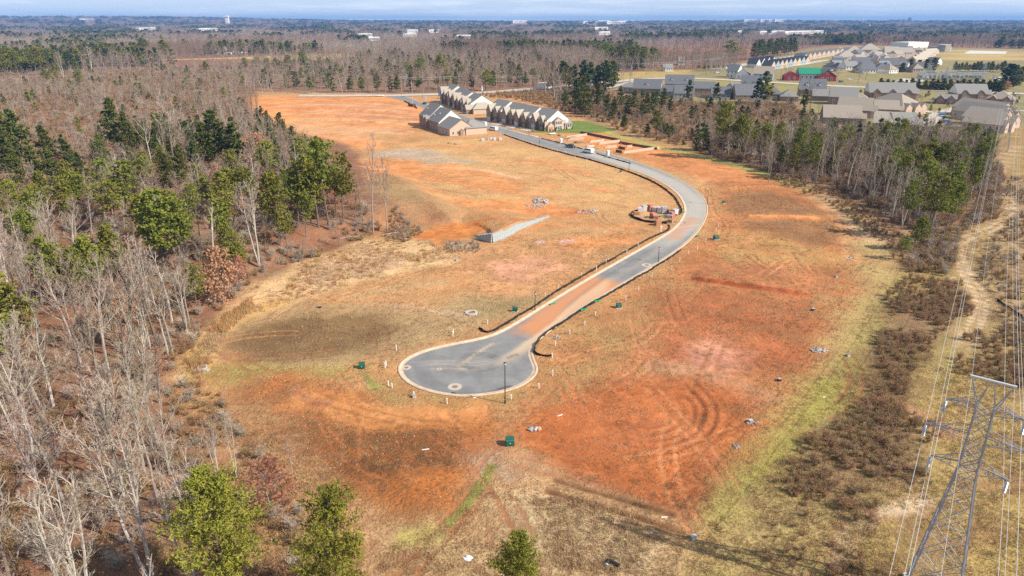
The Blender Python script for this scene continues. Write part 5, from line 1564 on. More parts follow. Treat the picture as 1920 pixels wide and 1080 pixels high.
M_gdoor = mat('garage_door_paint', (.55, .55, .55), .6, .1)
M_wood = mat('bare_timber', (.55, .36, .2), .8, .3, 1.5)
M_wfence = mat('weathered_fence', (.35, .34, .34), .9, .3, 1.0)

_w = MB()
_w.box(-.62, .62, -.05, .03, -.85, -.76); _w.box(-.62, .62, -.05, .03, .76, .85); _w.box(-.62, -.54, -.05, .03, -.76, .76); _w.box(.54, .62, -.05, .03, -.76, .76); _w.box(-.54, .54, -.04, .02, -.03, .03)
WIN_F = _w.mesh('window', [M_trim])
WIN_P = MB().box(-.54, .54, -.02, .03, -.76, .76).mesh('pane', [M_glass])
GDOOR = MB().box(-1.3, 1.3, -.06, .04, 0, 2.2).box(-1.3, 1.3, -.09, -.06, .5, .54).box(-1.3, 1.3, -.09, -.06, 1.05, 1.09).box(-1.3, 1.3, -.09, -.06, 1.6, 1.64).mesh('garage_door', [M_gdoor])
DOOR = MB().box(-.5, .5, -.06, .04, 0, 2.1).box(-.56, -.5, -.08, .04, 0, 2.2).box(.5, .56, -.08, .04, 0, 2.2).mesh('door', [mat('door_paint', (.16, .10, .08), .5)])
VENT = MB().box(-.18, .18, -.18, .18, 0, .35).mesh('roof_vent', [M_trim])

def window(root, x, y, z, face='f', sc=1.0, pane=True):
    rz = {'f': 0, 'r': math.pi / 2, 'b': math.pi, 'l': -math.pi / 2}[face]
    o = put('window', WIN_F, root, (x, y, z), rz, sc)
    if pane: put('pane', WIN_P, o)
    return o

def gable(root, x0, x1, y0, y1, eave, rise, axis, wall, roof, over=.45, z0=-.6, endwall=None, wname='wall', rname='roof'):
    """walls with gable ends + chevron roof"""
    b = MB()
    if axis == 'x':
        ym = (y0 + y1) / 2; s = rise / ((y1 - y0) / 2); o = over
        b.prism([(y0, z0), (y1, z0), (y1, eave), (ym, eave + rise), (y0, eave)], 'x', x0, x1)
        prof = [(y0 - o, eave - o * s + .02), (ym, eave + rise + .02), (y1 + o, eave - o * s + .02), (y1 + o, eave - o * s + .26), (ym, eave + rise + .28), (y0 - o, eave - o * s + .26)]
        rb = MB().prism(prof, 'x', x0 - over * .6, x1 + over * .6)
    else:
        xm = (x0 + x1) / 2; s = rise / ((x1 - x0) / 2); o = over
        b.prism([(x0, z0), (x1, z0), (x1, eave), (xm, eave + rise), (x0, eave)], 'y', y0, y1)
        prof = [(x0 - o, eave - o * s + .02), (xm, eave + rise + .02), (x1 + o, eave - o * s + .02), (x1 + o, eave - o * s + .26), (xm, eave + rise + .28), (x0 - o, eave - o * s + .26)]
        rb = MB().prism(prof, 'y', y0 - over * .6, y1 + over * .6)
    w = b.build(wname, wall, root); recalc(w.data)
    r_ = rb.build(rname, roof, root); recalc(r_.data)
    return w, r_

def hip(root, x0, x1, y0, y1, eave, rise, wall, roof, over=.45, z0=-.6):
    w = MB().box(x0, x1, y0, y1, z0, eave).build('wall', wall, root)
    X0, X1, Y0, Y1 = x0 - over, x1 + over, y0 - over, y1 + over
    d = min(X1 - X0, Y1 - Y0) / 2 * .98
    if X1 - X0 >= Y1 - Y0: ra, rb = (X0 + d, (Y0 + Y1) / 2), (X1 - d, (Y0 + Y1) / 2)
    else: ra, rb = ((X0 + X1) / 2, Y0 + d), ((X0 + X1) / 2, Y1 - d)
    e = eave - .08; V = [(X0, Y0, e), (X1, Y0, e), (X1, Y1, e), (X0, Y1, e), (*ra, eave + rise), (*rb, eave + rise),
                         (X0, Y0, e + .2), (X1, Y0, e + .2), (X1, Y1, e + .2), (X0, Y1, e + .2)]
    if X1 - X0 >= Y1 - Y0: F = [(6, 7, 5, 4), (8, 9, 4, 5), (7, 8, 5), (9, 6, 4)]
    else: F = [(7, 8, 5, 4), (9, 6, 4, 5), (6, 7, 4), (8, 9, 5)]
    F += [(0, 3, 2, 1), (0, 1, 7, 6), (1, 2, 8, 7), (2, 3, 9, 8), (3, 0, 6, 9)]
    r_ = MB().add(V, F).build('roof', roof, root); recalc(r_.data)
    return w, r_

LOTS = []
def footing(a, b):
    A = at(*a); B = at(*b); d = Vector((B.x - A.x, B.y - A.y)); W = d.length
    LOTS.append((A.x + d.x / 2 - d.y / W * 8, A.y + d.y / 2 + d.x / W * 8, W * .42 + 6))
    return A, W, math.atan2(d.y, d.x)

def house(label, a, b, depth, eave=3.0, rise=3.2, style='gx', roof=R_grey, wall=W_tan, name='house', dormers=0, fgables=0, wins=4, endw=0, group=None, stories=1, vents=0, endwall=None, cat_='house', egables=0):
    A, W, rz = footing(a, b)
    eave *= 1.25; rise *= 1.3; depth *= 1.2
    root = thing(name, label, cat_, (A.x, A.y, min(A.z, gz(A.x + W * math.cos(rz), A.y + W * math.sin(rz))) ), rz, group)
    hgt = eave + rise
    if style == 'gx': gable(root, 0, W, 0, depth, eave, rise, 'x', wall, roof)
    elif style == 'gy': gable(root, 0, W, 0, depth, eave, rise, 'y', wall, roof)
    else: hip(root, 0, W, 0, depth, eave, rise, wall, roof)
    if endwall:     # pale siding on the gable triangle, a few mm proud
        for xx in ((-.004, .0), (W, W + .004)):
            if style == 'gx':
                t = MB().prism([(0.05, eave), (depth - .05, eave), (depth / 2, eave + rise - .05)], 'x', xx[0] - .02, xx[1] + .02).build('gable', endwall, root); recalc(t.data)
    for k in range(fgables):
        gw = min(W / (fgables + .6), 5.0); xc = W * (k + .5) / fgables
        gable(root, xc - gw / 2, xc + gw / 2, -1.0, depth * .45, eave * .96, gw * .48, 'y', wall, roof, .35, wname='gable')
        window(root, xc, -1.05, eave * .5 + .2, 'f', 1.1, False)
    for k in range(egables):
        gw = depth / egables * .8; yc = depth * (k + .5) / egables
        gable(root, W - 4 - k % 2, W + 2.2 + 1.2 * (k % 2), yc - gw / 2, yc + gw / 2, eave * .92, gw * .42, 'x', W_pinkbrick, roof, .35, wname='wing', rname='wing_roof')
        window(root, W + 2.26 + 1.2 * (k % 2), yc, eave * .5, 'r', 1.2, False)
    for k in range(dormers):
        xc = W * (k + .5) / dormers; yd = depth * .16
        gable(root, xc - 1.1, xc + 1.1, yd, depth * .45, eave + rise * .55, 1.0, 'y', M_trim, roof, .25, z0=eave, wname='dormer')
        window(root, xc, yd - .06, eave + rise * .38, 'f', .8)
    nz = max(1, stories)
    for s_ in range(nz):
        for k in range(wins):
            if fgables: break
            window(root, W * (k + .5) / wins, -.06, (eave / nz) * (s_ + .55), 'f', 1.0)
    for k in range(endw):
        window(root, W + .06, depth * (k + .6) / (endw + .2), eave * .55, 'r', 1.0)
        if style == 'gx' and stories > 1: window(root, W + .06, depth / 2, eave + rise * .3, 'r', .9)
    for k in range(vents):
        sgn = (.22, .3)[k % 2]
        put('roof_vent', VENT, root, (W * (k + .7) / (vents + .5), depth * sgn, eave + rise * sgn * 2 + .1))
    return root, W, rz

# ---- the three townhouse rows of the new street
def townhouse_row(label, a, b, n, depth, step=.35, eave0=5.3, rise=3.7, endwing=True):
    A, W, rz = footing(a, b)
    root = thing('townhouse_row', label, 'townhouses', (A.x, A.y, min(A.z, at(*b).z)), rz)
    u = W / n
    for k in range(n):
        x0 = u * k + .01 * k; x1 = u * (k + 1) - .02
        e = eave0 + step * (n - 1 - k) * (.8 if k % 2 else 1.15); yo = (.0, 1.5, .3, 1.8)[k % 4]
        gable(root, x0, x1, 1.8 + yo, depth + yo, e, rise, 'x', W_white if k < n else W_pinkbrick, R_grey, .35)
        # brick front skin with two gabled bays
        f = MB().box(x0 + .1, x1 - .1, 1.5 + yo, 1.8 + yo, -.6, e - .1).build('brick_front', W_brick, root)
        gable(root, x0 + u * .07, x0 + u * .40, .2 + yo, depth * .34, e - .9, u * .27, 'y', W_brick, R_tan, .25, wname='bay', rname='bay_roof')
        gable(root, x0 + u * .58, x0 + u * .86, .6 + yo, depth * .30, e - 1.2, u * .23, 'y', W_brick, R_tan, .25, wname='bay', rname='bay_roof')
        put('garage_door', GDOOR, root, (x0 + u * .235, .12 + yo, -.05), 0, (1.25, 1, 1.1))
        put('door', DOOR, root, (x0 + u * .52, 1.42 + yo, 0))
        pr = MB().box(x0 + u * .47, x0 + u * .93, -.5 + yo, .55 + yo, 2.55, 2.75).box(x0 + u * .49, x0 + u * .51, -.4 + yo, -.2 + yo, 0, 2.55).box(x0 + u * .89, x0 + u * .91, -.4 + yo, -.2 + yo, 0, 2.55).build('porch', R_dark, root)
        window(root, x0 + u * .235, .13 + yo, e * .66, 'f', 1.15); window(root, x0 + u * .72, .53 + yo, e * .64, 'f', 1.1)
        window(root, x0 + u * .72, .53 + yo, 1.35, 'f', 1.0, False)
        put('roof_vent', VENT, root, (x0 + u * .6, depth * .75, e + rise * .45))
    return root, W, rz, u, depth
# row beside the lawn
tb, WB, rzB, uB, dB = townhouse_row('brick fronted townhouse row with grey gables beside the bright lawn', (910, 225), (1015.6, 246.5), 4, 16.5, eave0=5.5, rise=4.8)
# end porch wing, bay and sun room at its lawn end
gable(tb, WB - 3, WB + 1.6, 3.2, 7.2, 2.7, 1.6, 'x', W_pinkbrick, R_grey, .3, wname='porch_wall', rname='porch_roof')
put('garage_door', mat('x', (1, 1, 1)) and MB().box(-.04, .06, -1.2, 1.2, 0, 2.1).mesh('porch_door', [mat('terracotta_door', (.52, .25, .17), .7)]), tb, (WB + 1.62, 5.2, 0)).name = 'porch_door'
w_, r_ = gable(tb, WB - 2, WB + 1.9, 7.6, 12.6, 5.0, 1.6, 'x', W_pinkbrick, R_grey, .35, wname='bay', rname='bay_roof')
for k in range(3): window(tb, WB + 1.96, 8.6 + k * 1.5, 4.0, 'r', 1.0); window(tb, WB + 1.96, 8.6 + k * 1.5, 1.4, 'r', 1.0)
gable(tb, WB - 6, WB + .6, 15.6, 20.5, 2.8, 2.0, 'y', W_pinkbrick, R_grey, .35, wname='sun_room', rname='sun_room_roof')
for k in range(3): window(tb, WB + .66, 16.6 + k * 1.5, 1.6, 'r', .95)
e_ = MB().box(WB - .02, WB + .10, 2.0, 16.6, -.5, 5.0).build('brick_end', W_pinkbrick, tb)
# row behind it
tc_, WC, rzC, uC, dC = townhouse_row('farther brick fronted townhouse row with white end gable by the highway', (824, 192), (872, 211.5), 4, 18, .6, eave0=5.6, rise=5.0)
hip(tc_, WC + .1, WC + 9, 3, 17, 3.2, 3.6, W_tan, R_tan)
gable(tc_, WC + 1.2, WC + 6.4, -1.0, 8, 2.9, 2.4, 'y', W_brick, R_tan, .3, wname='bay', rname='bay_roof')
# unfinished block on the left of the street
A, WL, rzL = footing((783, 235.5), (843.5, 255.5))
tl = thing('townhouse_row', 'unfinished townhouse block with white gables alone on bare orange clay', 'townhouses', (A.x, A.y, A.z), rzL)
s3 = WL / 3.1
gable(tl, 0, s3 * .95, 1.5, 16.5, 6.0, 6.2, 'x', W_white, R_grey, .4)
gable(tl, s3 * .98, s3 * 2.0, .8, 16.0, 5.0, 6.0, 'x', W_white, R_grey, .4)
gable(tl, s3 * 2.02, WL, 0, 14, 3.5, 4.4, 'x', W_pinkbrick, R_grey, .45)
MB().box(.0, s3 * .95, 1.2, 1.5, -.5, 5.6).build('brick_side', W_brick, tl)
MB().box(s3, s3 * 2.0, .5, .8, -.5, 4.7).build('brick_side', W_brick, tl)
gable(tl, s3 * .62, s3 * .80, -.6, 6, 5.4, 1.3, 'y', W_brick, R_grey, .2, wname='bay', rname='bay_roof')
gable(tl, s3 * .84, s3 * 1.02, -.6, 6, 5.4, 1.3, 'y', W_brick, R_grey, .2, wname='bay', rname='bay_roof')
hip(tl, WL - 9, WL + .6, 9, 21, 3.45, 3.6, W_pinkbrick, R_grey)
for y_ in (2.0, 4.6, 9.8, 11.2): window(tl, WL + .07, y_, 1.5, 'r', .85)
gable(tl, WL - .5, WL + .9, 5.6, 7.4, 2.4, .7, 'x', W_brick, R_grey, .15, wname='porch', rname='porch_roof')
for x_ in (2, 4.2, 6.4, 8.6): window(tl, x_, 1.1, 1.7, 'f', 1.0)
for x_ in (.3, .45, .6, .8): window(tl, s3 + s3 * x_, .4, 1.7, 'f', 1.0)
for x_ in (2.2, 2.5, 2.8): window(tl, s3 * x_, -.08, 1.6, 'f', 1.0)
for x_, y_ in ((.3, .35), (1.2, .25), (1.5, .35), (2.3, .3), (2.5, .22), (2.6, .35)):
    put('roof_vent', VENT, tl, (s3 * x_, 14 * y_, (6.0 if x_ < 1 else 5.0 if x_ < 2 else 3.5) + (5.9 if x_ < 2 else 4.4) * y_ * 1.8))

# driveways of the rows
def driveway(t0, W, rz, base, k, u, off, label, depth=5.5):
    root = bpy.data.objects.new('driveway', MB().box(u * k + u * .06, u * k + u * .5, -depth, -.1, -.25, .07).mesh('driveway', [M_drive]))
    link(root); root.location = t0.location; root.rotation_euler = (0, 0, rz); root['kind'] = 'structure'
for k in range(4): driveway(tb, WB, rzB, None, k, uB, 0, '')
for k in range(4): driveway(tc_, WC, rzC, None, k, uC, 0, '')
strip('sidewalk', [(880, 224), (925, 236.5), (975, 249), (1010, 257)], 1.6, M_walk, .10)
for i, (px, py) in enumerate(((1000, 246), (985, 243), (961, 237), (957, 243), (975, 241), (945, 238), (940, 231), (928, 228), (915, 226))):
    p = at(px, py)
    o = put('concrete_form', MB().box(-1.6, 1.6, -.12, .12, 0, .55).box(-1.6, -1.3, .12, 1.4, 0, .5).mesh('concrete_form', [M_conc2]), None, p, rzB + (i % 2) * .4)
    tag(o, 'pale concrete block work at a driveway of the lawn side townhouse row', 'block work', 'pale block work along the driveways')
# lawn shrubs beside the row end
M_shrub = M_cedar
for k in range(9):
    p = Vector((tb.location.x, tb.location.y, 0)) + Matrix.Rotation(rzB, 3, 'Z') @ Vector((WB + 2.8, 3.5 + k * 1.9, 0))
    o = plant('cedar', p.x, p.y, (1.6, .9, 2.0, .8)[k % 4], 'small clipped foundation shrub at the lawn end of the townhouse row', 'foundation shrubs of the townhouse row', 1.5, 0)

# ---- houses right of the highway junction (labels tell them apart by look and neighbours)
H = house
H('small low grey hipped house at the left end of the grey roofed row', (1159, 171), (1193, 173), 11, 2.8, 3.0, 'hip', R_grey, W_tan)
H('grey roofed house with white gable end, second in the row from the left', (1186, 176), (1238, 177), 12, 3.6, 5.2, 'gx', R_dark, W_brick, endwall=W_white, dormers=1)
H('grey roofed house with two dormers and white gable behind the fence row', (1246, 167), (1300, 168), 13, 3.6, 5.4, 'gx', R_dark, W_brick, endwall=W_white, dormers=2)
H('low grey roof house right of the white gabled pair, with rear fence', (1238, 180), (1270, 181), 10, 2.9, 3.2, 'gx', R_dark, W_grey, wins=3)
H('grey slab roofed house behind the weathered fence, left part', (1264, 184), (1301, 184.5), 9, 3.0, 4.2, 'gx', R_dark, W_grey, wins=5, vents=2)
H('dark roofed brick house with patio windows over the weathered fence', (1300, 178), (1340, 179), 10, 4.2, 3.6, 'gx', R_dark, W_brick, wins=4)
H('grey roofed house above the right end of the weathered fence', (1333, 185), (1369, 185.5), 9, 3.0, 3.6, 'gx', R_dark, W_grey, wins=4, vents=2)
H('gabled house end with pale triangular gable facing the brush', (1357, 177), (1376, 178), 12, 3.6, 3.4, 'gy', R_dark, W_grey, wins=2)
H('tall dark roofed house with dormered gables in the middle of the row', (1388, 170), (1420, 171), 12, 4.4, 5.0, 'gx', R_dark, W_grey, fgables=2)
H('long dark roofed house dotted with white roof vents', (1379, 187.5), (1438, 188), 14, 2.9, 5.6, 'gx', R_dark, W_brick, wins=7, vents=8)
H('dark hip roofed house right of the white vented roof', (1438, 187.5), (1466, 188), 13, 3.4, 4.0, 'hip', R_dark, W_brick, wins=3)
H('low brown grey hip roofed house half behind leafless brush', (1462, 190), (1496, 191), 12, 2.8, 3.6, 'hip', R_grey, W_brick, wins=3)
H('dark roofed house with two white dormers right of the brush', (1500, 181), (1548, 182), 13, 4.0, 6.0, 'gx', R_dark, W_brick, dormers=2, endwall=W_white)
H('small gabled house below the white dormered roof', (1522, 189), (1556, 190), 10, 2.9, 3.2, 'gx', R_grey, W_brick, wins=3)
H('long brick house with grey roof and bright white gable on its right', (1553, 196), (1606, 198), 13, 4.4, 4.6, 'gx', R_grey, W_brick, wins=5, endwall=W_white, stories=1)
H('brown hip roofed house right of the bright white gable', (1578, 197), (1630, 199), 11, 3.0, 3.6, 'hip', R_brown, W_brick, wins=4)
H('large brick house with three front gables near the hedge', (1628, 188), (1716, 190), 15, 4.6, 5.0, 'gx', R_grey, W_brick, fgables=3, endwall=W_white, endw=3, egables=2)
H('brown roofed house nearest the tree strip, with porch and lit gable end', (1542, 232), (1614, 234.5), 14, 3.0, 4.6, 'gx', R_brown, W_brick, wins=6, endw=2, egables=3)
H('brown hip roofed house behind the nearest brown roof', (1566, 218), (1630, 222), 15, 3.6, 5.0, 'gx', R_brown, W_brick, wins=4, endw=2, egables=3)
H('brown roofed house with long gable row facing the street', (1620, 207), (1690, 216), 17, 4.0, 5.2, 'hip', R_brown, W_pinkbrick, wins=6, egables=3)
H('gabled brown house with stepped brick gables by the street', (1630, 217), (1684, 219), 12, 3.4, 3.6, 'gx', R_brown, W_brick, wins=5, endw=3, egables=3)
H('wide low tan roof behind the leafless trees with many roof vents', (1634, 243), (1676, 246), 13, 3.0, 4.0, 'gx', R_tan, W_brick, wins=4, vents=5)
H('wide low grey roof right of the tan vented roof', (1676, 246), (1722, 247), 13, 3.0, 4.0, 'gx', R_grey, W_brick, wins=4, vents=5, egables=2)
H('small brick house with twin gables left of the big gabled house', (1752, 194), (1792, 196), 10, 2.8, 2.0, 'gx', R_grey, W_brick, fgables=2)
H('big brick gabled house with lit roof edge on the right', (1792, 190), (1852, 191), 14, 4.4, 4.8, 'gx', R_grey, W_brick, fgables=2, endwall=W_white, egables=2)
H('brick house with wide roof at the far right of the gabled group', (1846, 197), (1898, 200), 14, 3.6, 4.2, 'hip', R_brown, W_brick, fgables=2)
for k, (a, b, lab) in enumerate((((1782, 214), (1866, 226), 'uppermost of four stepped pale roofs by the blue cars'),
                                 ((1783, 221), (1868, 233), 'second of four stepped pale roofs by the blue cars'),
                                 ((1800, 232), (1872, 241), 'third of four stepped pale roofs by the blue cars'),
                                 ((1801, 243), (1873, 250), 'lowest of four stepped pale roofs by the blue cars'))):
    H(lab, a, b, 12, 3.4 + .2 * (3 - k), 3.8, 'gx', (R_tan, R_brown, R_tan, R_brown)[k], W_pinkbrick, wins=6, egables=2)
H('pale blue gabled house behind the hedge yard', (1735, 121), (1756, 122), 12, 3.4, 4.0, 'gx', R_dark, W_white)
# beyond the highway
H('white two storey house with lit gables across the highway', (1361, 145), (1382, 146), 12, 5.4, 4.6, 'gx', R_dark, W_white, stories=2, wins=3)
H('white gabled garage wing beside the white two storey house', (1378, 148), (1404, 149), 11, 3.6, 4.6, 'gy', R_dark, W_white, wins=2)
H('pale blue house with grey roof right of the white house', (1411, 150), (1448, 151), 13, 5.0, 5.0, 'gx', R_brown, W_blue, stories=2, wins=4)
# green roofed building
A, Wg, rg_ = footing((1500, 152), (1564, 153))
gb = thing('barn', 'red walled building with bright green metal roofs and white gable', 'building', (A.x, A.y, A.z), rg_)
gable(gb, 0, Wg * .62, 6, 24, 6.5, 5.2, 'x', W_grey, R_green, .5)
gable(gb, Wg * .52, Wg + 2, 2, 26, 5.0, 5.5, 'y', W_red, R_green, .6)
gable(gb, -14, 0, 4, 18, 4.0, 4.0, 'y', W_red, banded('red_roof', (.30, .06, .05), 'X', .6, .9), .3)
for x_ in (3, 7, 11, 15, 19): window(gb, x_, 5.9, 3.2, 'f', 2.0)
for x_ in (.66, .8, .92): window(gb, Wg * x_, 1.9, 2.2, 'f', 1.6)
window(gb, Wg * .78, 1.9, 7.2, 'f', 1.2)
for x_ in (-10, -5): window(gb, x_, 3.9, 2, 'f', 1.6)
# rows farther up the hill
NAR = 'narrow gabled houses of the lane row'
for k in range(9):
    x0 = 1446 + k * 8.0; y0 = 131 - k * 1.35
    H('narrow gabled house with blue grey roof in the lane row', (x0, y0), (x0 + 7.6, y0 - .4), 12, 4.2, 4.0, 'gy', R_dark, W_blue if k % 3 == 1 else W_tan, wins=2, group=NAR)
for k in range(4):
    x0 = 1418 + k * 9.5; y0 = 127 - k * 1.8
    H('small pale gabled house at the low end of the lane', (x0, y0), (x0 + 8, y0 - .3), 14, 4.0, 4.4, 'gy', R_dark, W_white, wins=2, group='small pale houses at the low end of the lane')
for k in range(9):
    x0 = 1506 + k * 8.6; y0 = 113.5 - k * 1.5
    H('pale gabled house with brown roof in the upper lane row', (x0, y0), (x0 + 8, y0 - .35), 16, 3.8, 4.0, 'gy', R_tan, W_pinkbrick, wins=2, group='pale gabled houses of the upper lane row')
for i, (x0, y0, w, d, e, rs, st, rf) in enumerate(((1568, 114, 42, 24, 4, 7, 'hip', R_tan), (1584, 103, 36, 26, 4, 8, 'hip', R_tan), (1612, 100, 40, 26, 5, 8, 'hip', R_tan), (1625, 108, 34, 22, 4, 6, 'hip', R_brown),
                                              (1658, 106, 28, 24, 5, 7, 'gx', R_tan), (1686, 106, 24, 24, 5, 6, 'gx', R_tan), (1578, 122, 30, 18, 3.4, 5, 'hip', R_brown), (1600, 127, 32, 18, 3.6, 6, 'gx', R_dark),
                                              (1626, 119, 30, 18, 3.6, 6, 'hip', R_dark), (1650, 129, 38, 18, 3.6, 6, 'gx', R_dark), (1676, 124, 30, 18, 3.6, 6, 'hip', R_dark), (1604, 135, 26, 14, 3.2, 5, 'hip', R_dark),
                                              (1640, 136, 30, 16, 3.2, 5, 'hip', R_dark), (1560, 125, 20, 16, 3.4, 5, 'gx', R_dark), (1696, 116, 16, 18, 3.4, 5, 'gx', R_tan))):
    H(('wide tan hip roof in the upper housing group', 'wide tan hip roof behind the first one', 'broad tan roof at the top of the housing group', 'brown hip roof below the broad tan roof', 'tan gabled roof left of the school', 'tan gabled roof next to the school',
       'brown hip roof behind the green roofed building', 'slate gabled roof right of the green roofed building', 'slate hip roof in the middle of the upper group', 'long slate roof above the parking lot', 'slate hip roof left of the electrical yard slope',
       'low slate roof behind the round leafless trees', 'low slate hip roof beside the parking lot', 'small slate roof behind the green roof ridge', 'small tan roof at the foot of the school')[i],
      (x0, y0), (x0 + w, y0 + .4), d, e, rs, st, rf, W_pinkbrick, wins=5)
for k in range(5):
    H('pale stepped row house on the slope below the school', (1716 + k * 5.5, 119 - k * 4.2), (1738 + k * 5.5, 117.5 - k * 4.2), 9, 4.0, 3.2, 'gx', R_tan, W_pinkbrick, wins=3, group='stepped row houses below the school')
def flatblock(label, a, b, depth, h, wall=W_white, name='warehouse', roofm=None, cat_='building', nw=0):
    A, W, rz = footing(a, b)
    o = thing(name, label, cat_, (A.x, A.y, A.z), rz)
    MB().box(0, W, 0, depth, -1, h).build('wall', wall, o)
    MB().box(-.3, W + .3, -.3, depth + .3, h, h + .8).build('roof', roofm or M_trim, o)
    for k in range(nw): put('window', WIN_F, o, (W * (k + .5) / nw, -.1, h * .5), 0, 3)
    return o, W
flatblock('large white school building behind the upper housing', (1702, 90), (1740, 89), 40, 11, name='school', nw=5)
flatblock('pale tall hall at the right end of the school', (1771, 97), (1781, 97), 26, 12, W_tan, name='hall')
flatblock('grey roofed school wing between the two pale halls', (1738, 96), (1771, 97), 26, 8, W_grey, name='school', roofm=R_grey)
# old houses beyond the fields
H('grey ranch house with long roof beyond the yellow field', (398, 102), (430, 101), 22, 4, 5, 'gx', R_grey, W_grey)
flatblock('low white shed beyond the yellow field', (430, 102.5), (464, 99), 10, 2.5, W_white, 'shed')
flatblock('small white cabin at the wood front beyond the townhouses', (1022, 167), (1036, 166), 9, 4.0, W_white, 'cabin')
flatblock('low bluish house in the wood above the townhouses', (990, 128), (1004, 128), 10, 4.0, W_grey, 'house', R_grey, 'house')
H('small white house behind leafless trees beyond the highway', (1272, 122), (1284, 122), 12, 4, 4, 'gx', R_tan, W_white)
H('low pale house beyond the orange field by the highway', (1244, 134), (1262, 134), 12, 3.4, 3, 'gx', R_grey, W_white)
# distant white industry: real sizes at real distances
W_ware = wallmat('warehouse_panel', (.62, .60, .56))
for a, b, lab in FARB:
    D = at(*a).y
    _o, _W = flatblock(lab, a, b, 40, min(3 + D * .0032, 26), W_white if D > 3000 else W_ware, 'warehouse', mat('pinkish_roof', (.72, .58, .52), .8) if 'pink' in lab else None)
    _h = min(3 + D * .0032, 26)
    for q in (.3, .62): MB().box(_W * .06, _W * .94, -.25, -.05, _h * q, _h * (q + .14)).build('window_band', M_glass, _o)

PK = 'roofs packed into the upper housing group'
_r = random.Random(5)
for k in range(40):
    for _ in range(60):
        px, py = _r.uniform(1560, 1715), _r.uniform(97, 138)
        p = at(px, py)
        if all((p.x - a) ** 2 + (p.y - b) ** 2 > (c + 7) ** 2 for a, b, c in LOTS): break
    else: continue
    rf = (R_tan, R_brown, R_tan, R_dark)[k % 4] if py < 118 else (R_dark, R_dark, R_brown, R_grey)[k % 4]
    H('roof in the crowded upper housing group beyond the highway', (px, py), (px + _r.uniform(13, 20) * (1.2 if py > 118 else 1), py + _r.uniform(-.6, .6)), 14, 3.4, 4.2, ('hip', 'gx')[k % 2], rf, W_pinkbrick if k % 3 else W_white, wins=4, group=PK)
# ================================================================== THINGS ON THE SITE
M_black = mat('black_fabric', (.022, .020, .022), .85, .3, 1.2)
M_stake = mat('wood_stake', (.36, .25, .15), .9, .3, 2)
M_pole = mat('dark_bronze_pole', (.03, .03, .032), .5, .2, 1, spec=.4)
M_green = mat('green_cabinet_paint', (.014, .115, .072), .55, .15, .6, spec=.4)
M_gnet = mat('green_sock', (.015, .30, .12), .8, .25, 3)
M_pvc = mat('white_pipe', (.78, .74, .68), .5, .12, 3)
M_iron = mat('cast_iron', (.30, .19, .11), .8, .3, 3)
M_collar = mat('concrete_collar', (.50, .43, .35), .9, .15, 3)
M_stone = mat('grey_stone', (.46, .44, .43), .9, .4, 1.2, objvar=.3)
M_bstone = mat('brown_stone', (.44, .30, .2), .9, .4, 1.2, objvar=.3)
M_block = mat('wall_block', (.40, .43, .42), .9, .22, 1.6, objvar=.06)
M_utilwood = mat('utility_pole_wood', (.40, .30, .22), .9, .3, .8)
M_galv = mat('galvanised_steel', (.36, .38, .40), .5, .2, .6, spec=.5, metal=.35)
M_cond = mat('aluminium_conductor', (.62, .62, .60), .4, .1, .2, spec=.5, metal=.3)
M_cwire = mat('dark_wire', (.20, .18, .17), .6, .1, .2)
M_insul = mat('porcelain_insulator', (.46, .53, .57), .25, .12, 3, spec=.6)
M_paintw = mat('white_car_paint', (.80, .80, .80), .3, .04, .4, spec=.5)
M_painth = mat('dark_car_paint', (.03, .04, .06), .3, .1, .4, spec=.5)
M_paintb = mat('blue_car_paint', (.035, .14, .42), .3, .08, .4, spec=.5)
M_paintg = mat('silver_car_paint', (.46, .47, .48), .3, .08, .4, spec=.5)
M_tyre = mat('tyre_rubber', (.02, .02, .02), .9, .2, 2)
M_rim = mat('wheel_rim', (.5, .5, .5), .4, .1, 2)
M_lampg = mat('lens', (.7, .68, .62), .2, .1, 2)
M_dirt = mat('spoil_soil', (.44, .27, .155), .95, .35, .7, bump=.4)
M_fbrick = mat('foundation_block', (.62, .48, .36), .9, .3, 1.0)
M_blue = mat('blue_plastic', (.05, .18, .45), .5, .1, 1)
M_sky = mat('pale_blue_cloth', (.40, .66, .80), .7, .1, 1)
M_brick2 = mat('orange_brick_pack', (.52, .26, .14), .9, .35, 3, objvar=.2)
M_plast = mat('grey_wrapped_pack', (.66, .62, .64), .6, .25, 2, objvar=.15)
M_rust = mat('brown_steel', (.16, .07, .045), .8, .3, 1)

# ---- silt fences
STAKE = MB().box(-.025, .025, -.025, .025, -.1, .95).mesh('stake', [M_stake])
BLOCK = MB().box(-.5, .5, -.3, .3, .0, .27).mesh('block', [M_block])
FBLOCK = MB().box(-.5, .5, -.2, .2, 0, .45).mesh('block', [M_fbrick])
FBLOCKD = MB().box(-.5, .5, -.2, .2, 0, .45).mesh('block', [mat('dark_block', (.17, .10, .075), .9, .3, 1)])
LUM = MB().box(-1.7, 1.7, -.2, .2, 0, .2).mesh('board', [M_wood])
HL = MB().box(-.03, .03, -.2, .2, -.08, .08).mesh('headlight', [M_lampg])
TL = MB().box(-.03, .03, -.1, .1, -.16, .16).mesh('tail_light', [mat('red_lens', (.35, .02, .02), .3)])
FPAN = MB().box(-.48, .48, -.03, .03, 0, 1).mesh('panel', [M_wfence])
FPOST = MB().box(-.02, .02, -.06, .06, 0, 1.08).mesh('post', [M_wfence])
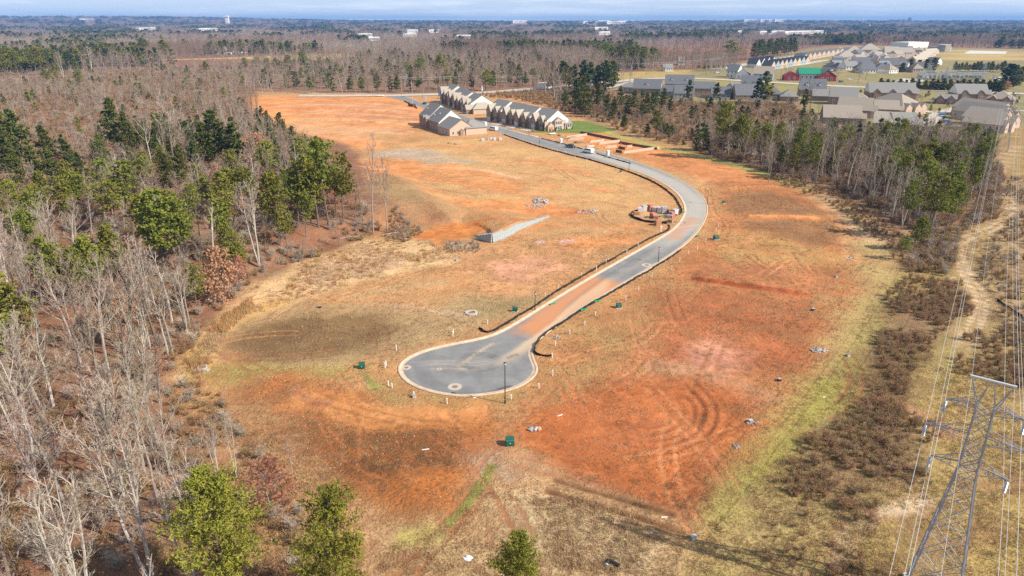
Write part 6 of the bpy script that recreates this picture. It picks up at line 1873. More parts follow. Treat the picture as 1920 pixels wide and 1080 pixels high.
def silt(px, label, h=.5, off=None, posts=2.4):
    L = resample(cat(flats(px), 6), .9)
    rr = random.Random(len(px) * 7 + int(px[0][0]))
    o0 = Vector((L[0][0], L[0][1], 0))
    root = thing('silt_fence', label, 'fence', (L[0][0], L[0][1], gz(*L[0])))
    V = []; F = []; z0 = root.location.z
    N = normals_of(L)
    for i, p in enumerate(L):
        w = .10 * math.sin(i * 1.9) + .3 * (float(vnoise(i / 5.0, 3.0, 8)) - .5); z = gz(*p) - z0
        hh = h * (.72 + .5 * float(vnoise(i / 1.6, px[0][0], 4)))
        for d in (-.02, .02):
            q = (p[0] - o0.x + N[i][0] * (w + d), p[1] - o0.y + N[i][1] * (w + d))
            V += [(q[0], q[1], z - .1), (q[0] + N[i][0] * .06, q[1] + N[i][1] * .06, z + hh)]
    for i in range(len(L) - 1):
        a, b = i * 4, i * 4 + 4
        F += [(a, b, b + 1, a + 1), (a + 2, a + 3, b + 3, b + 2), (a + 1, b + 1, b + 3, a + 3)]
    MB().add(V, F).build('fabric', M_black, root)
    d = np.arange(0, len(L), max(1, int(posts / .9)))
    for i in d:
        p = L[i]
        put('stake', STAKE, root, (p[0] - o0.x + N[i][0] * .08, p[1] - o0.y + N[i][1] * .08, gz(*p) - z0), rr.uniform(0, 1), (1, 1, h / .75))
    return root
silt([(897, 617), (908, 624), (925, 622), (955, 604), (1000, 577), (1060, 538), (1120, 503), (1180, 469), (1228, 444), (1250, 434), (1256, 428), (1254, 421)], 'long black silt fence along the left kerb from the turning circle to the washout')
silt([(945, 253), (1000, 272), (1060, 289), (1115, 303), (1170, 320), (1210, 335), (1242, 352), (1264, 370), (1275, 388), (1278, 400), (1262, 406)], 'black silt fence along the inner side of the road bend above the washout')
silt([(1035, 668), (1008, 666), (1004, 652), (1014, 634), (1050, 609), (1110, 571), (1170, 536), (1235, 498), (1278, 470)], 'black silt fence along the right kerb of the straight clay dusted road')
silt([(1275, 396), (1268, 401), (1240, 397), (1210, 393), (1190, 398), (1182, 404), (1196, 413), (1222, 418), (1250, 420)], 'black silt fence ringing the masonry storage by the road bend', .7)
silt([(1118, 288), (1140, 295), (1165, 302), (1182, 307)], 'short black silt fence right of the white van')
silt([(1015, 260), (1045, 267), (1080, 276), (1092, 280)], 'low black silt fence in front of the foundation plot')
silt([(758, 190), (768, 195), (776, 199), (782, 204)], 'small black silt fence below the brown dumpster at the street entrance', .8)
silt([(1868, 565), (1895, 582), (1925, 602)], 'black silt fence at the right edge beside the dirt track')

# ---- retaining wall of stepped block courses
def retaining_wall():
    root = thing('retaining_wall', 'pale concrete block retaining wall curving into the clay bank', 'wall', (WALL[1][0], WALL[1][1], 0))
    o0 = WALL[1]
    main = resample(cat(WALL[1:], 6), .9); left = resample(WALL[:2], .8)
    for pts, h0, h1, seed in ((main, 2.55, .45, 1), (left, 1.3, 2.55, 2)):
        n = len(pts); N = normals_of(pts)
        s = np.linspace(0, 1, n)
        hh = np.interp(s, [0, .35, 1], [h0, h0 * .86 + h1 * .14, h1]) if seed == 1 else np.interp(s, [0, 1], [h0, h1])
        if ((pts[n // 2] + N[n // 2]) - np.array([0, 0])).dot([0, 1]) > pts[n // 2][1]: N = -N     # N now faces the camera side
        nc = 9; ch = .285; rr = random.Random(seed)
        for c in range(nc):
            for i in range(n - 1):
                top = (c + 1) * ch
                if top > max(hh[i], hh[i + 1]) + .1: continue
                j = .35 * (c % 2) * .5
                a = pts[i] * (1 - j) + pts[min(i + 1, n - 1)] * j; b = pts[i + 1] * (1 - j) + pts[min(i + 2, n - 1)] * j
                set_ = .10 - c * .035 + rr.uniform(-.012, .012)
                nn = N[i]; m = Vector((b[0] - a[0], b[1] - a[1])); ln = m.length
                if ln < .1: continue
                o = put('block', BLOCK, root, ((a[0] + b[0]) / 2 - o0[0] + nn[0] * set_, (a[1] + b[1]) / 2 - o0[1] + nn[1] * set_, c * ch - .05 - .12 * (c == 0)), math.atan2(m.y, m.x), (ln * .97, 1, 1))
    return root
retaining_wall()

# ---- stone heaps
def rock_mesh(seed, m):
    r = random.Random(seed); bm = bmesh.new(); bmesh.ops.create_icosphere(bm, subdivisions=1, radius=.5)
    for v in bm.verts: v.co *= r.uniform(.7, 1.15); v.co.z *= .7
    me = bpy.data.meshes.new('stone'); bm.to_mesh(me); bm.free(); me.materials.append(m); return me
ROCKS = [rock_mesh(k, M_stone) for k in range(4)] + [rock_mesh(9 + k, M_bstone) for k in range(2)]
def heap(px, py, rx, ry, n, smin, smax, label, kinds=(0, 1, 2, 3), top=.8, name='stone_pile', cat_='stones'):
    p = at(px, py); root = thing(name, label, cat_, p)
    r = random.Random(int(px + py))
    for k in range(n):
        a = r.uniform(0, 6.283); q = math.sqrt(r.random())
        x, y = rx * q * math.cos(a), ry * q * math.sin(a)
        put('stone', ROCKS[r.choice(kinds)], root, (x, y, gz(p.x + x, p.y + y) - p.z + top * (1 - q) * r.random() + .05), a, r.uniform(smin, smax))
    return root
heap(1014, 378, 2.6, 5.5, 60, .5, 1.2, 'heap of grey riprap stones on the orange slope above the retaining wall', top=1.2)
heap(1002, 388, 3.2, 3.0, 40, .3, .8, 'loose spread of grey stones left below the riprap heap', top=.3)
heap(1102, 397, 3.4, 2.4, 26, .5, 1.0, 'small heap of pale stones in the middle field', top=.5)
heap(1533, 657, 1.7, 1.0, 46, .25, .6, 'patch of grey riprap in the olive grass strip', top=.15)
heap(1592, 485, 1.2, 1.0, 14, .3, .7, 'small pale stone patch on the dirt track', top=.1)
heap(378, 694, 1.2, .9, 26, .3, .7, 'grey stones around the drain inlet at the wood edge', top=.2)
heap(1000, 806, .9, .45, 9, .5, 1.2, 'few pale boulders on the red clay by the green cabinet', (4, 5, 3), .1)
heap(1044, 633, .7, .6, 12, .25, .55, 'small pale gravel heap behind the right silt fence', top=.3)
heap(1720, 505, 2.0, 1.6, 20, .3, .9, 'scattered stones and stumps at the brush edge', (4, 5, 1), .2)
heap(1410, 792, .8, .8, 8, .25, .55, 'little cluster of white stones at the clay lot edge', top=.1)
heap(1382, 838, .35, 1.0, 8, .2, .5, 'line of small white stones at the corner of the red lot', top=.1)
# drain inlet
p = at(380, 692); di = thing('drain_inlet', 'square concrete drain inlet at the wood edge left of the basin', 'drain', p, .4)
MB().box(-.75, .75, -.75, .75, -.2, .42).build('basin', M_conc2, di); MB().box(-.55, .55, -.55, .55, .421, .47).build('grate', M_iron, di)
p = at(884, 587); dm = thing('storm_drain', 'open concrete drain ring left of the dusty road', 'drain', p)
def ring_mesh(r0, r1, h, n=20):
    b = MB()
    V = [(r * math.cos(2 * math.pi * i / n), r * math.sin(2 * math.pi * i / n), z) for r, z in ((r1, -.1), (r1, h), (r0, h), (r0, -.1)) for i in range(n)]
    for k in range(3): b_ = [(k * n + i, k * n + (i + 1) % n, (k + 1) * n + (i + 1) % n, (k + 1) * n + i) for i in range(n)]; b.add([], []); b.f += b_; b.mi += [0] * n
    b.v = V
    return b
ring_mesh(.75, 1.3, .22).build('ring', M_collar, dm); MB().tube((0, 0, -.05), (0, 0, .06), .74, n=16).build('cover', M_iron, dm)
for k in range(7): put('stone', ROCKS[k % 4], dm, (1.5 * math.cos(k * .9), 1.3 * math.sin(k * .9), .05), k, .45)

# ---- manholes of the road
for px, py, rr_, lab in ((853, 725, 1.15, 'manhole with wide pale collar at the front of the turning circle'), (762, 689, .85, 'manhole with pale collar at the left side of the turning circle'),
                         (824, 692, .45, 'small valve cover in the middle of the turning circle'), (1213, 497, 1.3, 'manhole with pale collar on the straight road by a lamp post'), (1304, 393, .7, 'valve cover on the road bend')):
    x, y = flat(px, py, -.045)
    m = thing('manhole', lab, 'manhole', (x, y, -.045))
    ring_mesh(rr_ * .42, rr_, .006, 24).build('collar', M_collar, m); MB().tube((0, 0, -.02), (0, 0, .012), rr_ * .4, n=18).build('cover', M_iron, m)

# ---- street lamps
def lamp(px, py, top, label):
    p = at(px, py); h = max(3.5, min(7.5, top_z(p.y, top) - p.z))
    o = thing('street_lamp', label, 'street lamp', p)
    MB().tube((0, 0, -.2), (0, 0, .55), .16, .11, 8).build('base', M_pole, o)
    MB().tube((0, 0, .5), (0, 0, h - .55), .085, .06, 8).build('post', M_pole, o)
    MB().tube((0, 0, h - .58), (0, 0, h - .48), .16, .2, 8).tube((0, 0, h - .12), (0, 0, h), .26, .05, 8).build('cap', M_pole, o)
    MB().tube((0, 0, h - .48), (0, 0, h - .12), .16, .22, 8).build('globe', M_lampg, o)
for px, py, tp, lab in ((947, 756, 679, 'dark lamp post at the front edge of the turning circle'), (1003, 582, 548, 'dark lamp post left of the clay dusted road'), (1234, 492, 463, 'dark lamp post by the pale manhole on the straight road'),
                        (1326, 383, 357, 'dark lamp post outside the road bend'), (1179, 321, 300, 'dark lamp post on the inner kerb below the foundation plot'), (1012, 269, 253, 'dark lamp post across from the bright lawn'),
                        (992, 254, 243, 'dark lamp post at the corner of the bright lawn'), (1163, 290, 268, 'thin dark lamp post right of the white van'), (792, 184, 172, 'thin dark lamp post at the street entrance')):
    lamp(px, py, tp, lab)

# ---- green utility cabinets
def cabinet(px, py, label, s=1.0, rz=.15, pad=True):
    p = at(px, py); o = thing('utility_cabinet', label, 'utility cabinet', p, rz)
    w, d, h = .50 * s, .42 * s, .92 * s
    MB().prism([(-d, .12), (d, .12), (d, h), (-d * .55, h), (-d, h * .82)], 'x', -w, w).build('body', M_green, o)
    MB().box(-w - .03, w + .03, -d * .6, d + .03, h, h + .05).build('lid', M_green, o)
    MB().box(-w * .9, w * .9, -d - .02, -d - .003, .18, h * .78).build('door', M_green, o)
    MB().box(-.07, .07, -d - .03, -d - .021, h * .5, h * .6).build('warning_label', M_trim, o)
    if pad: MB().box(-w - .15, w + .15, -d - .2, d + .15, -.2, .12).build('pad', M_conc2, o)
for a in ((956, 834, 'green utility cabinet alone on the clay in front of the turning circle', 1.15, .12, False), (679, 690, 'green utility cabinet left of the turning circle', 1.0, .1, False), (966, 584, 'green utility cabinet on a pale pad left of the dusty road', .95, -.3),
          (1160, 577, 'green utility cabinet right of the dusty road', 1.0, .1), (1342, 449, 'green utility cabinet outside the road bend in thin grass', 1.2, .2), (1357, 381, 'small green utility cabinet above the road bend', .8, .1), (1164, 323, 'tiny green utility cabinet on the inner side of the upper road', .8, .1)):
    cabinet(*a)

# ---- service stubs, all alike
PIPE = MB().tube((0, 0, -.2), (0, 0, .72), .075, n=8).mesh('pipe', [M_pvc]); PCAP = MB().tube((0, 0, .66), (0, 0, .76), .095, n=8).mesh('cap', [M_pvc])
def stubs(pts, label, group):
    for k, (px, py) in enumerate(pts):
        p = at(px, py); o = thing('pipe_stub', label, 'pipe', p, 0, group)
        s = rng.uniform(.8, 1.15)
        put('pipe', PIPE, o, (0, 0, 0), 0, (1.25, 1.25, s)); put('cap', PCAP, o, (0, 0, .72 * (s - 1)), 0, 1.25)
stubs([(743, 657), (722, 690), (724, 687), (728, 723), (735, 727), (776, 743), (838, 757)], 'white pipe stub in the grass left around the turning circle', 'white pipe stubs left of the turning circle')
stubs([(849, 630), (914, 608), (850, 625), (1022, 557), (1047, 543), (1090, 519)], 'white pipe stub left of the straight road, before the washout', 'white pipe stubs left of the straight road')
stubs([(1118, 506), (1136, 493), (1140, 491), (1175, 474), (1196, 461)], 'white pipe stub just below the masonry storage beside the road', 'white pipe stubs below the masonry storage')
stubs([(1035, 671), (1041, 648), (1068, 627), (1036, 704), (1010, 728), (958, 749), (1096, 610), (1116, 592), (1173, 563), (1197, 545), (1222, 520), (1259, 505)], 'white pipe stub right of the straight road behind the silt fence', 'white pipe stubs right of the straight road')
stubs([(1274, 490), (1290, 477), (1307, 468), (1323, 454), (1342, 434), (1346, 426)], 'white pipe stub in the grass outside the road bend', 'white pipe stubs outside the road bend')
stubs([(996, 268), (1045, 285), (1060, 287), (1100, 303), (1128, 312), (1078, 296)], 'white marker pipe along the inner side of the upper road', 'white marker pipes along the upper road')
# tall white sign post by the washout
p = at(1239, 438); o = thing('marker_post', 'tall white marker post beside the masonry storage', 'post', p)
MB().box(-.16, .16, -.06, .06, -.2, 2.3).build('post', M_pvc, o); MB().box(-.24, .24, -.09, -.061, 1.7, 2.25).build('plate', M_trim, o)
# green inlet socks
for px, py, lab in ((1037, 571, 'green inlet sock on the left kerb of the dusty road'), (1120, 566, 'green inlet sock on the right kerb of the dusty road'), (1094, 582, 'green inlet sock lower on the right kerb of the dusty road'), (1309, 443, 'bright green inlet sock at the outer kerb of the bend'), (1281, 399, 'bright green inlet sock at the inner kerb of the bend'), (1240, 406, 'green tarpaulin lying in the masonry storage'), (1136, 296, 'green inlet sock beside the upper road'), (945, 252, 'green net on the verge beside the first white van')):
    p = at(px, py); b = MB()
    pts = [Vector((-.9, -.1, .18)), Vector((-.3, .12, .2)), Vector((.3, -.05, .2)), Vector((.9, .1, .17))]
    t = TB(); t.limb(pts, .2, .17, 7)
    o = put('inlet_sock', t.mesh('inlet_sock', [M_gnet]), None, p, .6); tag(o, lab, 'drain sock')
# small marker boxes on the lots
for px, py, lab in ((1524, 582, 'dark valve box at the grass edge of the lots'), (1461, 714, 'dark valve box at the edge of the red lots'), (1407, 792, 'grey valve box by the white stones'), (777, 745, 'greenish valve box in front of the turning circle'), (1568, 520, 'grey valve box beside the worn track'), (600, 577, 'dark valve box above the basin'), (1590, 668, 'pale green valve box in the olive grass'), (1300, 1010, 'pale green valve box in the rough grass at the bottom'), (857, 488, 'pale stub box on the slope foot')):
    p = at(px, py); o = thing('valve_box', lab, 'valve box', p, .3)
    MB().box(-.28, .28, -.22, .22, -.1, .42).build('box', M_stone if 'dark' not in lab else M_pole, o); MB().box(-.31, .31, -.25, .25, .42, .47).build('lid', M_stone, o)

# ---- litter in the foreground
def crumple(seed, sx, sy, sz, m, name):
    r = random.Random(seed); bm = bmesh.new(); bmesh.ops.create_icosphere(bm, subdivisions=3, radius=.5)
    for v in bm.verts:
        n = vnoise(v.co.x * 3 + seed, v.co.y * 3 + v.co.z * 2, seed)
        v.co *= .7 + .7 * float(n); v.co.x *= sx; v.co.y *= sy; v.co.z = max(v.co.z * sz, -.05) + .05
    me = bpy.data.meshes.new(name); bm.to_mesh(me); bm.free(); me.materials.append(m); return me
o = put('plastic_sheet', crumple(3, 1.1, .7, .35, M_trim, 'plastic_sheet'), None, at(877, 1047), -.5); tag(o, 'crumpled white plastic sheet in the foreground straw', 'plastic sheet')
p = at(1146, 1058); o = thing('drain_pipe', 'bent black plastic drain pipe lying in the foreground straw', 'pipe', p)
t = TB(); t.limb([Vector((-.55, -.25, .2)), Vector((-.25, .42, .22))], .2, .2, 10); t.build = None
t2 = TB(); t2.limb([Vector((-.25, .42, .22)), Vector((.2, .1, .2)), Vector((.8, -.42, .2))], .19, .19, 10)
put('pipe', t.mesh('pipe', [M_pole]), o); put('pipe', t2.mesh('pipe', [M_pole]), o)
MB().tube((-.58, -.30, .2), (-.55, -.25, .2), .215, n=10).build('end_cap', M_trim, o)
for px, py, w, rz, lab in ((798, 843, 1.0, .25, 'short white plank on the brown lot'), (1050, 779, .9, .5, 'pale flat scrap on the red lot'), (890, 746, .5, .2, 'pale scrap against the front kerb of the turning circle'), (1545, 745, .5, .4, 'white scrap in the olive grass'), (1246, 970, .8, .1, 'thin pale stick at the corner of the red lot'), (1715, 515, 1.6, .4, 'fallen grey log at the brush edge')):
    p = at(px, py); o = put('plank', MB().box(-w / 2, w / 2, -.08, .08, 0, .07).mesh('plank', [M_pvc if 'log' not in lab else M_stone]), None, p, rz); tag(o, lab, 'plank')
for px, py, l, rz, lab in ((655, 447, 5, .35, 'pale fallen trunk at the tip of the left wood'), (735, 440, 5.5, .45, 'long pale fallen trunk right of the tip of the left wood'), (365, 480, 7, .5, 'thin leaning dead trunk on the leaf litter'), (250, 600, 8, .4, 'long pale dead trunk leaning in the left wood'), (1785, 525, 3, .5, 'white fallen log beside the dirt track')):
    p = at(px, py); t = TB(); t.limb([Vector((-l / 2, 0, .2)), Vector((0, .1, .45)), Vector((l / 2, 0, .9 if 'lean' in lab else .3))], .16, .07, 6)
    o = put('fallen_trunk', t.mesh('fallen_trunk', [M_white]), None, p, rz); tag(o, lab, 'log')

# ---- masonry storage beside the bend
def pack(px, py, w, d, h, rz, kind, lab):
    p = at(px, py); o = thing('pallet_pack', lab, 'pallet', p, rz)
    MB().box(-w / 2, w / 2, -d / 2, -d / 2 + .12, 0, .14).box(-w / 2, w / 2, -.06, .06, 0, .14).box(-w / 2, w / 2, d / 2 - .12, d / 2, 0, .14).box(-w / 2, w / 2, -d / 2, d / 2, .141, .17).build('pallet', M_wood, o)
    m = {'b': M_brick2, 'w': M_plast, 's': M_stone}[kind]
    b = MB(); n = 3
    for k in range(n): b.box(-w / 2 + .03 * (k % 2), w / 2 - .03 * ((k + 1) % 2), -d / 2, d / 2, .175 + (h - .18) * k / n + .012, .175 + (h - .18) * (k + 1) / n)
    b.build('stack', m, o)
    if kind == 'w': MB().box(-w / 2 - .02, w / 2 + .02, -.05, .05, h, h + .02).build('strap', M_blue, o)
for k, a in enumerate(((1200, 398, 'w'), (1208, 396, 'w'), (1219, 396, 'b'), (1228, 397, 'w'), (1237, 399, 'w'), (1245, 400, 'w'), (1256, 401, 'b'), (1265, 403, 'w'))):
    pack(a[0], a[1], 1.5, 1.4, 1.5 + .3 * (k % 3), k * .3, a[2], ('wrapped' if a[2] == 'w' else 'orange') + ' masonry pack in the back row of the storage, ' + ('first', 'second', 'third', 'fourth', 'fifth', 'sixth', 'seventh', 'last')[k] + ' from the left')
for k, a in enumerate(((1193, 403, 'b'), (1224, 408, 'b'), (1229, 410, 'b'), (1259, 406, 'b'), (1255, 409, 's'), (1233, 422, 'b'), (1257, 417, 'b'))):
    pack(a[0], a[1], 1.7, 1.3, 1.0 + .5 * (k % 2), k * .7, a[2], ('orange brick pack at the left end of the storage', 'brown brick pack in the middle of the storage', 'larger brown brick pack beside the middle one', 'orange brick pack near the green tarpaulin', 'grey block pack near the green tarpaulin', 'orange brick pack lying outside the front fence of the storage', 'orange brick pack at the road end of the storage')[k])
heap(1265, 417, 3.5, 2.4, 40, .25, .6, 'spilled orange rubble at the road end of the storage', (4, 5, 4, 0), .35, 'rubble', 'rubble')
heap(1218, 409, 4.6, 1.6, 60, .2, .5, 'pale gravel spread inside the storage ring', (0, 1, 2), .15, 'gravel_spread', 'gravel')

# ---- foundation plot of the next townhouses
FDN = at(1120, 270)
def fwall(a, b, h=.9, m=None, lab=None, t=.28):
    A = at(*a); B = at(*b); d = Vector((B.x - A.x, B.y - A.y)); L_ = d.length
    o = thing('foundation_wall', lab, 'wall', (A.x, A.y, min(A.z, B.z)), math.atan2(d.y, d.x))
    n = max(1, int(L_ / 2.2))
    c = 0
    for k in range(n):
        for row in range(2):
            put('block', FBLOCK if m is None else FBLOCKD, o, ((k + .5 + .25 * (row % 2) * (k < n - 1)) * L_ / n, 0, row * h / 2 - .05), 0, (L_ / n * .985, 1, h / .9))
for k, (a, b, dk, lab) in enumerate((((1088, 249.5), (1163, 265), 1, 'dark rear wall of the foundation plot'), ((1160, 269), (1232, 281), 1, 'dark rear wall of the nearer foundation part'), ((1168, 288), (1236, 279), None, 'long pale front wall of the foundation plot'),
                             ((1060, 260), (1088, 256), None, 'pale upper cross wall of the foundation plot'), ((1065, 263), (1095, 261), None, 'second pale cross wall of the foundation plot'), ((1105, 268), (1132, 265), None, 'pale middle cross wall of the foundation plot'),
                             ((1122, 271), (1162, 266), None, 'long pale cross wall of the foundation plot'), ((1134, 278), (1156, 276), None, 'low pale cross wall by the dark short wall'), ((1159, 278), (1172, 281), 1, 'short dark wall inside the foundation plot'),
                             ((1175, 277), (1185, 276), None, 'short pale wall near the plot corner'), ((1155, 285), (1166, 287), 1, 'dark wall at the front corner of the plot'), ((1077, 257), (1100, 254), None, 'pale wall at the top of the foundation plot'))):
    fwall(a, b, 1.2, dk, lab)
for px, py, sx, sy, sz, lab, s_ in ((1073, 260, 5, 4, 1.8, 'brown spoil heap at the upper end of the foundation plot', 4), (1052, 254, 4, 3, 1.4, 'spoil heap with lumber near the lawn', 5), (1088, 268, 6, 4, 1.9, 'tan spoil heap behind the parked pickup', 6), (1106, 275, 5, 3.4, 1.5, 'pale sand heap behind the white van', 7), (1118, 279, 4, 3, 1.0, 'low orange spoil heap right of the white van', 8)):
    o = put('spoil_heap', crumple(s_, sx, sy, sz, M_dirt if 'pale' not in lab else mat('pale_sand', (.60, .47, .36), .95, .2, .7), 'spoil_heap'), None, at(px, py), s_); tag(o, lab, 'soil heap')
for px, py, lab in ((1035, 252, 'lumber stack under a white sheet near the lawn corner'), (846, 268, 'lumber and rubble pile in front of the unfinished block'), (858, 270, 'timber rack beside the rubble pile of the unfinished block')):
    p = at(px, py); o = thing('lumber_stack', lab, 'lumber', p, .5)
    for k in range(6): put('board', LUM, o, (.1 * (k % 2), (k % 3) * .5 - .5, .1 + .22 * (k // 3)), .06 * k)
    if 'sheet' in lab: MB().prism([(-.9, .5), (.9, .5), (.8, .62), (0, .75), (-.8, .62)], 'x', -1.9, 1.9).build('cover_sheet', M_trim, o)

for px, py, w, h, lab in ((915, 263, 1.0, 1.5, 'dark timber crate by the block work beside the street'), (921, 263, .9, 1.4, 'second timber crate by the block work beside the street'), (905, 264, 1.6, 1.2, 'white block pack left of the timber crates'), (927, 263, 1.2, 1.4, 'pale block pack right of the timber crates'), (938, 263, 1.6, 1.3, 'white wrapped pack nearest the kerb')):
    pack(px, py, w, w, h, .3, 's' if 'dark' in lab else 'w', lab)
o = put('dumpster', MB().prism([(-1.1, .1), (1.1, .1), (1.3, 1.7), (-1.3, 1.7)], 'x', -2.8, 2.8).mesh('dumpster', [M_rust]), None, at(772.5, 199.5), -.8); tag(o, 'brown steel dumpster at the street entrance', 'dumpster')
def toilet(px, py, m, lab):
    p = at(px, py); o = thing('portable_toilet', lab, 'portable toilet', p, .3)
    MB().box(-.55, .55, -.55, .55, 0, 2.1).build('cabin', m, o); MB().prism([(-.6, 2.1), (.6, 2.1), (.45, 2.35), (-.45, 2.35)], 'x', -.6, .6).build('roof', M_trim, o); MB().box(-.4, .4, -.58, -.551, .15, 1.9).build('door', M_trim, o)
toilet(1052, 269, M_paintg, 'grey portable toilet at the kerb of the foundation plot'); toilet(1140, 292, M_paintg, 'grey portable toilet right of the white van'); toilet(911, 237, M_paintw, 'white portable toilet at the corner of the unfinished block')
def flag(px, py, h, m, lab):
    p = at(px, py); o = thing('feather_flag', lab, 'flag', p)
    MB().tube((0, 0, 0), (0, 0, h), .05, .03, 6).build('pole', M_pole, o); MB().prism([(.04, 1.2), (1.0, 1.5), (1.1, h - 1.2), (.7, h - .3), (.04, h)], 'y', -.02, .02).build('cloth', m, o)
flag(822, 183, 6.5, M_blue, 'blue feather flag at the end of the farther townhouse row'); flag(903, 174, 5.5, M_trim, 'white and blue feather flag by the highway')
flag(797, 193, 5, M_sky, 'pale blue feather flag by the dark parked car')
p = at(828, 185); o = put('canopy', MB().prism([(-1.6, 2.2), (1.6, 2.2), (0, 3.1)], 'x', -1.6, 1.6).box(-1.55, -1.47, -1.55, -1.47, 0, 2.2).box(1.47, 1.55, -1.55, -1.47, 0, 2.2).mesh('canopy', [mat('turquoise_cloth', (.0, .35, .33), .7)]), None, p, .5); tag(o, 'turquoise canopy in front of the farther townhouse row', 'canopy')

# ---- vehicles
WH = MB().tube((-.11, 0, 0), (.11, 0, 0), .34, n=14).mesh('wheel', [M_tyre]); RIM = MB().tube((-.116, 0, 0), (.116, 0, 0), .19, n=10).mesh('rim', [M_rim])
def vehicle(px, py, rz, kind, paint, label, name=None, cat_=None):
    p = at(px, py); z = -.03 if abs(p.z) < .25 else p.z
    L, Wd = {'van': (5.8, 2.05), 'pickup': (5.7, 1.95), 'car': (4.6, 1.8), 'suv': (4.8, 1.9)}[kind]
    o = thing(name or {'van': 'parked_van', 'pickup': 'pickup_truck', 'car': 'parked_car', 'suv': 'parked_car'}[kind], label, cat_ or {'van': 'van', 'pickup': 'pickup truck', 'car': 'car', 'suv': 'car'}[kind], (p.x, p.y, z), rz)
    h = L / 2; w = Wd / 2
    prof = {'van': [(-h, .4), (h, .4), (h, .95), (h - .35, 1.15), (h - 1.0, 1.25), (h - 1.75, 2.1), (-h + .1, 2.15), (-h, 1.9)],
            'pickup': [(-h, .5), (h, .5), (h, 1.05), (h - 1.4, 1.15), (h - 2.0, 1.75), (h - 3.3, 1.78), (h - 3.5, 1.1), (-h, 1.1)],
            'car': [(-h, .35), (h, .35), (h, .75), (h - 1.1, .92), (h - 1.8, 1.42), (-h + 1.3, 1.45), (-h + .4, 1.0), (-h, .9)],
            'suv': [(-h, .4), (h, .4), (h, .9), (h - 1.1, 1.05), (h - 1.7, 1.68), (-h + .3, 1.7), (-h, 1.1)]}[kind]
    b = MB().prism(prof, 'y', -w, w).build('body', paint, o); recalc(b.data)
    md = b.modifiers.new('bevel', 'BEVEL'); md.width = .09; md.segments = 2; md.limit_method = 'ANGLE'
    g = {'van': [(h - 1.12, 1.3), (h - 1.72, 1.98), (-h + .6, 2.0), (-h + .6, 1.35)], 'pickup': [(h - 1.5, 1.2), (h - 2.05, 1.66), (h - 3.2, 1.68), (h - 3.25, 1.2)],
         'car': [(h - 1.25, .98), (h - 1.85, 1.36), (-h + 1.35, 1.38), (-h + .75, 1.02)], 'suv': [(h - 1.25, 1.1), (h - 1.75, 1.58), (-h + .5, 1.6), (-h + .4, 1.15)]}[kind]
    gl = MB().prism(g, 'y', -w - .012, w + .012)
    (x0, z0), (x1, z1) = g[0], g[1]; gl.add([(x0 + .15, -w * .86, z0), (x0 + .15, w * .86, z0), (x1 + .13, w * .82, z1), (x1 + .13, -w * .82, z1)], [(0, 1, 2, 3)])
    gl = gl.build('side_window', M_glass, o); recalc(gl.data)
    if kind == 'pickup': MB().box(-h + .15, h - 3.65, -w + .12, w - .12, 1.101, 1.106).build('bed', M_pole, o)
    for sx in (h - .95, -h + 1.05):
        for sy in (-1, 1):
            wo = put('wheel', WH, o, (sx, sy * (w - .1), .34), math.pi / 2); put('rim', RIM, wo)
    for sy in (-1, 1):
        put('headlight', HL, o, (h + .005, sy * (w - .3), .78)); put('tail_light', TL, o, (-h - .005, sy * (w - .2), .85))
    return o
def road_dir(px, py):
    x, y = flat(px, py); d = ((OUT - [x, y]) ** 2).sum(1); i = int(d.argmin()); j = min(i + 1, len(OUT) - 1)
    t = OUT[j] - OUT[j - 1]; return math.atan2(t[1], t[0])
vehicle(1103, 287, road_dir(1103, 281), 'van', M_paintw, 'white van parked on the road by the foundation plot')
vehicle(1070, 277, road_dir(1070, 272) + math.pi, 'pickup', M_painth, 'dark pickup parked behind the white van at the foundation plot')
vehicle(925, 245, road_dir(925, 236) + .25, 'van', M_paintw, 'white van parked by the unfinished block')
vehicle(796, 195.5, road_dir(800, 197), 'car', M_painth, 'dark car parked at the street entrance')
vehicle(713, 181, .25, 'pickup', M_paintw, 'white pickup by the clay terraces near the highway')
vehicle(872, 213, 1.6, 'car', M_paintb, 'blue car in front of the townhouse rows')
vehicle(877, 211.5, 1.6, 'van', M_paintw, 'white van beside the blue car at the townhouse rows')
vehicle(1692, 208.5, .1, 'car', M_paintw, 'white car in the street of the brown roofed houses')
vehicle(1766, 217, .3, 'car', M_paintb, 'upper of the blue cars by the stepped roofs')
vehicle(1774, 230, .2, 'suv', M_paintb, 'middle blue car by the stepped roofs')
vehicle(1780, 235, .2, 'car', M_paintb, 'lowest blue car by the stepped roofs')
vehicle(1594, 150, .1, 'car', M_paintw, 'white car in the lot beside the green roofed building')
vehicle(1577, 154, .3, 'suv', M_painth, 'dark car beside the green roofed building')
vehicle(985, 173, .05, 'suv', M_painth, 'dark car driving on the highway')
vehicle(1345, 137, .2, 'van', M_paintw, 'long white trailer by the white two storey house', 'trailer', 'trailer')

# ---- weathered fence behind the row
def picket(px, lab, h=1.9):
    L = resample(np.array(flats(px)), 2.4); z0 = gz(*L[0])
    o = thing('wooden_fence', lab, 'fence', (L[0][0], L[0][1], z0))
    for i in range(len(L) - 1):
        a, b = L[i], L[i + 1]; d = b - a; ln = float(np.hypot(*d))
        q = put('panel', FPAN, o, (*(((a + b) / 2) - L[0]), gz(*a) - z0), math.atan2(d[1], d[0]), (ln * .97, 1, h))
        put('post', FPOST, q, (-.5, 0, 0))
picket([(1262, 185.5), (1300, 186)], 'weathered plank fence behind the left grey roofs'); picket([(1302, 182), (1335, 183)], 'weathered plank fence under the dark roofed brick house'); picket([(1336, 187), (1368, 187.5)], 'weathered plank fence at the right end of the row')
picket([(1405, 190), (1445, 190.5)], 'dark plank fence below the white vented roof')

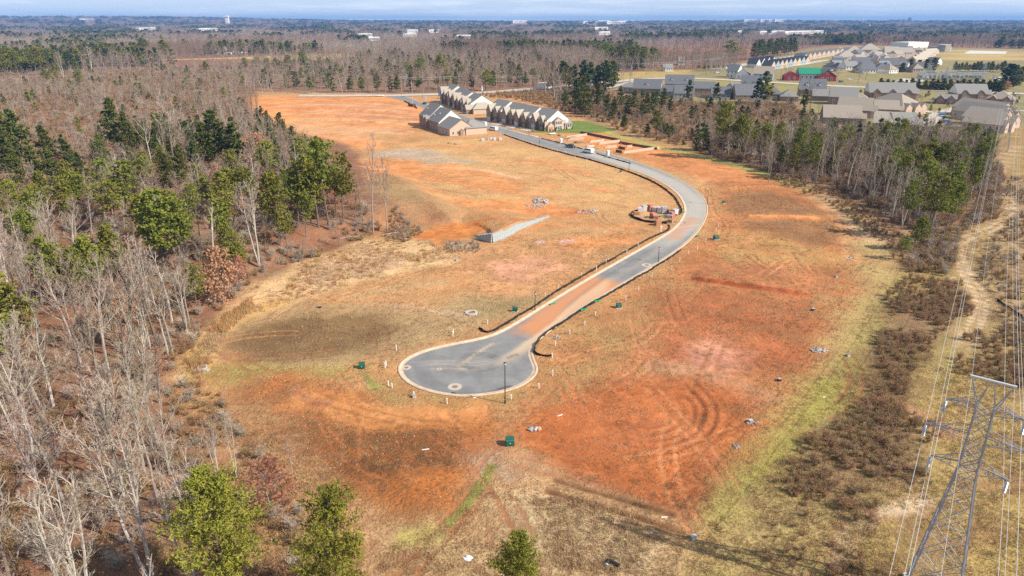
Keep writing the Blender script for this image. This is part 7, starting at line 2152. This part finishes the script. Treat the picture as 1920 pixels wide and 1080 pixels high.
# ---- clods and gravel on the graded earth: nobody could count them
def clod(seed, m):
    r = random.Random(seed); bm = bmesh.new(); bmesh.ops.create_icosphere(bm, subdivisions=1, radius=.5)
    for v in bm.verts: v.co *= r.uniform(.6, 1.2); v.co.z *= .6
    me = bpy.data.meshes.new('clod'); bm.to_mesh(me); bm.free(); me.materials.append(m); return me
CL = [clod(1, mat('clay_clod', (.42, .15, .055), .95, .3, 2)), clod(2, mat('brown_clod', (.24, .12, .055), .95, .3, 2)), clod(3, mat('tan_clod', (.52, .34, .19), .95, .3, 2)), clod(4, mat('pale_clod', (.46, .31, .19), .95, .3, 2))]
_q = poisson(flats([(420, 640), (560, 570), (760, 480), (840, 420), (1000, 400), (1200, 430), (1340, 330), (1560, 390), (1650, 500), (1500, 790), (1330, 980), (900, 960), (560, 900), (470, 790)]), .85, 66, .5)
_q = _q[(~inside(_q, OUT)) & (fbm(_q[:, 0] / 6.0, _q[:, 1] / 6.0, 67, 3) > .47)]
_g = np.random.default_rng(6)
stuff('soil_clods', _q, height(_q[:, 0], _q[:, 1]), _g.choice((0, 0, 0, 1, 1, 2, 2, 3), len(_q)), np.stack([_g.uniform(.08, .34, len(_q)) ** 1.0] * 3, 1), _g.uniform(0, 6.28, len(_q)), CL)
# ================================================================== POWER LINES
def catenary(a, b, sag, n=22):
    a = Vector(a); b = Vector(b)
    return [a.lerp(b, k / n) - Vector((0, 0, 4 * sag * (k / n) * (1 - k / n))) for k in range(n + 1)]
def wire(name, spans, r, m, label, group=None, cat_='wire'):
    t = TB(); o0 = spans[0][0]
    for pts in spans: t.limb([p - o0 for p in pts], r, r, 4)
    o = put(name, t.mesh(name, [m]), None, o0); return tag(o, label, cat_, group)

LINE_A = math.atan2(.82, .57)        # heading of the line, away to the right
def lattice_tower(x, y, label, hgt=25.6, detail=True):
    z0 = gz(x, y); root = thing('lattice_tower', label, 'transmission tower', (x, y, z0), LINE_A - math.pi / 2 - R(3))
    s = hgt / 25.6
    levels = [(0, 3.1), (3.6, 2.62), (7.2, 2.15), (10.4, 1.72), (13.2, 1.32), (15.8, .95), (16.9, .92), (18.2, .89), (20.1, .86), (21.9, .83), (22.9, .82)]
    levels = [(z * s, w * s * .8) for z, w in levels]
    C4 = [(-1, -1), (1, -1), (1, 1), (-1, 1)]
    for cx, cy_ in C4:
        b = MB()
        for (za, wa), (zb, wb) in zip(levels, levels[1:]): b.tube((cx * wa, cy_ * wa, za - .05), (cx * wb, cy_ * wb, zb), .10, .095, 5)
        b.build('leg', M_galv, root)
        MB().tube((cx * levels[0][1], cy_ * levels[0][1], -.5), (cx * levels[0][1], cy_ * levels[0][1], .35), .4, .35, 8).build('footing', M_conc2, root)
    for side in range(4):
        br = MB(); (ax, ay), (bx, by) = C4[side], C4[(side + 1) % 4]
        for k, ((za, wa), (zb, wb)) in enumerate(zip(levels, levels[1:])):
            A1 = Vector((ax * wa, ay * wa, za)); B1 = Vector((bx * wa, by * wa, za)); A2 = Vector((ax * wb, ay * wb, zb)); B2 = Vector((bx * wb, by * wb, zb))
            br.tube(A1, B2, .038, n=4, cap=False); br.tube(B1, A2, .038, n=4, cap=False)
            if k < 6 or k % 2 == 0: br.tube(A2, B2, .04, n=4, cap=False)
            if k < 3:
                m1 = (A1 + B2) / 2; br.tube(A1.lerp(A2, .5), m1, .028, n=4, cap=False); br.tube(B1.lerp(B2, .5), m1, .028, n=4, cap=False)
        br.build('bracing', M_galv, root)
    tips = []
    for za, half in ((16.4, 3.05), (19.6, 4.05), (22.6, 3.0)):
        za *= s; half *= s
        for sx in (-1, 1):
            b = MB(); w = np.interp(za, [l[0] for l in levels], [l[1] for l in levels]); tip = Vector((sx * half, 0, za + .12 * s))
            for sy in (-1, 1):
                lo = Vector((sx * w, sy * w, za)); hi = Vector((sx * w, sy * w, za + .95 * s))
                b.tube(lo, tip, .05, n=4); b.tube(hi, tip, .04, n=4)
                for q in (.33, .66):
                    b.tube(lo.lerp(tip, q), hi.lerp(tip, q - .3 if q > .4 else q), .028, n=4, cap=False)
            for q in (.3, .6):
                b.tube(Vector((sx * w, -w, za)).lerp(tip, q), Vector((sx * w, w, za)).lerp(tip, q), .028, n=4, cap=False)
            b.build('cross_arm', M_galv, root)
            tips.append((sx, tip))
            if detail:
                ins = MB()
                ins.tube(tip + Vector((0, 0, .03)), tip - Vector((0, 0, .22)), .03, n=5)
                for d in range(8):
                    zc_ = tip.z - .26 - d * .145
                    ins.tube((tip.x, 0, zc_ - .055), (tip.x, 0, zc_ + .02), .155, .07, 10)
                ins.tube((tip.x, 0, tip.z - 1.3), (tip.x, 0, tip.z - 1.48), .05, .03, 6)
                ins.build('insulator', M_insul, root)
    # twin peaks carrying the top bar
    b = MB(); zt = 25.5 * s; hw = 1.58 * s
    for sx in (-1, 1):
        for sy in (-1, 1):
            P0 = Vector((sx * levels[-1][1], sy * levels[-1][1], levels[-1][0]))
            b.tube(P0, (sx * hw, 0, zt), .055, n=4); b.tube(P0, (sx * .15, 0, zt), .045, n=4)
    b.build('peak', M_galv, root)
    MB().box(-hw - .15, hw + .15, -.12, .12, zt - .02, zt + .14).build('top_bar', M_cond, root)
    M4 = Matrix.Translation((x, y, z0)) @ Matrix.Rotation(LINE_A - math.pi / 2 - R(3), 4, 'Z')
    at_ = [M4 @ (tip - Vector((0, 0, 1.5))) for sx, tip in tips] + [M4 @ Vector((sx * hw, 0, zt)) for sx in (-1, 1)]
    return at_
TX, TY = 42.3, 52.9
D_ = Vector((math.cos(LINE_A), math.sin(LINE_A), 0))
t0 = lattice_tower(TX, TY, 'tall steel lattice tower at the lower right corner')
n1 = Vector((TX, TY, 0)) + D_ * 318
t1 = lattice_tower(n1.x, n1.y, 'distant steel lattice tower of the same line at the right edge', 27, False)
nm = ('lower', 'lower', 'middle', 'middle', 'upper', 'upper', 'topmost', 'topmost')
for k in range(8):
    a = t0[k]; b = t1[k]; c = a - (b - a) * .9
    wire('conductor', [catenary(a, b, 5.5), catenary(a, c, 4.5)], .022 if k < 6 else .014, M_cond, '%s conductor on the %s side of the lattice tower' % (nm[k], 'left right'.split()[k % 2]), None)

def upole(px, py, top, label, arm=True, group=None, m=None, thick=.17):
    p = at(px, py); h = max(7, min(22, top_z(p.y, top) - p.z))
    o = thing('utility_pole', label, 'utility pole', p, .1, group)
    MB().tube((0, 0, -.5), (0, 0, h), thick * 1.3, thick, 8).build('pole', m or M_utilwood, o)
    if arm:
        MB().box(-1.3, 1.3, -.08, .08, h - .8, h - .62).build('crossarm', M_utilwood, o)
        for q in (-1.15, -.4, .4, 1.15): MB().tube((q, 0, h - .62), (q, 0, h - .38), .07, .05, 6).build('insulator', M_insul, o)
        if h > 10: MB().tube((.35, 0, h - 2.6), (.35, 0, h - 1.7), .22, n=10).build('transformer', M_galv, o)
    return Vector((p.x, p.y, p.z + h))
PL = [(753, 179, 143, 'wooden pole at the left end of the line above the street entrance'), (845, 173, 142.5, 'wooden pole behind the farther townhouse row'), (931, 174, 141, 'light wooden pole right of the farther townhouse row'), (1037, 168, 139, 'wooden pole by the white cabin'),
      (1134, 156, 118, 'wooden pole at the highway junction'), (1347, 147, 108, 'tall wooden pole left of the white two storey house'), (1463, 150, 130, 'short wooden pole left of the red wing'), (1669, 141, 111, 'wooden pole above the parking lot'), (1740, 160, 118, 'wooden pole before the left end of the electrical yard'), (1787, 168, 132, 'light wooden pole before the middle of the electrical yard'), (1884, 172, 142, 'wooden pole before the right end of the electrical yard'), (1920, 168, 138, 'wooden pole cut by the right edge')]
tops = [upole(*a) for a in PL]
P2 = [(774, 197, 151, 'pale tall pole in the street entrance'), (961, 174, 147, 'thin pole between the light pole and the cabin'), (982, 170, 150, 'thinner pole right of the thin pole'), (1168, 142, 122, 'small pole in the orange field'), (1183, 141, 120, 'second small pole in the orange field'), (1405, 117, 99, 'pole in front of the tall dark pines'), (1432, 113, 97, 'pole along the upper lane'), (1443, 112, 98, 'pole along the upper lane, right of the other'), (1700, 130, 109, 'thin pole above the green slope'), (1709, 143, 112, 'tall slanted looking pole above the green slope'), (1812, 165, 150, 'short pale pole by the hedge'), (1278, 128, 108, 'pole behind the small white house')]
tops2 = [upole(*a, False, None, M_cond if 'pale' in a[3] else None, .13) for a in P2]
for i in range(len(tops) - 1):
    a, b = tops[i], tops[i + 1]
    w = []
    for off in (-.05, -1.4):
        for sd_ in ((-1.1, 1.1) if off > -1 else (0,)):
            w.append(catenary(a + Vector((sd_, 0, off - .3)), b + Vector((sd_, 0, off - .3)), min(2.2, (b - a).length * .014), 12))
    wire('power_wire', w, .035, M_cond if i < 5 else M_cwire, 'overhead wires of the %s span along the highway, counted from the left' % ('first', 'second', 'third', 'fourth', 'fifth', 'sixth', 'seventh', 'eighth', 'ninth', 'tenth', 'eleventh')[i])

# ================================================================== ELECTRICAL YARD
def frame_tower(px, py, top, label, w=2.2):
    p = at(px, py); h = min(26, top_z(p.y, top) - p.z); o = thing('steel_gantry', label, 'gantry', p, .3)
    b = MB()
    for sx in (-1, 1):
        for sy in (-1, 1): b.tube((sx * w, sy * w, -.3), (sx * w * .25, sy * w * .25, h), .16, .1, 4)
    for k in range(7):
        za, zb = h * k / 7, h * (k + 1) / 7; wa, wb = w * (1 - .75 * k / 7), w * (1 - .75 * (k + 1) / 7)
        for (ax, ay), (bx, by) in (((-1, -1), (1, -1)), ((1, -1), (1, 1)), ((1, 1), (-1, 1)), ((-1, 1), (-1, -1))):
            b.tube((ax * wa, ay * wa, za), (bx * wb, by * wb, zb), .06, n=4, cap=False); b.tube((bx * wa, by * wa, za), (ax * wb, ay * wb, zb), .06, n=4, cap=False)
    b.build('lattice', M_galv, o)
    a = MB()
    for z in (.72, .86, .97): a.tube((-3.4, 0, h * z), (3.4, 0, h * z), .12, n=4)
    a.build('cross_arm', M_galv, o); return o
frame_tower(1737, 146, 118, 'left steel gantry tower of the electrical yard', 2.6); frame_tower(1741, 147, 122, 'second steel gantry tower at the left of the yard', 2.0); frame_tower(1842, 146, 119, 'right steel gantry tower of the electrical yard', 2.6); frame_tower(1773, 150, 124, 'slim steel gantry in the middle of the yard', 1.6)
BRK = []
b = MB().box(-1.1, 1.1, -.6, .6, 1.2, 2.6).box(-.9, -.75, -.4, .4, -.2, 1.2).box(.75, .9, -.4, .4, -.2, 1.2); BRK_BODY = b.mesh('tank', [M_galv])
b = MB()
for q in (-.8, 0, .8): b.tube((q, -.3, 2.6), (q * 1.3, -.5, 4.6), .16, .09, 6); b.tube((q, .3, 2.6), (q * 1.3, .5, 4.6), .16, .09, 6)
BRK_BUSH = b.mesh('bushing', [M_insul])
for k in range(17):
    p = at(1722 + k * 7.4, 149 + (k % 3) * .7 - .4); o = thing('circuit_breaker', 'grey breaker with pale bushings in the electrical yard', 'switchgear', p, .2 * k, 'breakers of the electrical yard')
    put('tank', BRK_BODY, o, (0, 0, 0), 0, 1.5); put('bushing', BRK_BUSH, o, (0, 0, 0), 0, 1.5)
for k, (a, c) in enumerate((((1722, 149), (1790, 149.4)), ((1785, 151), (1850, 151.5)), ((1730, 147), (1846, 148)))):
    A = at(*a); B = at(*c); d = Vector((B.x - A.x, B.y - A.y)); o = thing('bus_rack', ('left bus rack of the electrical yard', 'right bus rack of the electrical yard', 'rear bus rack of the electrical yard')[k], 'bus rack', A, math.atan2(d.y, d.x))
    b = MB(); L_ = d.length; n = 7
    for i in range(n + 1):
        b.tube((L_ * i / n, -1.5, -.3), (L_ * i / n, -1.5, 7.5), .16, n=4); b.tube((L_ * i / n, 1.5, -.3), (L_ * i / n, 1.5, 7.5), .16, n=4); b.tube((L_ * i / n, -2.5, 7.5), (L_ * i / n, 2.5, 7.5), .14, n=4)
    b.build('stand', M_galv, o)
    b = MB()
    for y_ in (-1.6, 0, 1.6): b.tube((0, y_, 7.9), (L_, y_, 7.9), .12, n=4); b.tube((0, y_, 5.6), (L_, y_, 5.6), .1, n=4)
    b.build('bus_bar', M_cond, o)
p = at(1868, 149); o = thing('control_house', 'small pale control house at the right of the electrical yard', 'building', p); MB().box(-3, 3, -2, 2, -.3, 3.4).build('wall', M_trim, o); MB().box(-3.3, 3.3, -2.3, 2.3, 3.4, 3.8).build('roof', M_galv, o)
# flagpole of the green roofed building
p = at(1554, 152); o = thing('flagpole', 'flagpole in front of the red walled building', 'flagpole', p); MB().tube((0, 0, 0), (0, 0, 12), .1, .06, 6).build('pole', M_trim, o)
MB().box(.1, 2.6, -.02, .02, 9.7, 11.4).build('flag', M_trim, o); MB().box(.1, 1.2, -.03, .03, 10.6, 11.4).build('canton', M_paintb, o); MB().box(1.2, 2.6, -.03, .03, 11.1, 11.35).box(1.2, 2.6, -.03, .03, 10.6, 10.85).box(.1, 2.6, -.03, .03, 9.9, 10.15).build('stripe', mat('flag_red', (.45, .05, .06), .7), o)

# ================================================================== ON THE HORIZON
M_far = mat('distant_concrete', (.80, .79, .77), .8, .08, .01)
M_fdark = mat('distant_glass_tower', (.12, .17, .24), .5, .2, .01)
def horizon_pt(px, D):
    u = (px - 960) / FPX; x = u * (D * CP + CAM_H * SP); return x, D, gz(x, D)
def zrow(D, py): return top_z(D, py)
D = 6400; x, y, z = horizon_pt(428, D); ht = zrow(D, 28.5) - z
o = thing('white_tower', 'tall white tower on the left horizon', 'tower', (x, y, z))
MB().box(-13, 13, -13, 13, -2, ht * .82).build('shaft', M_far, o); MB().box(-17, 17, -17, 17, ht * .82, ht * .95).build('head', M_far, o); MB().box(-4, 4, -4, 4, ht * .95, ht).build('penthouse', M_far, o)
D = 8200
for px, w, tp, lab in ((1670, 4.5, 36.5, 'left tower block of the distant city skyline'), (1684, 5, 36.5, 'second tower block of the distant city skyline'), (1692.5, 4.5, 36.2, 'third tower block of the distant city skyline'), (1703, 5, 32.5, 'tallest stepped tower of the distant city skyline')):
    x, y, z = horizon_pt(px, D); ht = zrow(D, tp) - z; wm = w / FPX * D * CP / 2
    o = thing('city_tower', lab, 'skyscraper', (x, y, z)); MB().box(-wm, wm, -wm, wm, -3, ht * .72).build('shaft', M_fdark, o)
    if 'tallest' in lab: MB().box(-wm * .75, wm * .75, -wm * .75, wm * .75, ht * .72, ht * .9).box(-wm * .4, wm * .4, -wm * .4, wm * .4, ht * .9, ht).build('crown', M_fdark, o)
    else: MB().box(-wm * .9, wm * .9, -wm * .9, wm * .9, ht * .72, ht).build('crown', M_fdark, o)
D = 5200
for px, tp, lab in ((242, 29, 'thin radio mast on the left horizon'), (1782, 32, 'thin radio mast on the right horizon'), (1825, 32.5, 'second thin radio mast on the right horizon'), (1877, 30, 'radio mast farthest right on the horizon'), (1270, 38, 'white mast on the central horizon')):
    x, y, z = horizon_pt(px, D); ht = zrow(D, tp) - z; o = thing('radio_mast', lab, 'mast', (x, y, z)); MB().tube((0, 0, 0), (0, 0, ht), 1.6, .8, 5).build('mast', M_galv, o); MB().box(-2.5, 2.5, -2.5, 2.5, ht * .6, ht * .62).build('platform', M_galv, o)
x, y, z = horizon_pt(1616, 7000); ht = zrow(7000, 34.5) - z; o = thing('water_tower', 'pale water tower left of the distant city skyline', 'water tower', (x, y, z))
MB().tube((0, 0, 0), (0, 0, ht * .75), 3, 2, 8).build('stem', M_far, o); MB().tube((0, 0, ht * .72), (0, 0, ht * .84), 5, 9, 12).tube((0, 0, ht * .84), (0, 0, ht * .95), 9, 5, 12).build('tank', M_far, o)
x, y, z = horizon_pt(1629, 4600); ht = zrow(4600, 44) - z; o = thing('steeple', 'white church steeple in the right woods', 'steeple', (x, y, z)); MB().box(-3.5, 3.5, -3.5, 3.5, -2, ht * .6).build('tower', M_far, o); MB().tube((0, 0, ht * .6), (0, 0, ht), 4.5, .2, 4).build('spire', M_far, o)

# ================================================================== TREES OF THE HOUSING STREETS
_r = random.Random(9)
GB = 'small bare trees among the houses'; GE = 'evergreen shrubs among the houses'
_n = [0, 0]
for x, y in poisson(SUBDIV, 11.5, 88):
    px, py, zc = pix(x, y, 2)
    if px > 1990 or any((x - a) ** 2 + (y - b) ** 2 < (c + 1.5) ** 2 for a, b, c in LOTS): continue
    if seg_dist(np.array([[x, y]]), HWY)[0][0] < 11: continue
    if 1700 < px < 1890 and 138 < py < 160 or (1755 < px and py < 117): continue
    q = _r.random()
    if q < .42 and _n[0] < 62: _n[0] += 1; plant_far('bare', x, y, _r.uniform(4.5, 9), 'small bare tree standing among the houses beyond the brush', GB, 1.4)
    elif q < .75 and _n[1] < 95: _n[1] += 1; plant_far('dark_pine', x, y, _r.uniform(1.5, 5), 'evergreen shrub planted among the houses beyond the brush', GE, 1.8)
